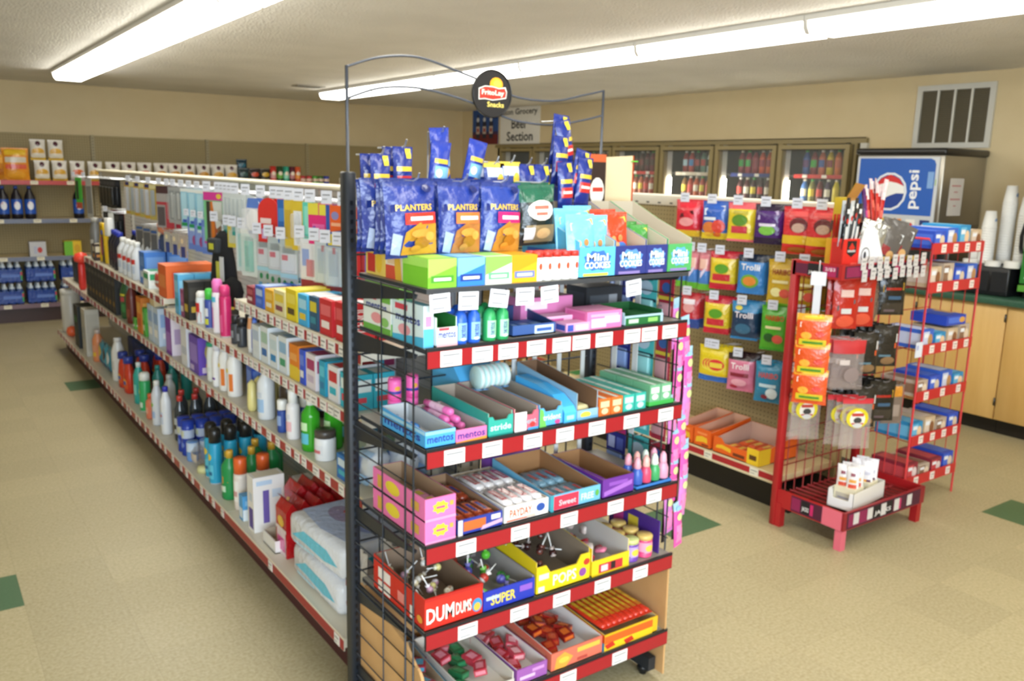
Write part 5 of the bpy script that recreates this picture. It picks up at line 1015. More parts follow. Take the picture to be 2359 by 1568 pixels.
pp = lambda c: proto(bag(.048, .165, .016, c, [('r', .15, .1, .85, .5, 'F08AC8'), ('p', [(.2, .3), (.8, .4), (.8, .46), (.2, .36)], 'D8441E'), ('e', .5, .68, .3, .08, 'D8E8A0'), ('r', .2, .82, .8, .9, '9AC8E8')], [(.86, 1, 'A8D0E8')], 'E05AA8'))
ppk, pv = pp('EE5CB4'), pp('D884D0')
for s_, x0 in enumerate((EX1 + .115, EX1 + .165)):
    b = MB(); b.box(x0 - .007, x0 + .007, EF + .115, EF + .117, .42, 1.25 - .06 * s_, '1E2026', 'plastic'); b.tube([(EX1 + .03, EF + .12, 1.24 - .06 * s_), (x0, EF + .118, 1.245 - .06 * s_)], .002, 'C9CCD2', 'chrome', 5)
    tag(obj('hanging_strip', b), 'black hanging strip of pink packs at the rack side, %s' % ('next to the wire grid' if s_ == 0 else 'outermost one'), 'strip', 'hanging strips at the rack side')
    for k in range(7): put(ppk if (k + s_) % 3 else pv, 'toy_candy_pack', (x0 + .006 * ((k * 5) % 3 - 1), EF + .105 - .003 * k, 1.10 - .06 * s_ - .105 * k), .2, 'slim bright pink candy pack on the %s hanging strip, %s from the top' % (('inner', 'outer')[s_], ORD[k]), 'candy', 'pink packs on the hanging strips', roll=-.12 + .08 * (k % 3))
# pouches hung behind the shelves
pw = proto(bag(.075, .19, .03, 'B8C2CC', [('r', .3, .2, .75, .8, 'D8DEE4'), ('r', .42, .35, .6, .6, 'C88A94'), ('r', .1, .0, .9, .1, '3A3A44')], [(0, .08, '3F3F48')]))
for i, x in enumerate((1.36, 1.46, 1.56)):
    hook(rack, x - RO.x, EY - RO.y, 1.335, .10, (0, 1), tagged=False)
    put(pw, 'snack_pouch', (x, EY + .075, 1.148), 0, 'grey white pouch hung behind the candy rack grid, %s from the long shelving' % ORD[i], 'snack', 'grey pouches behind the grid')
# ================================================================== goods on the long shelving
XB, XS = 1.05, 1.105           # front line of goods on the base deck and on the shelves
ZB, Z2, Z3, Z3F, Z4 = .171, .631, .886, .936, 1.101
def g(p, name, Y, z, label, cat, group=None, x=None, rz=0.0, **kw): return put(p, name, ((XS if z > .3 else XB) if x is None else x, Y, z), R90 + rz, label, cat, group, **kw)
def B(prof, col, cap, capc, arts=(), lab=None, **k): return bottle(prof, col, cap, capc, arts, lab, **k)
def simple(r, h, col, neck=.45, capc='F2F2F0', arts=(), band=None, mat='plastic', sx=1.0, capr=None, caph=.03):
    # rounded bottle with shoulder and cap
    pr = [(r * .9, 0, col), (r, .006, col), (r, h * .12, band or col), (r, h * .62, col), (r * .96, h * .70, col), (r * neck, h - caph, col), (r * neck, h - caph * .6)]
    cr = capr or r * neck * 1.15
    return bottle(pr, col, [(cr, h - caph), (cr, h - .004), (cr * .85, h)], capc, arts, (r, h * .12, h * .5), mat, 14, 1.0, sx)
def spray(r, h, col, capc, arts=(), caph=.05, capr=None): # aerosol can with cap
    pr = [(r, 0, 'C8C8C8'), (r, .006, col), (r, h - caph - .012, col), (r * .9, h - caph)]
    return bottle(pr, col, [(capr or r * .92, h - caph), (capr or r * .92, h - .012), (r * .6, h)], capc, arts, (r, .01, h - caph - .03), 'plastic', 14)
TX_ = lambda c: [('r', .2, .5, .8, .62, c), ('r', .25, .36, .7, .42, c), ('r', .25, .26, .75, .31, c)]

# ---- base deck, from the candy rack towards the back wall
b = MB().rbox(-.21, .21, 0, .34, 0, .115, .024, 'DFE3EC', 'foil', 2)
b.art(plane((-.2, .02, .115), (1, 0, 0), (0, 1, 0), .40, .30), [('p', [(.05, .55), (.4, .9), (.95, .85), (.95, .98), (.2, .98), (.02, .75)], '7FB0E4'), ('p', [(.02, .1), (.5, .02), (.98, .1), (.98, .8), (.5, .9), (.02, .7)], 'B4C4E6'), ('e', .35, .45, .22, .18, '9C94BC'), ('e', .7, .5, .18, .16, '8A9CD4'), ('e', .32, .5, .05, .04, 'C84A5A'), ('e', .85, .6, .04, .05, 'C8485A')], 'foil')
b.art(plane((-.2, 0, .01), (1, 0, 0), (0, 0, 1), .40, .095), [('p', [(.05, .3), (.3, .75), (.75, .7), (.95, .35), (.7, .2), (.3, .3)], '5FC8E8'), ('r', .1, .05, .5, .15, 'B8DCF0')], 'foil')
b.art(plane((.21, .03, .01), (0, 1, 0), (0, 0, 1), .28, .09), [('p', [(.15, .5), (.5, .8), (.85, .5), (.9, .2), (.5, .3), (.2, .3)], '3FD0E8')], 'foil')
dpr = proto(b)
g(dpr, 'diaper_pack', 2.66, ZB, 'white soft diaper pack, lower of two lying on the base deck', 'pack', 'diaper packs', x=1.06)
g(dpr, 'diaper_pack', 2.67, ZB + .118, 'white soft diaper pack with blue swoosh, upper of two on the base deck', 'pack', 'diaper packs', x=1.065, rz=.06)
def gusset(w, d, h, c, arts, c2):
    b = MB(); zt_ = h * .78
    v = [(-w/2, 0, 0), (w/2, 0, 0), (w/2, d, 0), (-w/2, d, 0), (-w/2, 0, zt_), (w/2, 0, zt_), (w/2, d, zt_), (-w/2, d, zt_), (-w/2, d * .5, h * .93), (w/2, d * .5, h * .93), (w/2 * .9, d * .1, h), (-w/2 * .9, d * .1, h)]
    b.add(v, [(0, 1, 5, 4), (2, 3, 7, 6), (1, 2, 6, 5), (3, 0, 4, 7), (3, 2, 1, 0), (4, 5, 9, 8), (6, 7, 8, 9), (5, 6, 9), (7, 4, 8), (8, 9, 10, 11), (11, 10, 9, 8)], c, 'foil')
    b.art(plane((-w/2, 0, 0), (1, 0, 0), (0, 0, 1), w, zt_), arts, 'foil'); return proto(b)
cofs = gusset(.11, .052, .235, 'B5161C', [('r', .1, .0, .9, .55, 'E6D2DC'), ('r', .15, .1, .85, .4, 'D85A9A'), ('e', .5, .75, .3, .12, 'E8B82A'), ('r', .0, .55, 1, .62, 'E8D8D8')], 'C')
for k in range(7): g(cofs, 'coffee_bag', 3.02 + .012 * (k % 2), ZB, 'red foil bag standing in a row behind the diapers, %s from the shelf edge' % ORD[k], 'bag', 'red foil bags on the base deck', x=1.075 + .055 * k)
for k in range(5): g(cofs, 'coffee_bag', 3.15 + .01 * (k % 2), ZB, 'red foil bag in the rear row towards the white boxes, %s from the shelf edge' % ORD[k], 'bag', 'red foil bags on the base deck', x=1.16 + .056 * k, sc=1.08)
put(TR(.14, .09, .05, .05, 'E8E6E4', 'B8A890'), 'tray_box', (1.055, 3.105, ZB), R90, 'empty white display tray in front of the red foil bags', 'tray')
whb = proto(carton(.075, .13, .235, 'ECEAE8', [('r', .2, .05, .85, .42, '5A4A9C'), ('r', .3, .55, .8, .7, 'C8D4E4')], [('r', .3, .15, .5, .75, '6A5AA8'), ('r', .6, .6, .9, .75, 'C8D8E8'), ('r', .1, .85, .6, .93, 'B8D0E8')], [('r', .1, .1, .9, .9, 'E4DCCC')]))
g(whb, 'tall_box', 3.30, ZB, 'tall white box with purple side stripe at the base deck edge', 'box')
wh2 = proto(carton(.09, .07, .17, 'E4E4EC', [('r', .1, .3, .9, .6, 'C9CEDC')], [('r', .1, .7, .9, .85, 'C4CCDC'), ('r', .1, .2, .6, .3, 'D0D4E0')], [('r', .1, .2, .9, .8, 'D4D8E4')]))
for k in range(2): g(wh2, 'carton', 3.34, ZB, 'white carton behind the tall purple striped box, %s from the shelf edge' % ('nearer' if k == 0 else 'further'), 'box', 'white cartons on the base deck', x=1.26 + .09 * k)
g(proto(carton(.05, .05, .11, '58A4DC', [('r', .1, .1, .9, .5, 'E0ECF4')], [('r', .0, .0, 1, .45, 'E4EEF4'), ('r', .2, .6, .8, .8, '8FC4EC')])), 'carton', 3.43, ZB, 'small blue and white carton beside the orange capped bottle', 'box')
ob = simple(.030, .235, 'E6DCD4', .5, 'E0622A', [('r', .1, .1, .9, .9, 'F0ECE8'), ('r', .2, .3, .8, .5, 'D0A0A0')], caph=.075, capr=.028)
for k in range(2): g(ob, 'cleaner_bottle', 3.55, ZB, 'white bottle with tall orange cap on the base deck, %s from the edge' % ('nearer' if k == 0 else 'further'), 'bottle', 'orange capped bottles', x=1.09 + .10 * k)
gr = simple(.038, .225, '1F8F4C', .38, 'D8A83A', [('p', [(.05, .55), (.6, .75), (.95, .5), (.6, .45)], 'E8862A'), ('r', .2, .1, .8, .35, 'BFE0C8'), ('e', .5, .25, .2, .08, 'E4E0D0')], caph=.035)
for k, (y, x) in enumerate(((3.70, 1.09), (3.70, 1.19), (3.72, 1.29), (3.80, 1.24), (3.82, 1.34))): g(gr, 'cleaner_bottle', y, ZB, 'green cleaner bottle in the group behind the orange caps, %s counted from the edge' % ORD[k], 'bottle', 'green cleaner bottles', x=x)
cy = spray(.031, .27, '2BA4CC', '23211F', [('r', .1, .1, .9, .5, '5FC4DE'), ('e', .5, .72, .3, .1, 'E8D04A'), ('r', .2, .2, .8, .3, '1F6A9A')], .07)
for k, (y, x) in enumerate(((3.92, 1.09), (3.93, 1.165), (3.94, 1.24), (3.95, 1.315), (4.02, 1.10), (4.03, 1.18), (4.04, 1.26), (4.05, 1.34))): g(cy, 'spray_can', y, ZB, 'turquoise spray can with black cap on the base deck, %s counted from the edge' % ORD[k], 'spray can', 'turquoise spray cans', x=x)
g(proto(bag(.16, .10, .09, 'B4A596', [('r', .2, .3, .8, .7, 'C8BCB0')], mat='clear')), 'clear_bag', 4.20, ZB, 'small clear beige bag in front of the blue canisters', 'bag', x=1.10)
g(proto(MB().lathe([(.035, 0), (.035, .02), (.03, .03)], 'D8D49A', 'plastic', 12)), 'small_tin', 4.10, ZB, 'flat pale yellow tin at the base deck edge', 'tin', x=1.085)
bc = can(.032, .185, [(0, '2440A8'), (.45, '2440A8'), (.5, 'B8C4DC'), (.75, '2440A8'), (1, '2440A8')], '2440A8', [('r', .2, .55, .8, .72, 'C8CCB0'), ('e', .5, .3, .3, .1, '6A84D0')])
for r in range(2):
    for k in range(5): g(bc, 'blue_canister', 4.40 + .075 * r, ZB, 'royal blue canister with pale band, %s row, %s from the edge' % (('front', 'rear')[r], ORD[k]), 'canister', 'royal blue canisters', x=1.09 + .072 * k)
bl = can(.030, .10, [(0, '6F9AD8'), (.5, 'C8D8EC'), (1, '6F9AD8')], '6F9AD8')
for k in range(3): g(bl, 'pale_canister', 4.30, ZB, 'short pale blue canister in front of the royal blue ones, %s from the edge' % ORD[k], 'canister', 'pale blue canisters', x=1.085 + .066 * k)
ck_ = simple(.033, .25, '3A4046', .42, 'C03A34', [('r', .15, .1, .85, .8, 'B8BCC0'), ('r', .25, .3, .75, .5, '2A2C30')], mat='liquid')
for k, (y, x) in enumerate(((4.66, 1.12), (4.66, 1.20), (4.67, 1.28), (4.68, 1.36), (4.78, 1.16), (4.78, 1.24), (4.79, 1.33))): g(ck_, 'dark_bottle', y, ZB, 'smoky bottle with red cap behind the royal blue canisters, %s counted from the edge' % ORD[k], 'bottle', 'smoky bottles', x=x)
g(simple(.03, .27, 'E4E6EA', .45, '3438B0', [('r', .2, .2, .8, .7, 'C8D4E8'), ('r', .3, .5, .7, .6, 'C05A6A')]), 'cleaner_bottle', 4.82, ZB, 'slim white bottle with royal blue cap on the base deck', 'bottle', x=1.085)
g(simple(.032, .26, 'D4D8E0', .45, 'E8E8E4', [('r', .15, .1, .85, .4, '9FB8DC'), ('e', .5, .7, .25, .1, '7FC04A')]), 'cleaner_bottle', 5.02, ZB, 'white bottle with pale blue label and green dot', 'bottle', x=1.085)
g(simple(.028, .15, 'D8785A', .5, 'D8603A', [('r', .2, .2, .8, .7, 'E0A890')]), 'cleaner_bottle', 5.17, ZB, 'short salmon coloured bottle on the base deck', 'bottle', x=1.08)
g(spray(.033, .24, '2FA862', 'E8EAE4', [('r', .15, .1, .85, .3, 'D0E8D8'), ('e', .4, .7, .2, .1, 'E8D84A')], .05), 'spray_can', 5.35, ZB, 'bright green spray can with white cap on the base deck', 'spray can', x=1.09)
g(simple(.034, .22, 'C8CCCC', .45, 'C9CCD0', [('r', .1, .1, .9, .5, '8FA8C0')]), 'cleaner_bottle', 5.30, ZB, 'grey bottle behind the bright green spray can', 'bottle', x=1.22)
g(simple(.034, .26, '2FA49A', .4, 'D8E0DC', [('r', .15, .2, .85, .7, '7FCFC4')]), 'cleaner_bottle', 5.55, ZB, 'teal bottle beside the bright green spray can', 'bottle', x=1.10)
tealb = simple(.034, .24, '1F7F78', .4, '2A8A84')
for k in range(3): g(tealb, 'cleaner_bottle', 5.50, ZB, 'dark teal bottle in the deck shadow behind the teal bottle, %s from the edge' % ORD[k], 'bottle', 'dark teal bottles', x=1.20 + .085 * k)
det = B([(.05, 0), (.055, .01), (.055, .10), (.045, .16), (.028, .19), (.028, .20)], 'C83A22', [(.032, .195), (.032, .235), (.026, .24)], '2A3C90', [('r', .1, .1, .9, .55, 'D85A2A'), ('e', .5, .45, .3, .2, 'E8B03A'), ('r', .25, .3, .75, .5, '3A5AB0')], (.055, .02, .12), sx=1.0, sy=.6)
for k, (y, x) in enumerate(((5.85, 1.10), (5.86, 1.20), (5.87, 1.30), (6.02, 1.10), (6.03, 1.21), (6.04, 1.32))): g(det, 'detergent_bottle', y, ZB, 'orange red detergent bottle with blue cap on the base deck, %s counted from the edge' % ORD[k], 'bottle', 'orange red detergent bottles', x=x)
nb_ = proto(carton(.18, .18, .22, '23386E', [('r', .1, .2, .9, .5, '3A5AA0')], [('r', .1, .3, .9, .6, '2F4A88')]))
for k in range(3): g(nb_, 'carton', 6.18 + .2 * k, ZB, 'dark navy carton at the back of the base deck, %s towards the back wall' % ORD[k], 'box', 'navy cartons', x=1.26)
g(simple(.045, .30, 'D9D8D4', .5, 'D2D0CC', [('r', .2, .3, .8, .7, 'C4C2BE')]), 'cleaner_bottle', 6.22, ZB, 'large plain white bottle on the base deck before the turquoise packs', 'bottle', x=1.11)
for k, (y, c, c2) in enumerate(((6.42, '2F7F98', 'C9D4D8'), (6.56, '3A90A8', '20303A'), (6.72, '2F7F98', 'D0A83A'))): g(proto(bag(.12, .20, .06, c, [('e', .5, .6, .35, .22, c2), ('r', .2, .1, .8, .3, '23457A')])), 'blister_pack', y, ZB, 'turquoise pack on the far base deck, %s towards the back wall' % ORD[k], 'pack', 'turquoise packs', x=1.10)
g(simple(.04, .24, 'D8885A', .45, 'C8B8B0', [('r', .1, .1, .9, .35, 'E0B83A'), ('r', .1, .4, .9, .8, 'D89878')]), 'cleaner_bottle', 6.92, ZB, 'peach and yellow bottle on the far base deck', 'bottle', x=1.10)
g(proto(carton(.16, .10, .36, 'C4C0B4', [('r', .1, .1, .9, .9, 'B4B2AA'), ('r', .3, .35, .6, .6, '8A98A8')], [('r', .1, .1, .9, .9, 'B8B4A8')], [('r', .1, .1, .9, .9, 'DAD6CA')])), 'tall_box', 7.20, ZB, 'tall grey white box on the far base deck', 'box')
g(proto(carton(.20, .12, .34, '1E2424', [('r', .1, .3, .6, .5, '3A4444'), ('r', .2, .6, .8, .75, '2F6A40')], [('r', .2, .2, .8, .6, '2A3030')])), 'tall_box', 7.55, ZB, 'tall black box on the far base deck', 'box')
g(proto(MB().lathe([(.075, 0), (.078, .02), (.078, .33), (.07, .345)], 'C9C6BE', 'plastic', 20), ('lid', MB().lathe([(.08, .33), (.08, .37), (.07, .375)], 'D4D2CC', 'plastic', 20))), 'storage_tub', 8.28, ZB, 'tall grey white tub at the far end of the base deck', 'tub', x=1.12)
g(proto(MB().lathe([(.01, 0), (.035, .012), (.045, .045), (.035, .078), (.01, .09)], 'E2643A', 'plastic', 14)), 'orange_ball', 8.02, ZB, 'small orange ball at the far base deck corner', 'ball', x=1.08)

# ---- things at the near end seen through the candy rack
wr_ = proto(bag(.11, .15, .10, 'DCE4EE', [('e', .4, .6, .25, .2, '4A80D0'), ('e', .65, .3, .25, .15, '8FB8E8'), ('r', .1, .8, .9, .9, 'A8C8EC')], wob=.006))
for k in range(3): g(wr_, 'tissue_pack', 2.385, Z2, 'white and blue film pack at the second shelf near end, %s from its edge' % ORD[k], 'pack', 'white and blue film packs', x=1.16 + .105 * k)
ws = proto(bag(.11, .26, .08, 'DEDEE4', [('r', .1, .55, .9, .62, 'C04A50'), ('e', .5, .3, .15, .06, 'B8303A'), ('r', .1, .85, .9, .9, 'C8CCD8')], wob=.006))
for k, nm in enumerate(('outermost', 'middle', 'innermost')): g(ws, 'sugar_bag', 2.385, ZB, 'white bag with red marks at the near end of the base deck, %s' % nm, 'bag', 'white bags at the near end', x=1.11 + .105 * k)
g(proto(carton(.10, .07, .30, 'D8D4D4', [('r', .1, .1, .9, .5, 'A89A94')], [('r', .08, .55, .55, .9, '8A4A2A'), ('e', .75, .7, .15, .1, 'E0D0A0'), ('r', .1, .38, .9, .46, 'A83A40'), ('r', .0, .0, 1, .3, '5A5A5E')])), 'mix_box', 2.385, ZB, 'white box with brown picture behind the white bags at the near end', 'box', x=1.37)
# ---- second shelf
bx = lambda w, d, h, c, c2, c3='E8E8EA': proto(carton(w, d, h, c, [('r', .1, .55, .9, .85, c2), ('r', .15, .2, .8, .4, c3)], [('r', .08, .5, .92, .85, c2), ('r', .15, .2, .7, .35, c3)], [('r', .1, .15, .9, .85, c2)]))
for k in range(4): g(bx(.10, .09, .085, '2F74C0', 'C9DCEC', '4AB0C8'), 'small_box', 2.50, Z2, 'blue and white medicine box low on the second shelf, %s from the edge' % ORD[k], 'box', 'blue medicine boxes on the second shelf', x=XS + .092 * k)
for k in range(3): g(bx(.09, .08, .07, '9FC4B4', 'DCE8E0', '5A90B8'), 'small_box', 2.63, Z2, 'pale green box beside the jar on the second shelf, %s from the edge' % ORD[k], 'box', 'pale green boxes on the second shelf', x=XS + .085 + .083 * k)
g(bottle([(.036, 0), (.038, .005), (.038, .075), (.034, .085)], 'E6E8EC', [(.038, .082), (.038, .105), (.034, .108)], '4A4440', [('r', .1, .2, .9, .8, 'DCDFE6'), ('r', .3, .3, .8, .5, 'C8707A')], (.038, .01, .06), capname='lid'), 'white_jar', 2.74, Z2, 'white jar with dark lid on the second shelf', 'jar', x=1.145)
gl = simple(.034, .20, '3FB02A', .36, 'E8ECEA', [('r', .1, .05, .9, .45, '5FC0DC'), ('r', .15, .55, .85, .85, 'C9ECC0')], mat='liquid', caph=.03)
for k, (y, x) in enumerate(((2.86, 1.14), (2.84, 1.22), (2.86, 1.30))): g(gl, 'mouthwash_bottle', y, Z2, 'bright green mouthwash bottle on the second shelf, %s from the edge' % ORD[k], 'bottle', 'mouthwash bottles', x=x)
g(simple(.032, .19, '5A86A0', .36, 'D8DCE0', (), mat='liquid'), 'mouthwash_bottle', 2.84, Z2, 'clear blue bottle behind the green mouthwash', 'bottle', x=1.38)
g(simple(.026, .19, 'ECE8EA', .6, 'F0F0F0', [('r', .1, .1, .9, .5, 'E8B8C0'), ('r', .2, .6, .8, .8, 'D8D8E0')], caph=.05), 'lotion_bottle', 3.02, Z2, 'white and pink bottle with white cap on the second shelf', 'bottle', x=1.135)
bs_ = simple(.021, .13, '2F4FA0', .75, 'F0F0EE', [('r', .1, .2, .9, .8, '8FA8D8')], caph=.055, capr=.020)
for k in range(3): g(bs_, 'roll_on_bottle', 3.12, Z2, 'small navy roll-on with white cap on the second shelf, %s from the edge' % ORD[k], 'bottle', 'roll-on bottles', x=1.13 + .045 * k)
br_ = simple(.036, .205, '3A2F2A', .38, '3A3430', [('r', .1, .05, .9, .6, '8FB4D8'), ('r', .2, .65, .8, .8, '4A3E38')])
for k in range(3): g(br_, 'peroxide_bottle', 3.24, Z2, 'brown bottle with pale blue label on the second shelf, %s from the edge' % ORD[k], 'bottle', 'brown bottles', x=1.20 + .08 * k)
wb_ = simple(.036, .22, 'DDE0E4', .40, 'F4F4F2', [('r', .1, .05, .9, .55, '9FC0E4'), ('r', .2, .6, .8, .8, 'C8D0DC')])
g(wb_, 'alcohol_bottle', 3.33, Z2, 'frosted white bottle with pale blue label beside the brown bottles', 'bottle', x=1.14)
yt = MB(); yt.lathe([(.012, 0), (.020, .01), (.022, .03), (.018, .12), (.003, .135)], 'E4D890', 'plastic', 12)
for k in range(4): g(proto(yt), 'yellow_tube', 3.46 + .05 * (k % 2), Z2, 'pale yellow tube standing by the frosted white bottle, %s counted from the edge' % ORD[k], 'tube', 'yellow tubes', x=1.125 + .045 * k)
for k in range(3): g(bx(.07, .07, .17, '2F4FB0', '5F80D0', 'C04A5A'), 'tall_carton', 3.60, Z2, 'royal blue carton behind the yellow tubes, %s from the edge' % ORD[k], 'box', 'royal blue cartons', x=1.16 + .075 * k)
wo = simple(.034, .225, 'EDEBE8', .62, 'DDE0EA', [('r', .05, .2, .3, .8, '2F6AC0'), ('r', .7, .0, .95, .7, 'E07A34'), ('r', .35, .75, .65, .9, 'E8D04A')], caph=.045)
for k, y in enumerate((3.74, 3.86)): g(wo, 'lotion_bottle', y, Z2, 'white lotion bottle with orange and blue stripes, %s' % ('towards the candy rack' if k == 0 else 'towards the back wall'), 'bottle', 'striped lotion bottles', x=1.14)
for k in range(3): g(simple(.03, .12, 'D8C83A', .5, '2F4A8A', [('r', .1, .1, .9, .5, '2F5AA8'), ('e', .5, .3, .25, .2, 'E07A34')]), 'small_bottle', 3.70, Z2, 'yellow bottle with blue label behind the striped lotion, %s from the edge' % ORD[k], 'bottle', 'yellow bottles', x=1.22 + .07 * k)
g(simple(.028, .20, 'EDEDF0', .7, 'D8D8E4', [('r', .2, .1, .8, .2, '6A3AA0')]), 'lotion_bottle', 3.95, Z2, 'slim white bottle with purple line beside the striped lotion', 'bottle', x=1.13)
g(simple(.036, .19, 'E9EDEC', .8, '2FA07E', [('r', .2, .3, .8, .5, 'DCE4E2')], caph=.02, capr=.036), 'lotion_bottle', 4.06, Z2, 'white bottle with flat green cap on the second shelf', 'bottle', x=1.145)
g(proto(carton(.16, .17, .185, '6A4AB8', [('r', .1, .3, .9, .8, '9A80D8'), ('r', .1, .05, .5, .2, 'C8B8E8')], [('e', .4, .6, .22, .28, 'B8A85A'), ('e', .65, .5, .2, .25, '8FA8E8'), ('r', .1, .05, .5, .2, 'E0D0E8'), ('e', .3, .25, .1, .1, 'E0804A')], [('r', .05, .05, .95, .95, '8A6AC8')])), 'carton', 4.27, Z2, 'large purple carton with round yellow motif on the second shelf', 'box')
g(proto(carton(.11, .17, .20, 'E2E4EC', [('r', .1, .3, .9, .5, 'C0C8DC')], [('r', .1, .1, .6, .5, '8FA4D0'), ('r', .2, .7, .8, .85, 'F2F2F4')], [('r', .1, .1, .9, .9, 'F0F0F2')])), 'carton', 4.45, Z2, 'white carton with grey blue side next to the purple carton', 'box')
g(proto(carton(.12, .16, .205, '7A3AA8', [('r', .1, .1, .9, .6, 'A070C8')], [('r', 0, 0, .45, 1, 'E8DCE8'), ('r', .1, .3, .35, .7, 'B8A0C8')], [('r', .0, .0, 1, 1, 'E09AD8')])), 'carton', 4.76, Z2, 'purple and white carton with pink top on the second shelf', 'box')
g(simple(.045, .24, 'E6E6E8', .85, 'F4F4F4', [('r', .2, .2, .8, .6, '8FA8E0')], caph=.06, capr=.044), 'lotion_bottle', 4.93, Z2, 'white bottle with wide white cap behind the pink topped carton', 'bottle', x=1.19)
pk2 = bx(.12, .15, .215, 'C4D4E8', '8FB0E0', 'F0F2F6')
for k in range(2): g(pk2, 'soft_pack', 5.04 + .13 * k, Z2, 'pale blue and white pack on the second shelf, %s' % ('by the wide capped bottle' if k == 0 else 'by the bright green box'), 'box', 'pale blue packs')
g(proto(carton(.10, .12, .05, 'D8C49A', (), ())), 'carton', 5.10, Z2 + .217, 'flat tan carton on top of the pale blue packs', 'box')
g(bx(.06, .12, .17, '4FA83A', '7FC46A', 'D8E8C8'), 'tall_carton', 5.34, Z2, 'bright green carton on the second shelf', 'box')
g(bx(.12, .14, .22, 'D87A22', 'E8A84A', 'C85A2A'), 'tall_carton', 5.46, Z2, 'orange carton beside the bright green carton', 'box')
g(bx(.05, .06, .07, '5FB03A', '3F8A2A'), 'small_box', 5.62, Z2, 'small green box in front of the orange carton', 'box')
g(simple(.036, .26, '6A2A22', .42, 'A8A4A0', [('r', .15, .1, .85, .5, '8A4A3A')]), 'oil_bottle', 5.82, Z2, 'dark brown red bottle on the far second shelf', 'bottle', x=1.14)
g(simple(.05, .27, '2A5A34', .6, 'D8D8D0', [('r', .1, .1, .9, .5, '3F8048'), ('r', .15, .62, .85, .85, 'B84A50'), ('r', .1, .9, .9, 1, 'D8C83A')], capr=.04), 'oil_bottle', 6.02, Z2, 'green bottle with yellow collar on the far second shelf', 'bottle', x=1.16)
g(simple(.04, .2, '23407A', .5, '23407A'), 'oil_bottle', 5.93, Z2, 'dark blue bottle between the brown and green ones', 'bottle', x=1.24)
bb = proto(carton(.11, .20, .26, '1C1C1C', [('r', .1, .75, .9, .85, '5A5650'), ('r', .2, .2, .7, .32, '8A6A2A'), ('r', .2, .45, .8, .6, '343230')], [('r', .1, .7, .9, .9, '2E2C2A')], [('r', .1, .1, .9, .9, '2A2826')]))
for k in range(9): g(bb, 'black_carton', 6.22 + .125 * k, Z2, 'black carton in the row on the far second shelf, %s towards the back wall' % ORD[k], 'box', 'black cartons in a row')
b = MB().lathe([(.02, 0), (.028, .02), (.026, .20), (.02, .22)], 'D8342E', 'plastic', 12); b.lathe([(.01, .215), (.05, .23), (.055, .26), (.04, .29), (.01, .30)], 'F04A3A', 'plastic', 14)
red_f = proto(b); g(red_f, 'red_flashlight', 7.55, Z2, 'bright red flashlight standing on the far second shelf', 'flashlight', x=1.12)
g(red_f, 'red_flashlight', 7.42, Z2, 'second red flashlight behind the bright one', 'flashlight', x=1.26, sc=.95)
for k in range(2): g(proto(carton(.25, .16, .2, '1A1E20', [('r', .1, .3, .9, .6, '2A3A4A')], [('r', .1, .3, .9, .6, '24303A')])), 'black_carton', 7.82 + .28 * k, Z2, 'wide black carton at the far shelf corner, %s' % ('by the flashlights' if k == 0 else 'at the very end'), 'box', 'wide black cartons', x=1.15)

# ---- third shelf, near sections
for k in range(2): g(bx(.085, .075, .115, '35B4CC', 'E4F0F2', 'D84A5A'), 'medicine_box', 2.47, Z3, 'turquoise and white box on the third shelf, %s from the edge' % ORD[k], 'box', 'turquoise boxes', x=XS + .078 * k)
for k in range(2): g(bx(.08, .075, .12, 'E8E6EA', 'C8343E', '35B4CC'), 'medicine_box', 2.57, Z3, 'white box with red top band on the third shelf, %s from the edge' % ORD[k], 'box', 'red banded white boxes', x=XS + .078 * k)
for k in range(3): g(bx(.05, .07, .12, '2FA0C4', '5FC4DC', '2F80B0'), 'medicine_box', 2.66, Z3, 'sea blue slim box on the third shelf, %s from the edge' % ORD[k], 'box', 'sea blue boxes', x=XS + .075 * k)
for k in range(4): g(bx(.085, .075, .125, 'E4DCE4', 'A83A6A', 'C8B8D0'), 'medicine_box', 2.76, Z3, 'white and magenta box on the third shelf, %s from the edge' % ORD[k], 'box', 'magenta boxes', x=XS + .078 * k)
g(bx(.045, .08, .125, '3A5AD0', '6A84E0'), 'medicine_box', 2.84, Z3, 'slim royal blue box between magenta and orange boxes', 'box')
for k in range(3): g(proto(carton(.085, .075, .13, 'E8862A', [('r', 0, 0, 1, .4, 'E8C83A'), ('r', .1, .55, .9, .75, 'F0A85A')], [('r', 0, 0, 1, .35, 'E8C83A'), ('r', .1, .5, .9, .85, 'F09A4A')], [('r', .1, .1, .9, .9, 'EE9A40')])), 'medicine_box', 2.92, Z3, 'orange and yellow box on the third shelf, %s from the edge' % ORD[k], 'box', 'orange yellow boxes', x=XS + .078 * k)
for r, y in enumerate((3.03, 3.13, 3.23, 3.33)):
    for k in range(3): g(bx(.085, .075, (.14, .13, .145, .135)[r], 'DFE6EC', ('8FB8DC', 'C9DCE6', 'A8C8B8', 'B8C8E0')[r], ('4AA078', '3A8AC8', '3A70B8', 'D8E0E8')[r]), 'medicine_box', y, Z3, 'white medicine box, %s row past the orange boxes, %s from the edge' % (ORD[r], ORD[k]), 'box', 'white medicine boxes', x=XS + .078 * k)
tb = lambda c, c2, c3: proto(MB().lathe([(.018, 0, c3), (.018, .022, c), (.02, .03, c), (.019, .10, c2), (.012, .145, c), (.003, .155)], c, 'plastic', 12, (0, 0, 0), 1.0, .7))
for k in range(4): g(tb('E8E4E0', 'E0A070', 'E8E8E8'), 'cream_tube', 3.45, Z3, 'white and orange cream tube on the third shelf, %s from the edge' % ORD[k], 'tube', 'cream tubes', x=1.125 + .05 * k)
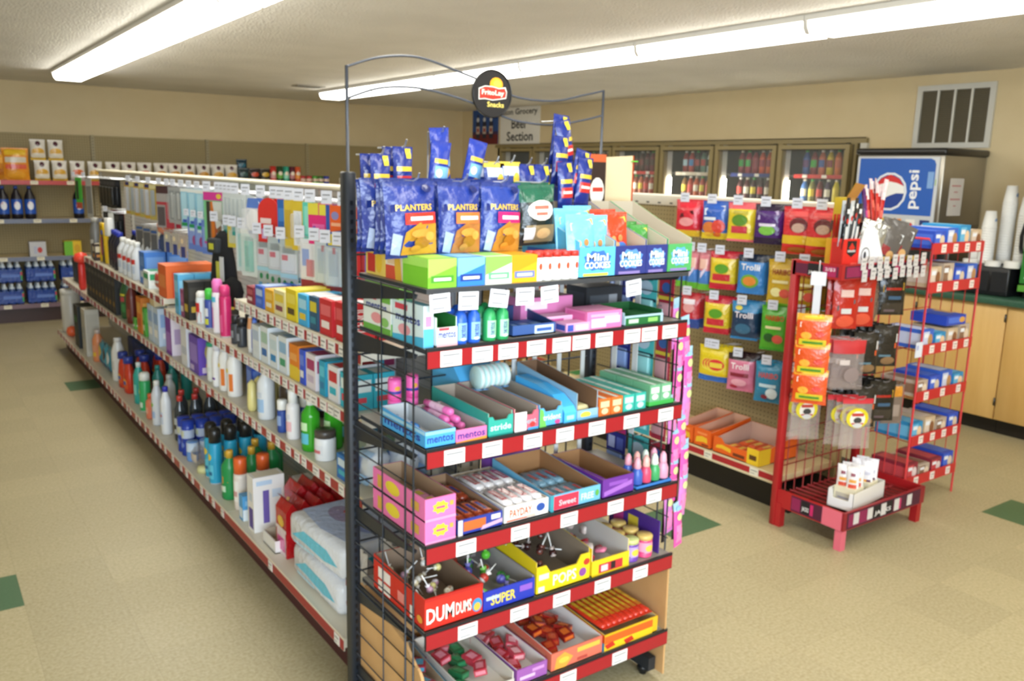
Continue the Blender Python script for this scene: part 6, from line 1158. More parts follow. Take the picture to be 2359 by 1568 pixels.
g(tb('3A5AC8', '6A8AE0', '2A40A0'), 'cream_tube', 3.40, Z3, 'royal blue cream tube beside the white ones', 'tube', x=1.125)
dk = simple(.022, .125, '3A3E46', .75, '23242A', [('r', .2, .2, .8, .7, '8A8E98')], caph=.04)
for k, (y, x) in enumerate(((3.58, 1.13), (3.59, 1.18), (3.60, 1.23), (3.66, 1.13), (3.66, 1.19), (3.67, 1.25))): g(dk, 'deodorant', y, Z3, 'charcoal deodorant on the third shelf, %s counted from the edge' % ORD[k], 'deodorant', 'charcoal deodorants', x=x)
pkb = spray(.026, .235, 'C8286A', 'D83A7A', [('r', .2, .1, .8, .6, 'E05A94')], .05)
g(pkb, 'hair_spray', 3.82, Z3, 'deep pink hair spray on the third shelf', 'spray can', x=1.135)
g(spray(.026, .25, 'EDE8F0', 'EE7AC4', [('r', .35, .1, .65, .7, 'E08AC0'), ('r', .1, .85, .9, 1, '5FC0E0')], .06), 'hair_spray', 3.93, Z3, 'white hair spray with pink cap beside the deep pink one', 'spray can', x=1.135)
for k in range(2): g(bx(.10, .07, .10, 'D86AA8', 'E890C0', 'F0D0E0'), 'carton', 3.80, Z3 + .08, 'pink carton standing high behind the hair sprays, %s' % ('front' if k == 0 else 'rear'), 'box', 'pink cartons', x=1.24 + .09 * k)
for k in range(2): g(bx(.11, .07, .079, '8A8E98', 'A8ACB4'), 'carton', 3.80, Z3, 'grey carton under the pink cartons, %s' % ('front' if k == 0 else 'rear'), 'box', 'grey cartons', x=1.24 + .09 * k)
g(spray(.024, .19, '3A50A8', '4AC84A', [('r', .1, .1, .9, .35, 'D8DC4A'), ('r', .1, .45, .9, .8, 'E0E4F0')], .05), 'spray_can', 4.06, Z3, 'blue and white can with lime cap on the third shelf', 'spray can', x=1.135)
g(spray(.026, .16, 'DCE4EA', 'ECECEA', [('r', .1, .5, .9, .95, 'C8302E'), ('r', .1, .1, .5, .4, '8FC8DC'), ('p', [(.5, 0), (1, 0), (1, .5), (.7, .5)], 'D03A34')], .03), 'spray_can', 4.20, Z3, 'white and red can beside the lime capped can', 'spray can', x=1.135)
for k in range(3): g(bx(.09, .08, .19, '23221F', '3A3834', 'C8A83A'), 'black_carton', 4.36, Z3, 'black carton on the third shelf by the pale blue one, %s from the edge' % ORD[k], 'box', 'black cartons on the third shelf', x=XS + .083 * k)
g(bx(.06, .07, .14, '9A4A7A', 'B86A98'), 'tall_carton', 4.44, Z3, 'mauve carton in front of the black cartons', 'box')
for k in range(3): g(bx(.08, .08, .205, '5FB4E0', '8FD0EE', '3A9AB0'), 'tall_carton', 4.54, Z3, 'pale sky blue carton on the third shelf, %s from the edge' % ORD[k], 'box', 'pale sky blue cartons', x=XS + .083 * k)
# ---- third shelf, far sections
g(proto(carton(.17, .26, .175, 'E2662A', [('r', .1, .3, .9, .7, 'E88A4A')], [('r', .12, 0, .3, .8, 'D84A1E'), ('r', .3, .0, 1, .72, 'E8905A'), ('r', .36, .0, 1, .5, 'D8E0E8')], [('r', .0, .0, 1, 1, 'EA7030')])), 'carton', 4.83, Z3F, 'large orange carton on the far third shelf', 'box')
g(proto(bag(.14, .13, .07, 'D8D4CC', [('r', .1, .5, .9, .8, 'C84A44'), ('r', .2, .1, .8, .4, 'B86A5A')])), 'snack_bag', 5.03, Z3F, 'white and red bag beside the large orange carton', 'bag', x=1.15)
g(bx(.13, .10, .10, 'E2E8E8', '2FA06A', 'F0F2F0'), 'carton', 5.22, Z3F + .0, 'white and green carton before the blue boxes', 'box')
for k in range(2): g(bx(.14, .12, .19, '3F7AD0', '6A9AE0', 'C8D8EC'), 'carton', 5.42, Z3F, 'cornflower blue carton on the far third shelf, %s from the edge' % ORD[k], 'box', 'cornflower blue cartons', x=1.13 + .13 * k)
oil = simple(.04, .23, 'D8DCE2', .42, 'ECECE8', [('r', .1, .6, .9, .85, 'C8342E'), ('r', .15, .1, .85, .5, 'B8C4D8')])
for k, (y, x) in enumerate(((5.62, 1.15), (5.63, 1.25), (5.75, 1.15), (5.76, 1.26), (5.88, 1.15), (5.89, 1.26), (6.02, 1.15), (6.03, 1.26))): g(oil, 'motor_oil_bottle', y, Z3F, 'white motor oil bottle with red band, %s counted towards the back wall' % ORD[k], 'bottle', 'white oil bottles', x=x)
g(spray(.03, .24, 'D8C83A', 'E4D85A', (), .02), 'yellow_can', 5.66, Z3F, 'tall yellow can behind the white oil bottles', 'can', x=1.38)
dko = simple(.045, .25, '1E2030', .42, '2A3AB0', [('r', .1, .2, .9, .7, '3A2A3A')])
for k, (y, x) in enumerate(((6.18, 1.16), (6.20, 1.28), (6.32, 1.17), (6.34, 1.29), (6.46, 1.18))): g(dko, 'motor_oil_bottle', y, Z3F, 'black oil bottle with blue cap, %s counted towards the back wall' % ORD[k], 'bottle', 'black oil bottles', x=x)
b = MB(); b.tube([(-.09, .03, .0), (-.075, .03, .16), (-.05, .03, .27), (.05, .03, .27), (.075, .03, .16), (.09, .03, .0)], .018, 'E0B818', 'plastic', 8); b.box(-.05, .05, .02, .05, 0, .2, '1E1C1A', 'plastic'); b.box(-.06, -.03, .015, .045, .05, .18, 'A8302A', 'plastic'); b.lathe([(.02, .2), (.02, .23)], '2F5AB8', 'plastic', 10, (0, .03, 0))
g(proto(b), 'yellow_frame_tool', 6.68, Z3F, 'yellow and black framed tool standing on the far third shelf', 'tool', x=1.12)
g(simple(.04, .30, '6A6A68', .6, 'A8A6A0', [('r', .1, .5, .9, .7, 'B8B6B0')]), 'grey_can', 7.0, Z3F, 'tall grey can at the end of the far third shelf', 'can', x=1.15)
g(bx(.08, .08, .12, '3A2A22', 'D8D0B8', 'D8903A'), 'small_box', 6.86, Z3F, 'small cream topped box beside the yellow framed tool', 'box')

# ---- fourth shelf, medicines
for k, (y, w, d_, h, c, c2, c3, nm) in enumerate(((2.50, .085, .10, .125, 'C8262E', 'DC5A60', 'F0E0E0', 'red tall medicine box by the black post'), (2.62, .10, .11, .12, 'CC2E36', 'E46A70', 'F0E4E4', 'red and white medicine box'), (2.725, .07, .10, .115, '2F5A7A', 'D8C83A', '3A8AA0', 'dark teal and yellow medicine box'), (2.82, .085, .12, .11, '45B0E4', 'A8DCF4', 'E8C83A', 'sky blue medicine box'),
                                             (2.93, .10, .15, .115, 'E6CE2A', 'EEDC5A', '5A4A2A', 'bright yellow medicine box'), (3.05, .11, .13, .095, 'E6DCA8', 'E8CE4A', '8A4A5A', 'cream and yellow medicine box'), (3.16, .09, .12, .085, 'E4AE2A', 'F0C860', 'F0E8D0', 'amber medicine box'), (3.27, .09, .12, .085, '3F6AD0', 'B8CCF0', '6A8AE0', 'cobalt blue medicine box'), (3.38, .08, .12, .07, '8A2A3A', 'B85A68', 'E0C8CC', 'maroon medicine box'))):
    arts = [('v', .3, .1, .7, .9, 'TYLENOL', 'F2E4E4')] if k == 0 else None
    p = proto(carton(w, d_, h, c, [('r', .1, .55, .9, .85, c2), ('r', .15, .2, .8, .4, c3)], arts or [('r', .08, .5, .92, .85, c2), ('r', .15, .2, .7, .35, c3)], [('r', .1, .15, .9, .85, 'E8E8EA' if k < 4 else c2)]))
    for j in range(2): g(p, 'medicine_box', y, Z4, '%s on the fourth shelf, %s' % (nm, 'at the edge' if j == 0 else 'behind'), 'box', 'medicine boxes on the fourth shelf', x=XS + j * (d_ + .005))
for k, (y, x) in enumerate(((3.10, 1.33), (2.98, 1.36), (2.70, 1.34))): g(proto(carton(.14, .09, .12, 'DCE0E8', [('r', .1, .2, .9, .6, 'C8D0E0')], (), [('r', .05, .05, .95, .95, 'E8EAF0')])), 'medicine_box', y, Z4, 'white topped carton at the back of the fourth shelf, %s' % ('beyond the amber box', 'behind the cream box', 'behind the teal box')[k], 'box', 'white cartons on the fourth shelf', x=x)

# ---- goods on hooks
def gh(Y, z, L_=.24, tagged=True): hook(gon, .44, Y - G1Y, z, L_, (-1, 0), tagged=tagged, tw=.043 if Y < 4.4 else .032, th=.046 if Y < 4.4 else .034, turn=.6)
def hang(p, name, Y, z, n, desc, cat, group, L_=.24, dx=.03, tagged=True, dz=0.0, roll=0.0):
    gh(Y, z, L_, tagged)
    for k in range(n): put(p, name, (G1X + .44 - L_ + .02 + dx * k, Y + .004 * ((k * 3) % 2), z - .006 + dz), R90 + .30 + .08 * (k % 2), desc if n == 1 else '%s, %s' % (desc, ('in front', 'behind', 'rearmost')[k]), cat, group, roll=roll * (1 if k % 2 else -1))
ZU = 1.522
HC = hangcard
fl = 'hang card'
oc = proto(*[None]) if False else None
hang(HC(.06, .15, '2F5AB0', [('r', .1, .4, .9, .95, 'D8743A'), ('r', .1, .05, .9, .4, 'E0C83A')]), 'hang_pack', 2.55, ZU, 3, 'narrow orange and yellow card next to the black post', 'pack', 'cards on the upper hooks')
orc = HC(.10, .145, '2F5AB0', [('p', [(.22, .35), (.98, .42), (.98, 1), (.22, 1)], 'E8642A'), ('p', [(.1, .02), (.98, .02), (.98, .42), (.5, .30), (.1, .3)], 'E4D030'), ('e', .5, .75, .2, .1, '8A8AC0'), ('r', .3, .5, .8, .58, 'F0B08A')])
hang(orc, 'hang_pack', 2.70, ZU, 3, 'orange and yellow card with blue edge', 'pack', 'orange cards on the upper hooks'); hang(orc, 'hang_pack', 2.84, ZU, 3, 'wide orange card with yellow corner', 'pack', 'orange cards on the upper hooks')
hang(HC(.115, .15, 'E0307E', [('r', .0, .72, .5, 1, 'E4D84A'), ('r', .55, .72, .9, .98, 'E4D84A'), ('r', .2, .2, .8, .5, 'E86AB0'), ('r', .5, .05, .9, .15, 'E8A83A'), ('e', .3, .35, .1, .1, '7A4AC0')]), 'hang_pack', 2.99, ZU, 2, 'hot pink card with yellow letters', 'pack', 'pink cards on the upper hooks')
hang(HC(.08, .05, '23407A', ()), 'hang_pack', 3.02, ZU - .15, 1, 'small navy pack under the hot pink card', 'pack', 'navy packs', tagged=False, L_=.16)
hang(HC(.05, .15, '5FD0BC', [('r', .2, .2, .8, .9, '8FE0D0')]), 'hang_pack', 3.10, ZU, 2, 'slim aqua card', 'pack', 'slim cards on the upper hooks')
hang(HC(.07, .19, 'D8BC3A', [('r', .2, .1, .9, .8, 'E4E6EA'), ('e', .55, .45, .28, .33, 'CFD4DC')], (.2, .25, .8, .75, .02, 'E0E4EC', 'clear')), 'hang_pack', 3.20, ZU, 2, 'mustard card with white blister', 'pack', 'slim cards on the upper hooks')
hang(HC(.055, .19, 'D9BE42', [('r', .1, .2, .9, .8, 'C8A83A')]), 'hang_pack', 3.29, ZU, 2, 'narrow mustard card', 'pack', 'slim cards on the upper hooks')
hang(HC(.06, .175, '2F6AB8', [('r', .1, .5, .9, .8, '4A88D0')]), 'hang_pack', 3.36, ZU, 2, 'cornflower blue narrow card', 'pack', 'slim cards on the upper hooks')
hang(HC(.145, .185, 'DC3230', [('r', .12, .42, .62, .54, 'F0DCDC'), ('r', .18, .08, .40, .30, 'C8B0D8'), ('r', .5, .08, .7, .3, 'A83A3A'), ('r', .0, .0, 1, .04, 'C8282A')], None, shape='arch'), 'hang_pack', 3.52, ZU, 2, 'red card with rounded top', 'pack', 'red rounded cards', dx=.05)
hang(HC(.12, .185, 'D8DCE4', [('p', [(.1, .72), (.9, .72), (.8, .95), (.2, .95)], '5A80D0'), ('e', .5, .42, .42, .28, 'F4F4F6'), ('r', .2, .12, .8, .2, 'B8C0D0')], (.1, .2, .9, .7, .03, 'F2F4F8', 'clear'), shape='oval'), 'hang_pack', 3.71, ZU, 2, 'white oval pack with blue cap band', 'pack', 'white oval packs')
tbp = HC(.045, .19, 'CFD6D8', [('r', .3, .05, .7, .9, 'AEB8BC'), ('r', .1, .0, .9, .2, '2FA09A')], (.15, .1, .85, .9, .012, 'DDE6E8', 'clear'))
for i in range(5): hang(tbp, 'toothbrush_pack', 3.86 + .06 * i, ZU, 2, 'clear toothbrush pack with teal base, %s hook from the oval packs' % ORD[i], 'pack', 'toothbrush packs')
fr_ = HC(.17, .25, '7FCB92', [('r', .0, .84, 1, 1, 'D83A9A'), ('e', .75, .92, .12, .05, 'E8C84A'), ('r', .14, .06, .9, .82, '8A6A52'), ('r', .14, .06, .30, .82, '3A3A38'), ('r', .36, .1, .52, .82, 'D8782A'), ('r', .55, .08, .62, .8, 'B8502A'), ('p', [(.45, .82), (.9, .82), (.9, .4), (.6, .3)], 'D8DCD8'), ('r', .6, .06, .98, .22, '8FC0E8'), ('r', 0, 0, 1, .045, 'C84AA8')])
hang(fr_, 'hang_pack', 4.22, ZU, 1, 'large green framed card with pink top and base', 'pack', 'framed cards', L_=.26)
lbp = HC(.13, .215, '8FD0F0', [('r', .05, .2, .45, .9, 'B8E4F8'), ('r', .0, .08, 1, .16, '1F9A5A'), ('r', .0, 0, 1, .06, 'D8ECF4'), ('r', .1, .17, .4, .24, '3A5AC0'), ('r', .0, .92, 1, 1, 'EEF4F4')], (.55, .3, .9, .9, .015, 'A8DCF4', 'clear'))
for i in range(3): hang(lbp, 'hang_pack', 4.46 + .15 * i, ZU, 2, 'pale blue pack with green base line, %s hook' % ORD[i], 'pack', 'pale blue packs on the upper hooks')
gyp = HC(.10, .20, 'A8ACAE', [('r', .1, .1, .9, .9, '8A9094'), ('r', .3, .15, .5, .85, 'C8CCCC')], (.1, .1, .9, .8, .02, 'B8BEC0', 'clear'))
for i in range(2): hang(gyp, 'hang_pack', 4.93 + .13 * i, ZU, 2, 'grey tool pack, %s hook past the pale blue packs' % ORD[i], 'pack', 'grey tool packs')
hang(HC(.19, .24, 'A8A4A6', [('r', 0, .82, 1, 1, '4A3038'), ('r', .0, .55, 1, .62, 'B83A4A'), ('r', .5, .0, .95, .55, 'C03A4E'), ('r', .05, .05, .45, .5, '5A545A')]), 'hang_pack', 5.24, ZU, 2, 'grey and red tee shaped card pack', 'pack', 'red and grey packs')
ylp = HC(.11, .21, 'BFAF5A', [('r', .0, .88, 1, 1, 'D8D09A'), ('r', .15, .15, .55, .85, '9FA8B0'), ('r', .6, .1, .9, .9, 'C8A83A')], (.15, .1, .6, .85, .015, 'AEB6BC', 'clear'))
yl2 = HC(.11, .21, 'C8A032', [('r', .1, .1, .5, .85, 'C8CCD4'), ('r', .55, .1, .95, .7, 'D8B07A'), ('r', .1, .9, .6, 1, '2A2A6A')], (.1, .1, .5, .85, .015, 'C0C6D0', 'clear'))
for i in range(6): hang((ylp, yl2)[i % 2], 'hang_pack', 5.50 + .14 * i, ZU, 2, 'yellow tool card, %s hook past the red and grey pack' % ORD[i], 'pack', 'yellow tool cards', tagged=i % 2 == 0)
blk = HC(.085, .20, '1E1F22', [('r', .1, .8, .9, .95, '3A3A40'), ('r', .3, .1, .7, .7, '2C2E32')], (.2, .1, .8, .75, .02, '17181A', 'plastic'))
for i in range(4):
    hang(blk, 'hang_pack', 6.75 + .12 * i, ZU, 2, 'black card pack on the upper far hooks, %s hook' % ORD[i], 'pack', 'black packs on far hooks', tagged=False)
    hang(blk, 'hang_pack', 6.70 + .12 * i, ZU - .24, 2, 'black card pack on the lower far hooks, %s hook' % ORD[i], 'pack', 'black packs on far hooks', tagged=False)
hang(HC(.10, .24, '3FB03A', [('r', .0, .0, 1, .2, 'B84A3A'), ('r', .1, .3, .5, .9, '1E3A22')]), 'hang_pack', 7.55, ZU, 1, 'bright green card on the far end hook', 'pack', 'green cards', L_=.34)
hang(HC(.09, .30, 'A8A8A4', [('r', .1, .1, .9, .8, '7A7A78')]), 'hang_pack', 7.35, ZU, 1, 'long grey card on the far end hook', 'pack', 'grey cards', L_=.30)
hang(HC(.07, .18, 'D8DAD8', [('r', .15, .1, .85, .8, 'E8E8E6')], (.1, .1, .9, .8, .04, 'E4E4E2', 'plastic')), 'hang_pack', 6.55, ZU - .22, 1, 'white bottle shaped pack hung before the black cards', 'pack', 'white packs', L_=.30)
for i in range(3): hang(HC(.10, .16, '9A9690', [('r', .1, .1, .9, .8, '5A5A5C'), ('r', .1, .85, .9, .95, '2F5A98')]), 'hang_pack', 5.55 + .2 * i, ZU - .27, 1, 'grey hardware card on the lower far hooks, %s hook' % ORD[i], 'pack', 'grey hardware cards', tagged=False)
keyc = HC(.07, .12, 'B8B4AC', [('r', .2, .0, .8, .5, '34458A'), ('e', .4, .75, .2, .12, 'E8DCB8')])
for i in range(4): hang(keyc, 'hang_pack', 4.90 + .17 * i, ZU - .26, 1, 'small card with dark blue base on the lower hooks, %s hook' % ORD[i], 'pack', 'small blue base cards', tagged=False)
# lower hooks
ZL = 1.385
hang(HC(.07, .18, '7A6AC8', [('r', .5, .0, 1, .85, '3F7AE0'), ('r', .1, .3, .45, .8, 'C8B8E8'), ('r', .0, .0, 1, .12, '5FB0D8')]), 'hang_pack', 2.55, ZL, 2, 'violet and blue slim pack by the black post', 'pack', 'slim packs on the lower hooks')
for i in range(2): hang(HC(.045, .17, 'D82A34', [('r', .2, .55, .8, .9, 'E85A5A'), ('r', .2, .1, .8, .45, 'E8A0A4')]), 'hang_pack', 2.68 + .07 * i, ZL, 2, 'slender red pack, %s hook from the violet pack' % ORD[i], 'pack', 'slender red packs')
svp = HC(.085, .26, '8A2A36', [('r', .0, .42, 1, 1, 'C9D4DC'), ('r', .2, .55, .8, .9, 'A8B8C8'), ('e', .65, .10, .14, .045, 'E8DCDC'), ('r', .45, .86, .65, .95, 'A83040')], (.1, .42, .9, .95, .022, 'D4DEE6', 'clear'))
for i in range(2): hang(svp, 'razor_pack', 2.86 + .10 * i, ZL, 2, 'clear topped maroon razor card, %s hook past the slender red packs' % ORD[i], 'pack', 'maroon razor packs')
hang(HC(.085, .26, '9A3040', [('r', .0, .40, 1, 1, 'E6E8EE'), ('r', .1, .6, .6, .85, '6A90E0'), ('r', .4, .45, .95, .7, 'C84A50'), ('e', .6, .10, .14, .045, 'EADEDE')], (.1, .42, .9, .95, .022, 'E8ECF2', 'clear')), 'razor_pack', 3.10, ZL, 2, 'white and blue razor pack on a maroon card', 'pack', 'maroon razor packs')
rdp = HC(.11, .22, 'B8C4C6', [('r', .05, .40, .95, .75, 'E2E8F0'), ('r', .1, .62, .45, .72, 'D83A5A'), ('r', .0, .30, 1, .38, 'A8D8E8'), ('e', .25, .2, .1, .06, '2F8A5A'), ('e', .65, .2, .1, .06, '2F8A5A'), ('r', .1, .0, .3, .08, '6AB0E0'), ('r', .6, .0, .8, .08, '6AB0E0')], (.1, .42, .9, .9, .015, 'C8D4D8', 'clear'))
for i in range(3): hang(rdp, 'razor_pack', 3.30 + .14 * i, ZL - .02, 2, 'clear razor pack with pink mark and green dots, %s hook' % ORD[i], 'pack', 'clear razor packs')
hang(HC(.12, .21, 'E0ECEA', [('r', .2, .1, .75, .75, '8FD0C0'), ('r', .25, .2, .5, .65, '5FB8A8'), ('r', 0, .9, 1, 1, 'F0F4F2')], (.2, .1, .8, .85, .03, 'CFE8E4', 'clear')), 'hang_pack', 3.78, ZL - .01, 2, 'white and sea green bottle pack on the lower hooks', 'pack', 'sea green packs')
hang(HC(.06, .20, 'D8E8EC', [('r', .3, .1, .7, .85, 'A8D8DC')]), 'hang_pack', 3.91, ZL - .01, 2, 'slim pale pack beside the sea green bottle pack', 'pack', 'sea green packs')
# black knit gloves and strap bundle
gh(4.12, ZL, .26)
b = MB(); b.tube([(0, 0, 0), (0, 0, .045)], .004, 'B8BCC0', 'chrome', 6)
b.lathe([(.015, 0), (.05, -.03), (.07, -.12), (.085, -.22), (.075, -.27), (.03, -.285)], '16171A', 'cloth', 16, (0, 0, 0), 1.0, .45)
b.lathe([(.01, .0), (.035, .02), (.045, .06), (.035, .10), (.01, .12)], '131416', 'cloth', 14, (.10, -.03, -.30), 1.3, .8)
cuf = MB(); cuf.rbox(-.05, .02, -.045, .02, -.09, -.03, .008, '34383C', 'cloth'); cuf.box(-.03, .0, -.047, -.045, -.075, -.05, 'C8C83A', 'card')
lbl = MB(); lbl.box(.02, .045, -.05, -.047, -.20, -.12, 'B8B84A', 'card'); lbl.box(.045, .07, -.05, -.047, -.2, -.10, 'C8CCD0', 'card')
put(proto(b, ('cuff', cuf), ('paper_label', lbl)), 'knit_glove_bundle', (G1X + .44 - .24, 4.10, ZL - .045), R90 + .3, 'black knitted glove bundle with yellow label hanging from the lower hooks', 'gloves', sc=1.15)
hang(HC(.10, .10, 'D8C84A', [('r', .1, .2, .9, .8, 'C8CCB0')]), 'hang_pack', 3.99, ZL - .01, 1, 'small yellow card beside the black glove bundle', 'pack', 'small yellow cards')
bup = HC(.10, .17, '6A8ADC', [('r', .1, .2, .9, .8, '8FA8E8'), ('e', .6, .3, .2, .15, 'A84A8A'), ('r', .6, .5, .95, .95, 'B8D0F0')])
for i in range(3): hang(bup, 'hang_pack', 4.42 + .13 * i, ZL - .01, 2, 'periwinkle blue pack on the lower hooks, %s hook' % ORD[i], 'pack', 'periwinkle packs')
b = MB().lathe([(.02, 0), (.045, .02), (.05, .06), (.03, .10), (.01, .12)], 'C87A5A', 'plastic', 12); b.rbox(-.05, .05, -.03, .03, -.10, 0, .015, '3A4A70', 'cloth')
gh(5.35, ZL - .02, .22, False); put(proto(b), 'novelty_toy', (G1X + .44 - .20, 5.35, ZL - .155), R90, 'small soft toy with reddish top hanging on the far lower hook', 'toy')
for i in range(2): hang(HC(.11, .30, '7A2428', [('r', .1, .1, .9, .9, '8A2E30')]), 'hang_pack', 6.75 + .2 * i, 1.30, 1, 'dark red card on the far lower hooks, %s hook' % ORD[i], 'pack', 'dark red cards', tagged=False, L_=.2)
# ================================================================== candy bags on the pegboard
def hook2(Y, z, L_=.21): hook(g2, .44, Y - G2.y, z, L_, (-1, 0), tw=.05, th=.05, turn=.45)
def peg(p, Y, z, n, desc, grp, L_=.21, dx=.04, h=.2, rz=.35):
    hook2(Y, z, L_)
    for k in range(n): put(p, 'gummy_bag', (3.82 - L_ + .025 + dx * k, Y + .006 * (k % 2), z - h + .004), R90 + rz + .12 * (k % 2), '%s, %s' % (desc, 'front one' if k == 0 else ORD[k] + ' behind'), 'candy', grp)
def gb(c, arts, bands=(), w=.15, h=.205, back=None): return proto(bag(w, h, .055, c, arts, bands, back or c, wob=.003))
PG = 'gummy bags on the pegboard'
peg(gb('D8283A', [('p', [(.2, .5), (.8, .62), (.75, .72), (.25, .62)], '5A1420'), ('e', .5, .4, .3, .12, 'E89A9A')], [(0, .14, 'E0B830')]), 3.42, 1.505, 3, 'red gummy bag on the top pegs at the cookie tray end', PG)
peg(gb('2A5CB8', [('p', [(.1, .62), (.9, .76), (.9, .90), (.1, .80)], 'DDE6F4'), ('e', .35, .3, .3, .16, 'D87A3A'), ('e', .7, .34, .25, .18, 'D8483A'), ('r', .1, .5, .6, .58, 'E4E8F0'), ('e', .3, .12, .15, .06, 'E8B83A'), ('e', .65, .12, .15, .06, 'D86A2A')], [(0, .2, 'E0C22E'), (.2, .3, '3A70C8')]), 3.22, 1.505, 3, 'blue gummy bag with yellow base on the top pegs', PG)
peg(gb('E6CE2A', [('e', .5, .55, .3, .15, '5A8A2A'), ('r', .2, .22, .8, .4, 'C83A4A'), ('r', .25, .7, .8, .8, 'B8A81E')], [(0, .1, 'E8707A'), (.88, 1, 'E8626A')]), 3.04, 1.505, 3, 'yellow gummy bag with coral ends on the top pegs', PG)
peg(gb('4A2470', [('p', [(.12, .6), (.88, .75), (.85, .85), (.15, .72)], 'C8B8DC'), ('e', .5, .35, .3, .12, '7ABA4A'), ('r', .2, .45, .8, .52, 'E0D8E8')], [(0, .12, '2A1A3A'), (.88, 1, '2A1A34')]), 2.86, 1.505, 3, 'purple gummy bag on the top pegs', PG)
gd = gb('D8323A', [('e', .5, .62, .28, .16, '6A2A30'), ('e', .5, .56, .2, .1, 'C8A898'), ('r', .0, .22, 1, .40, 'E0B82A'), ('e', .5, .1, .3, .06, 'A8601E'), ('r', .2, .8, .8, .9, 'E05A5A')], [(0, .2, 'C8341E')], .17, .235)
peg(gd, 2.67, 1.505, 3, 'large red bag with yellow band on the top pegs', PG, h=.235)
peg(gd, 2.53, 1.505, 2, 'large red bag hidden partly by the jerky rack', PG, h=.235)
fr2 = gb('D8808A', [('r', .2, .55, .8, .8, 'E8B8A8'), ('p', [(.3, .3), (.7, .5), (.7, .6), (.3, .45)], 'D8D0E8')], [(0, .18, '6AB83A'), (.18, .45, '4A80C8')], .075, .22)
for i in range(3): peg(fr2, 3.44 - .085 * i, 1.235, 2, 'slim pink and blue bag on the second peg row, %s hook' % ORD[i], PG, h=.22)
sp_ = gb('E4C82A', [('e', .5, .56, .28, .13, '5A9A2A'), ('r', .15, .24, .85, .42, 'C8303A')], [(0, .16, 'C8243A'), (.82, 1, 'C8243A')])
peg(sp_, 3.14, 1.235, 3, 'yellow bag with dark red ends on the second peg row', PG)
peg(gb('3A86D0', [('t', .15, .62, .85, .78, 'Trolli', 'F4F4F4'), ('e', .5, .34, .34, .18, '6AA83A'), ('e', .5, .34, .25, .12, 'E08A3A')], [(.84, 1, '1E2A40')]), 2.945, 1.235, 3, 'sky blue gummy bag with white lettering on the second peg row', PG)
hb = lambda c, tc, low, e1: gb(c, [('t', .18, .68, .82, .80, 'HARIBO', tc), ('e', .35, .3, .2, .1, e1), ('e', .65, .28, .18, .1, 'D85A4A'), ('r', .2, .5, .75, .56, 'E8DCA8')], [(0, .1, low)], .155, .235)
peg(hb('C8A42A', '8A2A1A', '6AB02A', 'E8E0A0'), 2.745, 1.235, 3, 'gold gummy bag with green foot on the second peg row', PG, h=.235)
peg(hb('B89424', '8A2A1A', '6AB02A', 'E8E0A0'), 2.60, 1.235, 2, 'gold gummy bag partly behind the jerky rack', PG, h=.235)
peg(gb('C02E38', [('e', .5, .6, .3, .15, 'E0A0A0'), ('r', .2, .7, .8, .84, 'E4DCE4')], [(0, .3, '2A4A98')], .12, .2), 3.36, .985, 2, 'red and navy gummy bag on the third peg row', PG)
peg(sp_, 3.16, .985, 3, 'yellow bag with dark red ends on the third peg row', PG)
peg(gb('1F3A5A', [('t', .15, .58, .85, .74, 'Trolli', 'F0E8F0'), ('e', .3, .84, .14, .06, 'D8C83A'), ('e', .5, .3, .3, .14, '3A6A8A')], [(.76, 1, '3A8AC0'), (0, .1, '2F7FB8')]), 2.965, .985, 3, 'navy gummy bag with white lettering on the third peg row', PG)
peg(hb('4FA82A', 'C8341E', '3F9A2A', '2A5A2A'), 2.765, .985, 3, 'leaf green gummy bag on the third peg row', PG, h=.225)
peg(hb('D8B42A', 'C8341E', 'D8B42A', 'E8A03A'), 2.60, .985, 2, 'mustard gummy bag beside the red rack post', PG, h=.225)
for k in range(3): peg(gb('E4CC22', [('e', .5, .48, .38, .2, 'E8D84A'), ('e', .5, .5, .33, .16, 'D83A3A'), ('r', .25, .42, .75, .56, 'E8D048')], [(0, .16, '2A6AC0')], .155, .2), 3.13 + .02 * k, .715 - .0 * k, 3 if k == 0 else 1, 'yellow and blue round logo bag on the lowest peg row' if k == 0 else 'yellow bag behind the round logo bag, %s extra hook' % ORD[k - 1], PG)
peg(gb('D87A98', [('t', .15, .60, .85, .76, 'Trolli', 'F8F0F2'), ('r', .15, .4, .85, .5, '8A2A3A'), ('e', .5, .25, .3, .1, 'E8A8B8'), ('e', .3, .12, .15, .05, 'B83A50')], [(.85, 1, '2A1418')]), 2.965, .70, 3, 'pink gummy bag on the lowest peg row', PG)
peg(gb('2A86B0', [('t', .16, .62, .84, .76, 'HARIBO', 'D85A4A'), ('e', .65, .25, .2, .14, 'D8ECF4'), ('e', .4, .15, .12, .06, '8A3A4A'), ('r', .2, .4, .8, .48, 'C8E4F0')], (), .155, .215), 2.775, .695, 3, 'ocean blue gummy bag on the lowest peg row', PG, h=.215)
peg(gb('D84A22', [('e', .5, .5, .3, .14, 'E8782A'), ('r', .2, .65, .8, .75, 'E8A83A')], [(0, .12, 'E0B02A')], .15, .2), 2.60, .69, 2, 'orange red gummy bag beside the red rack post, lowest peg row', PG)
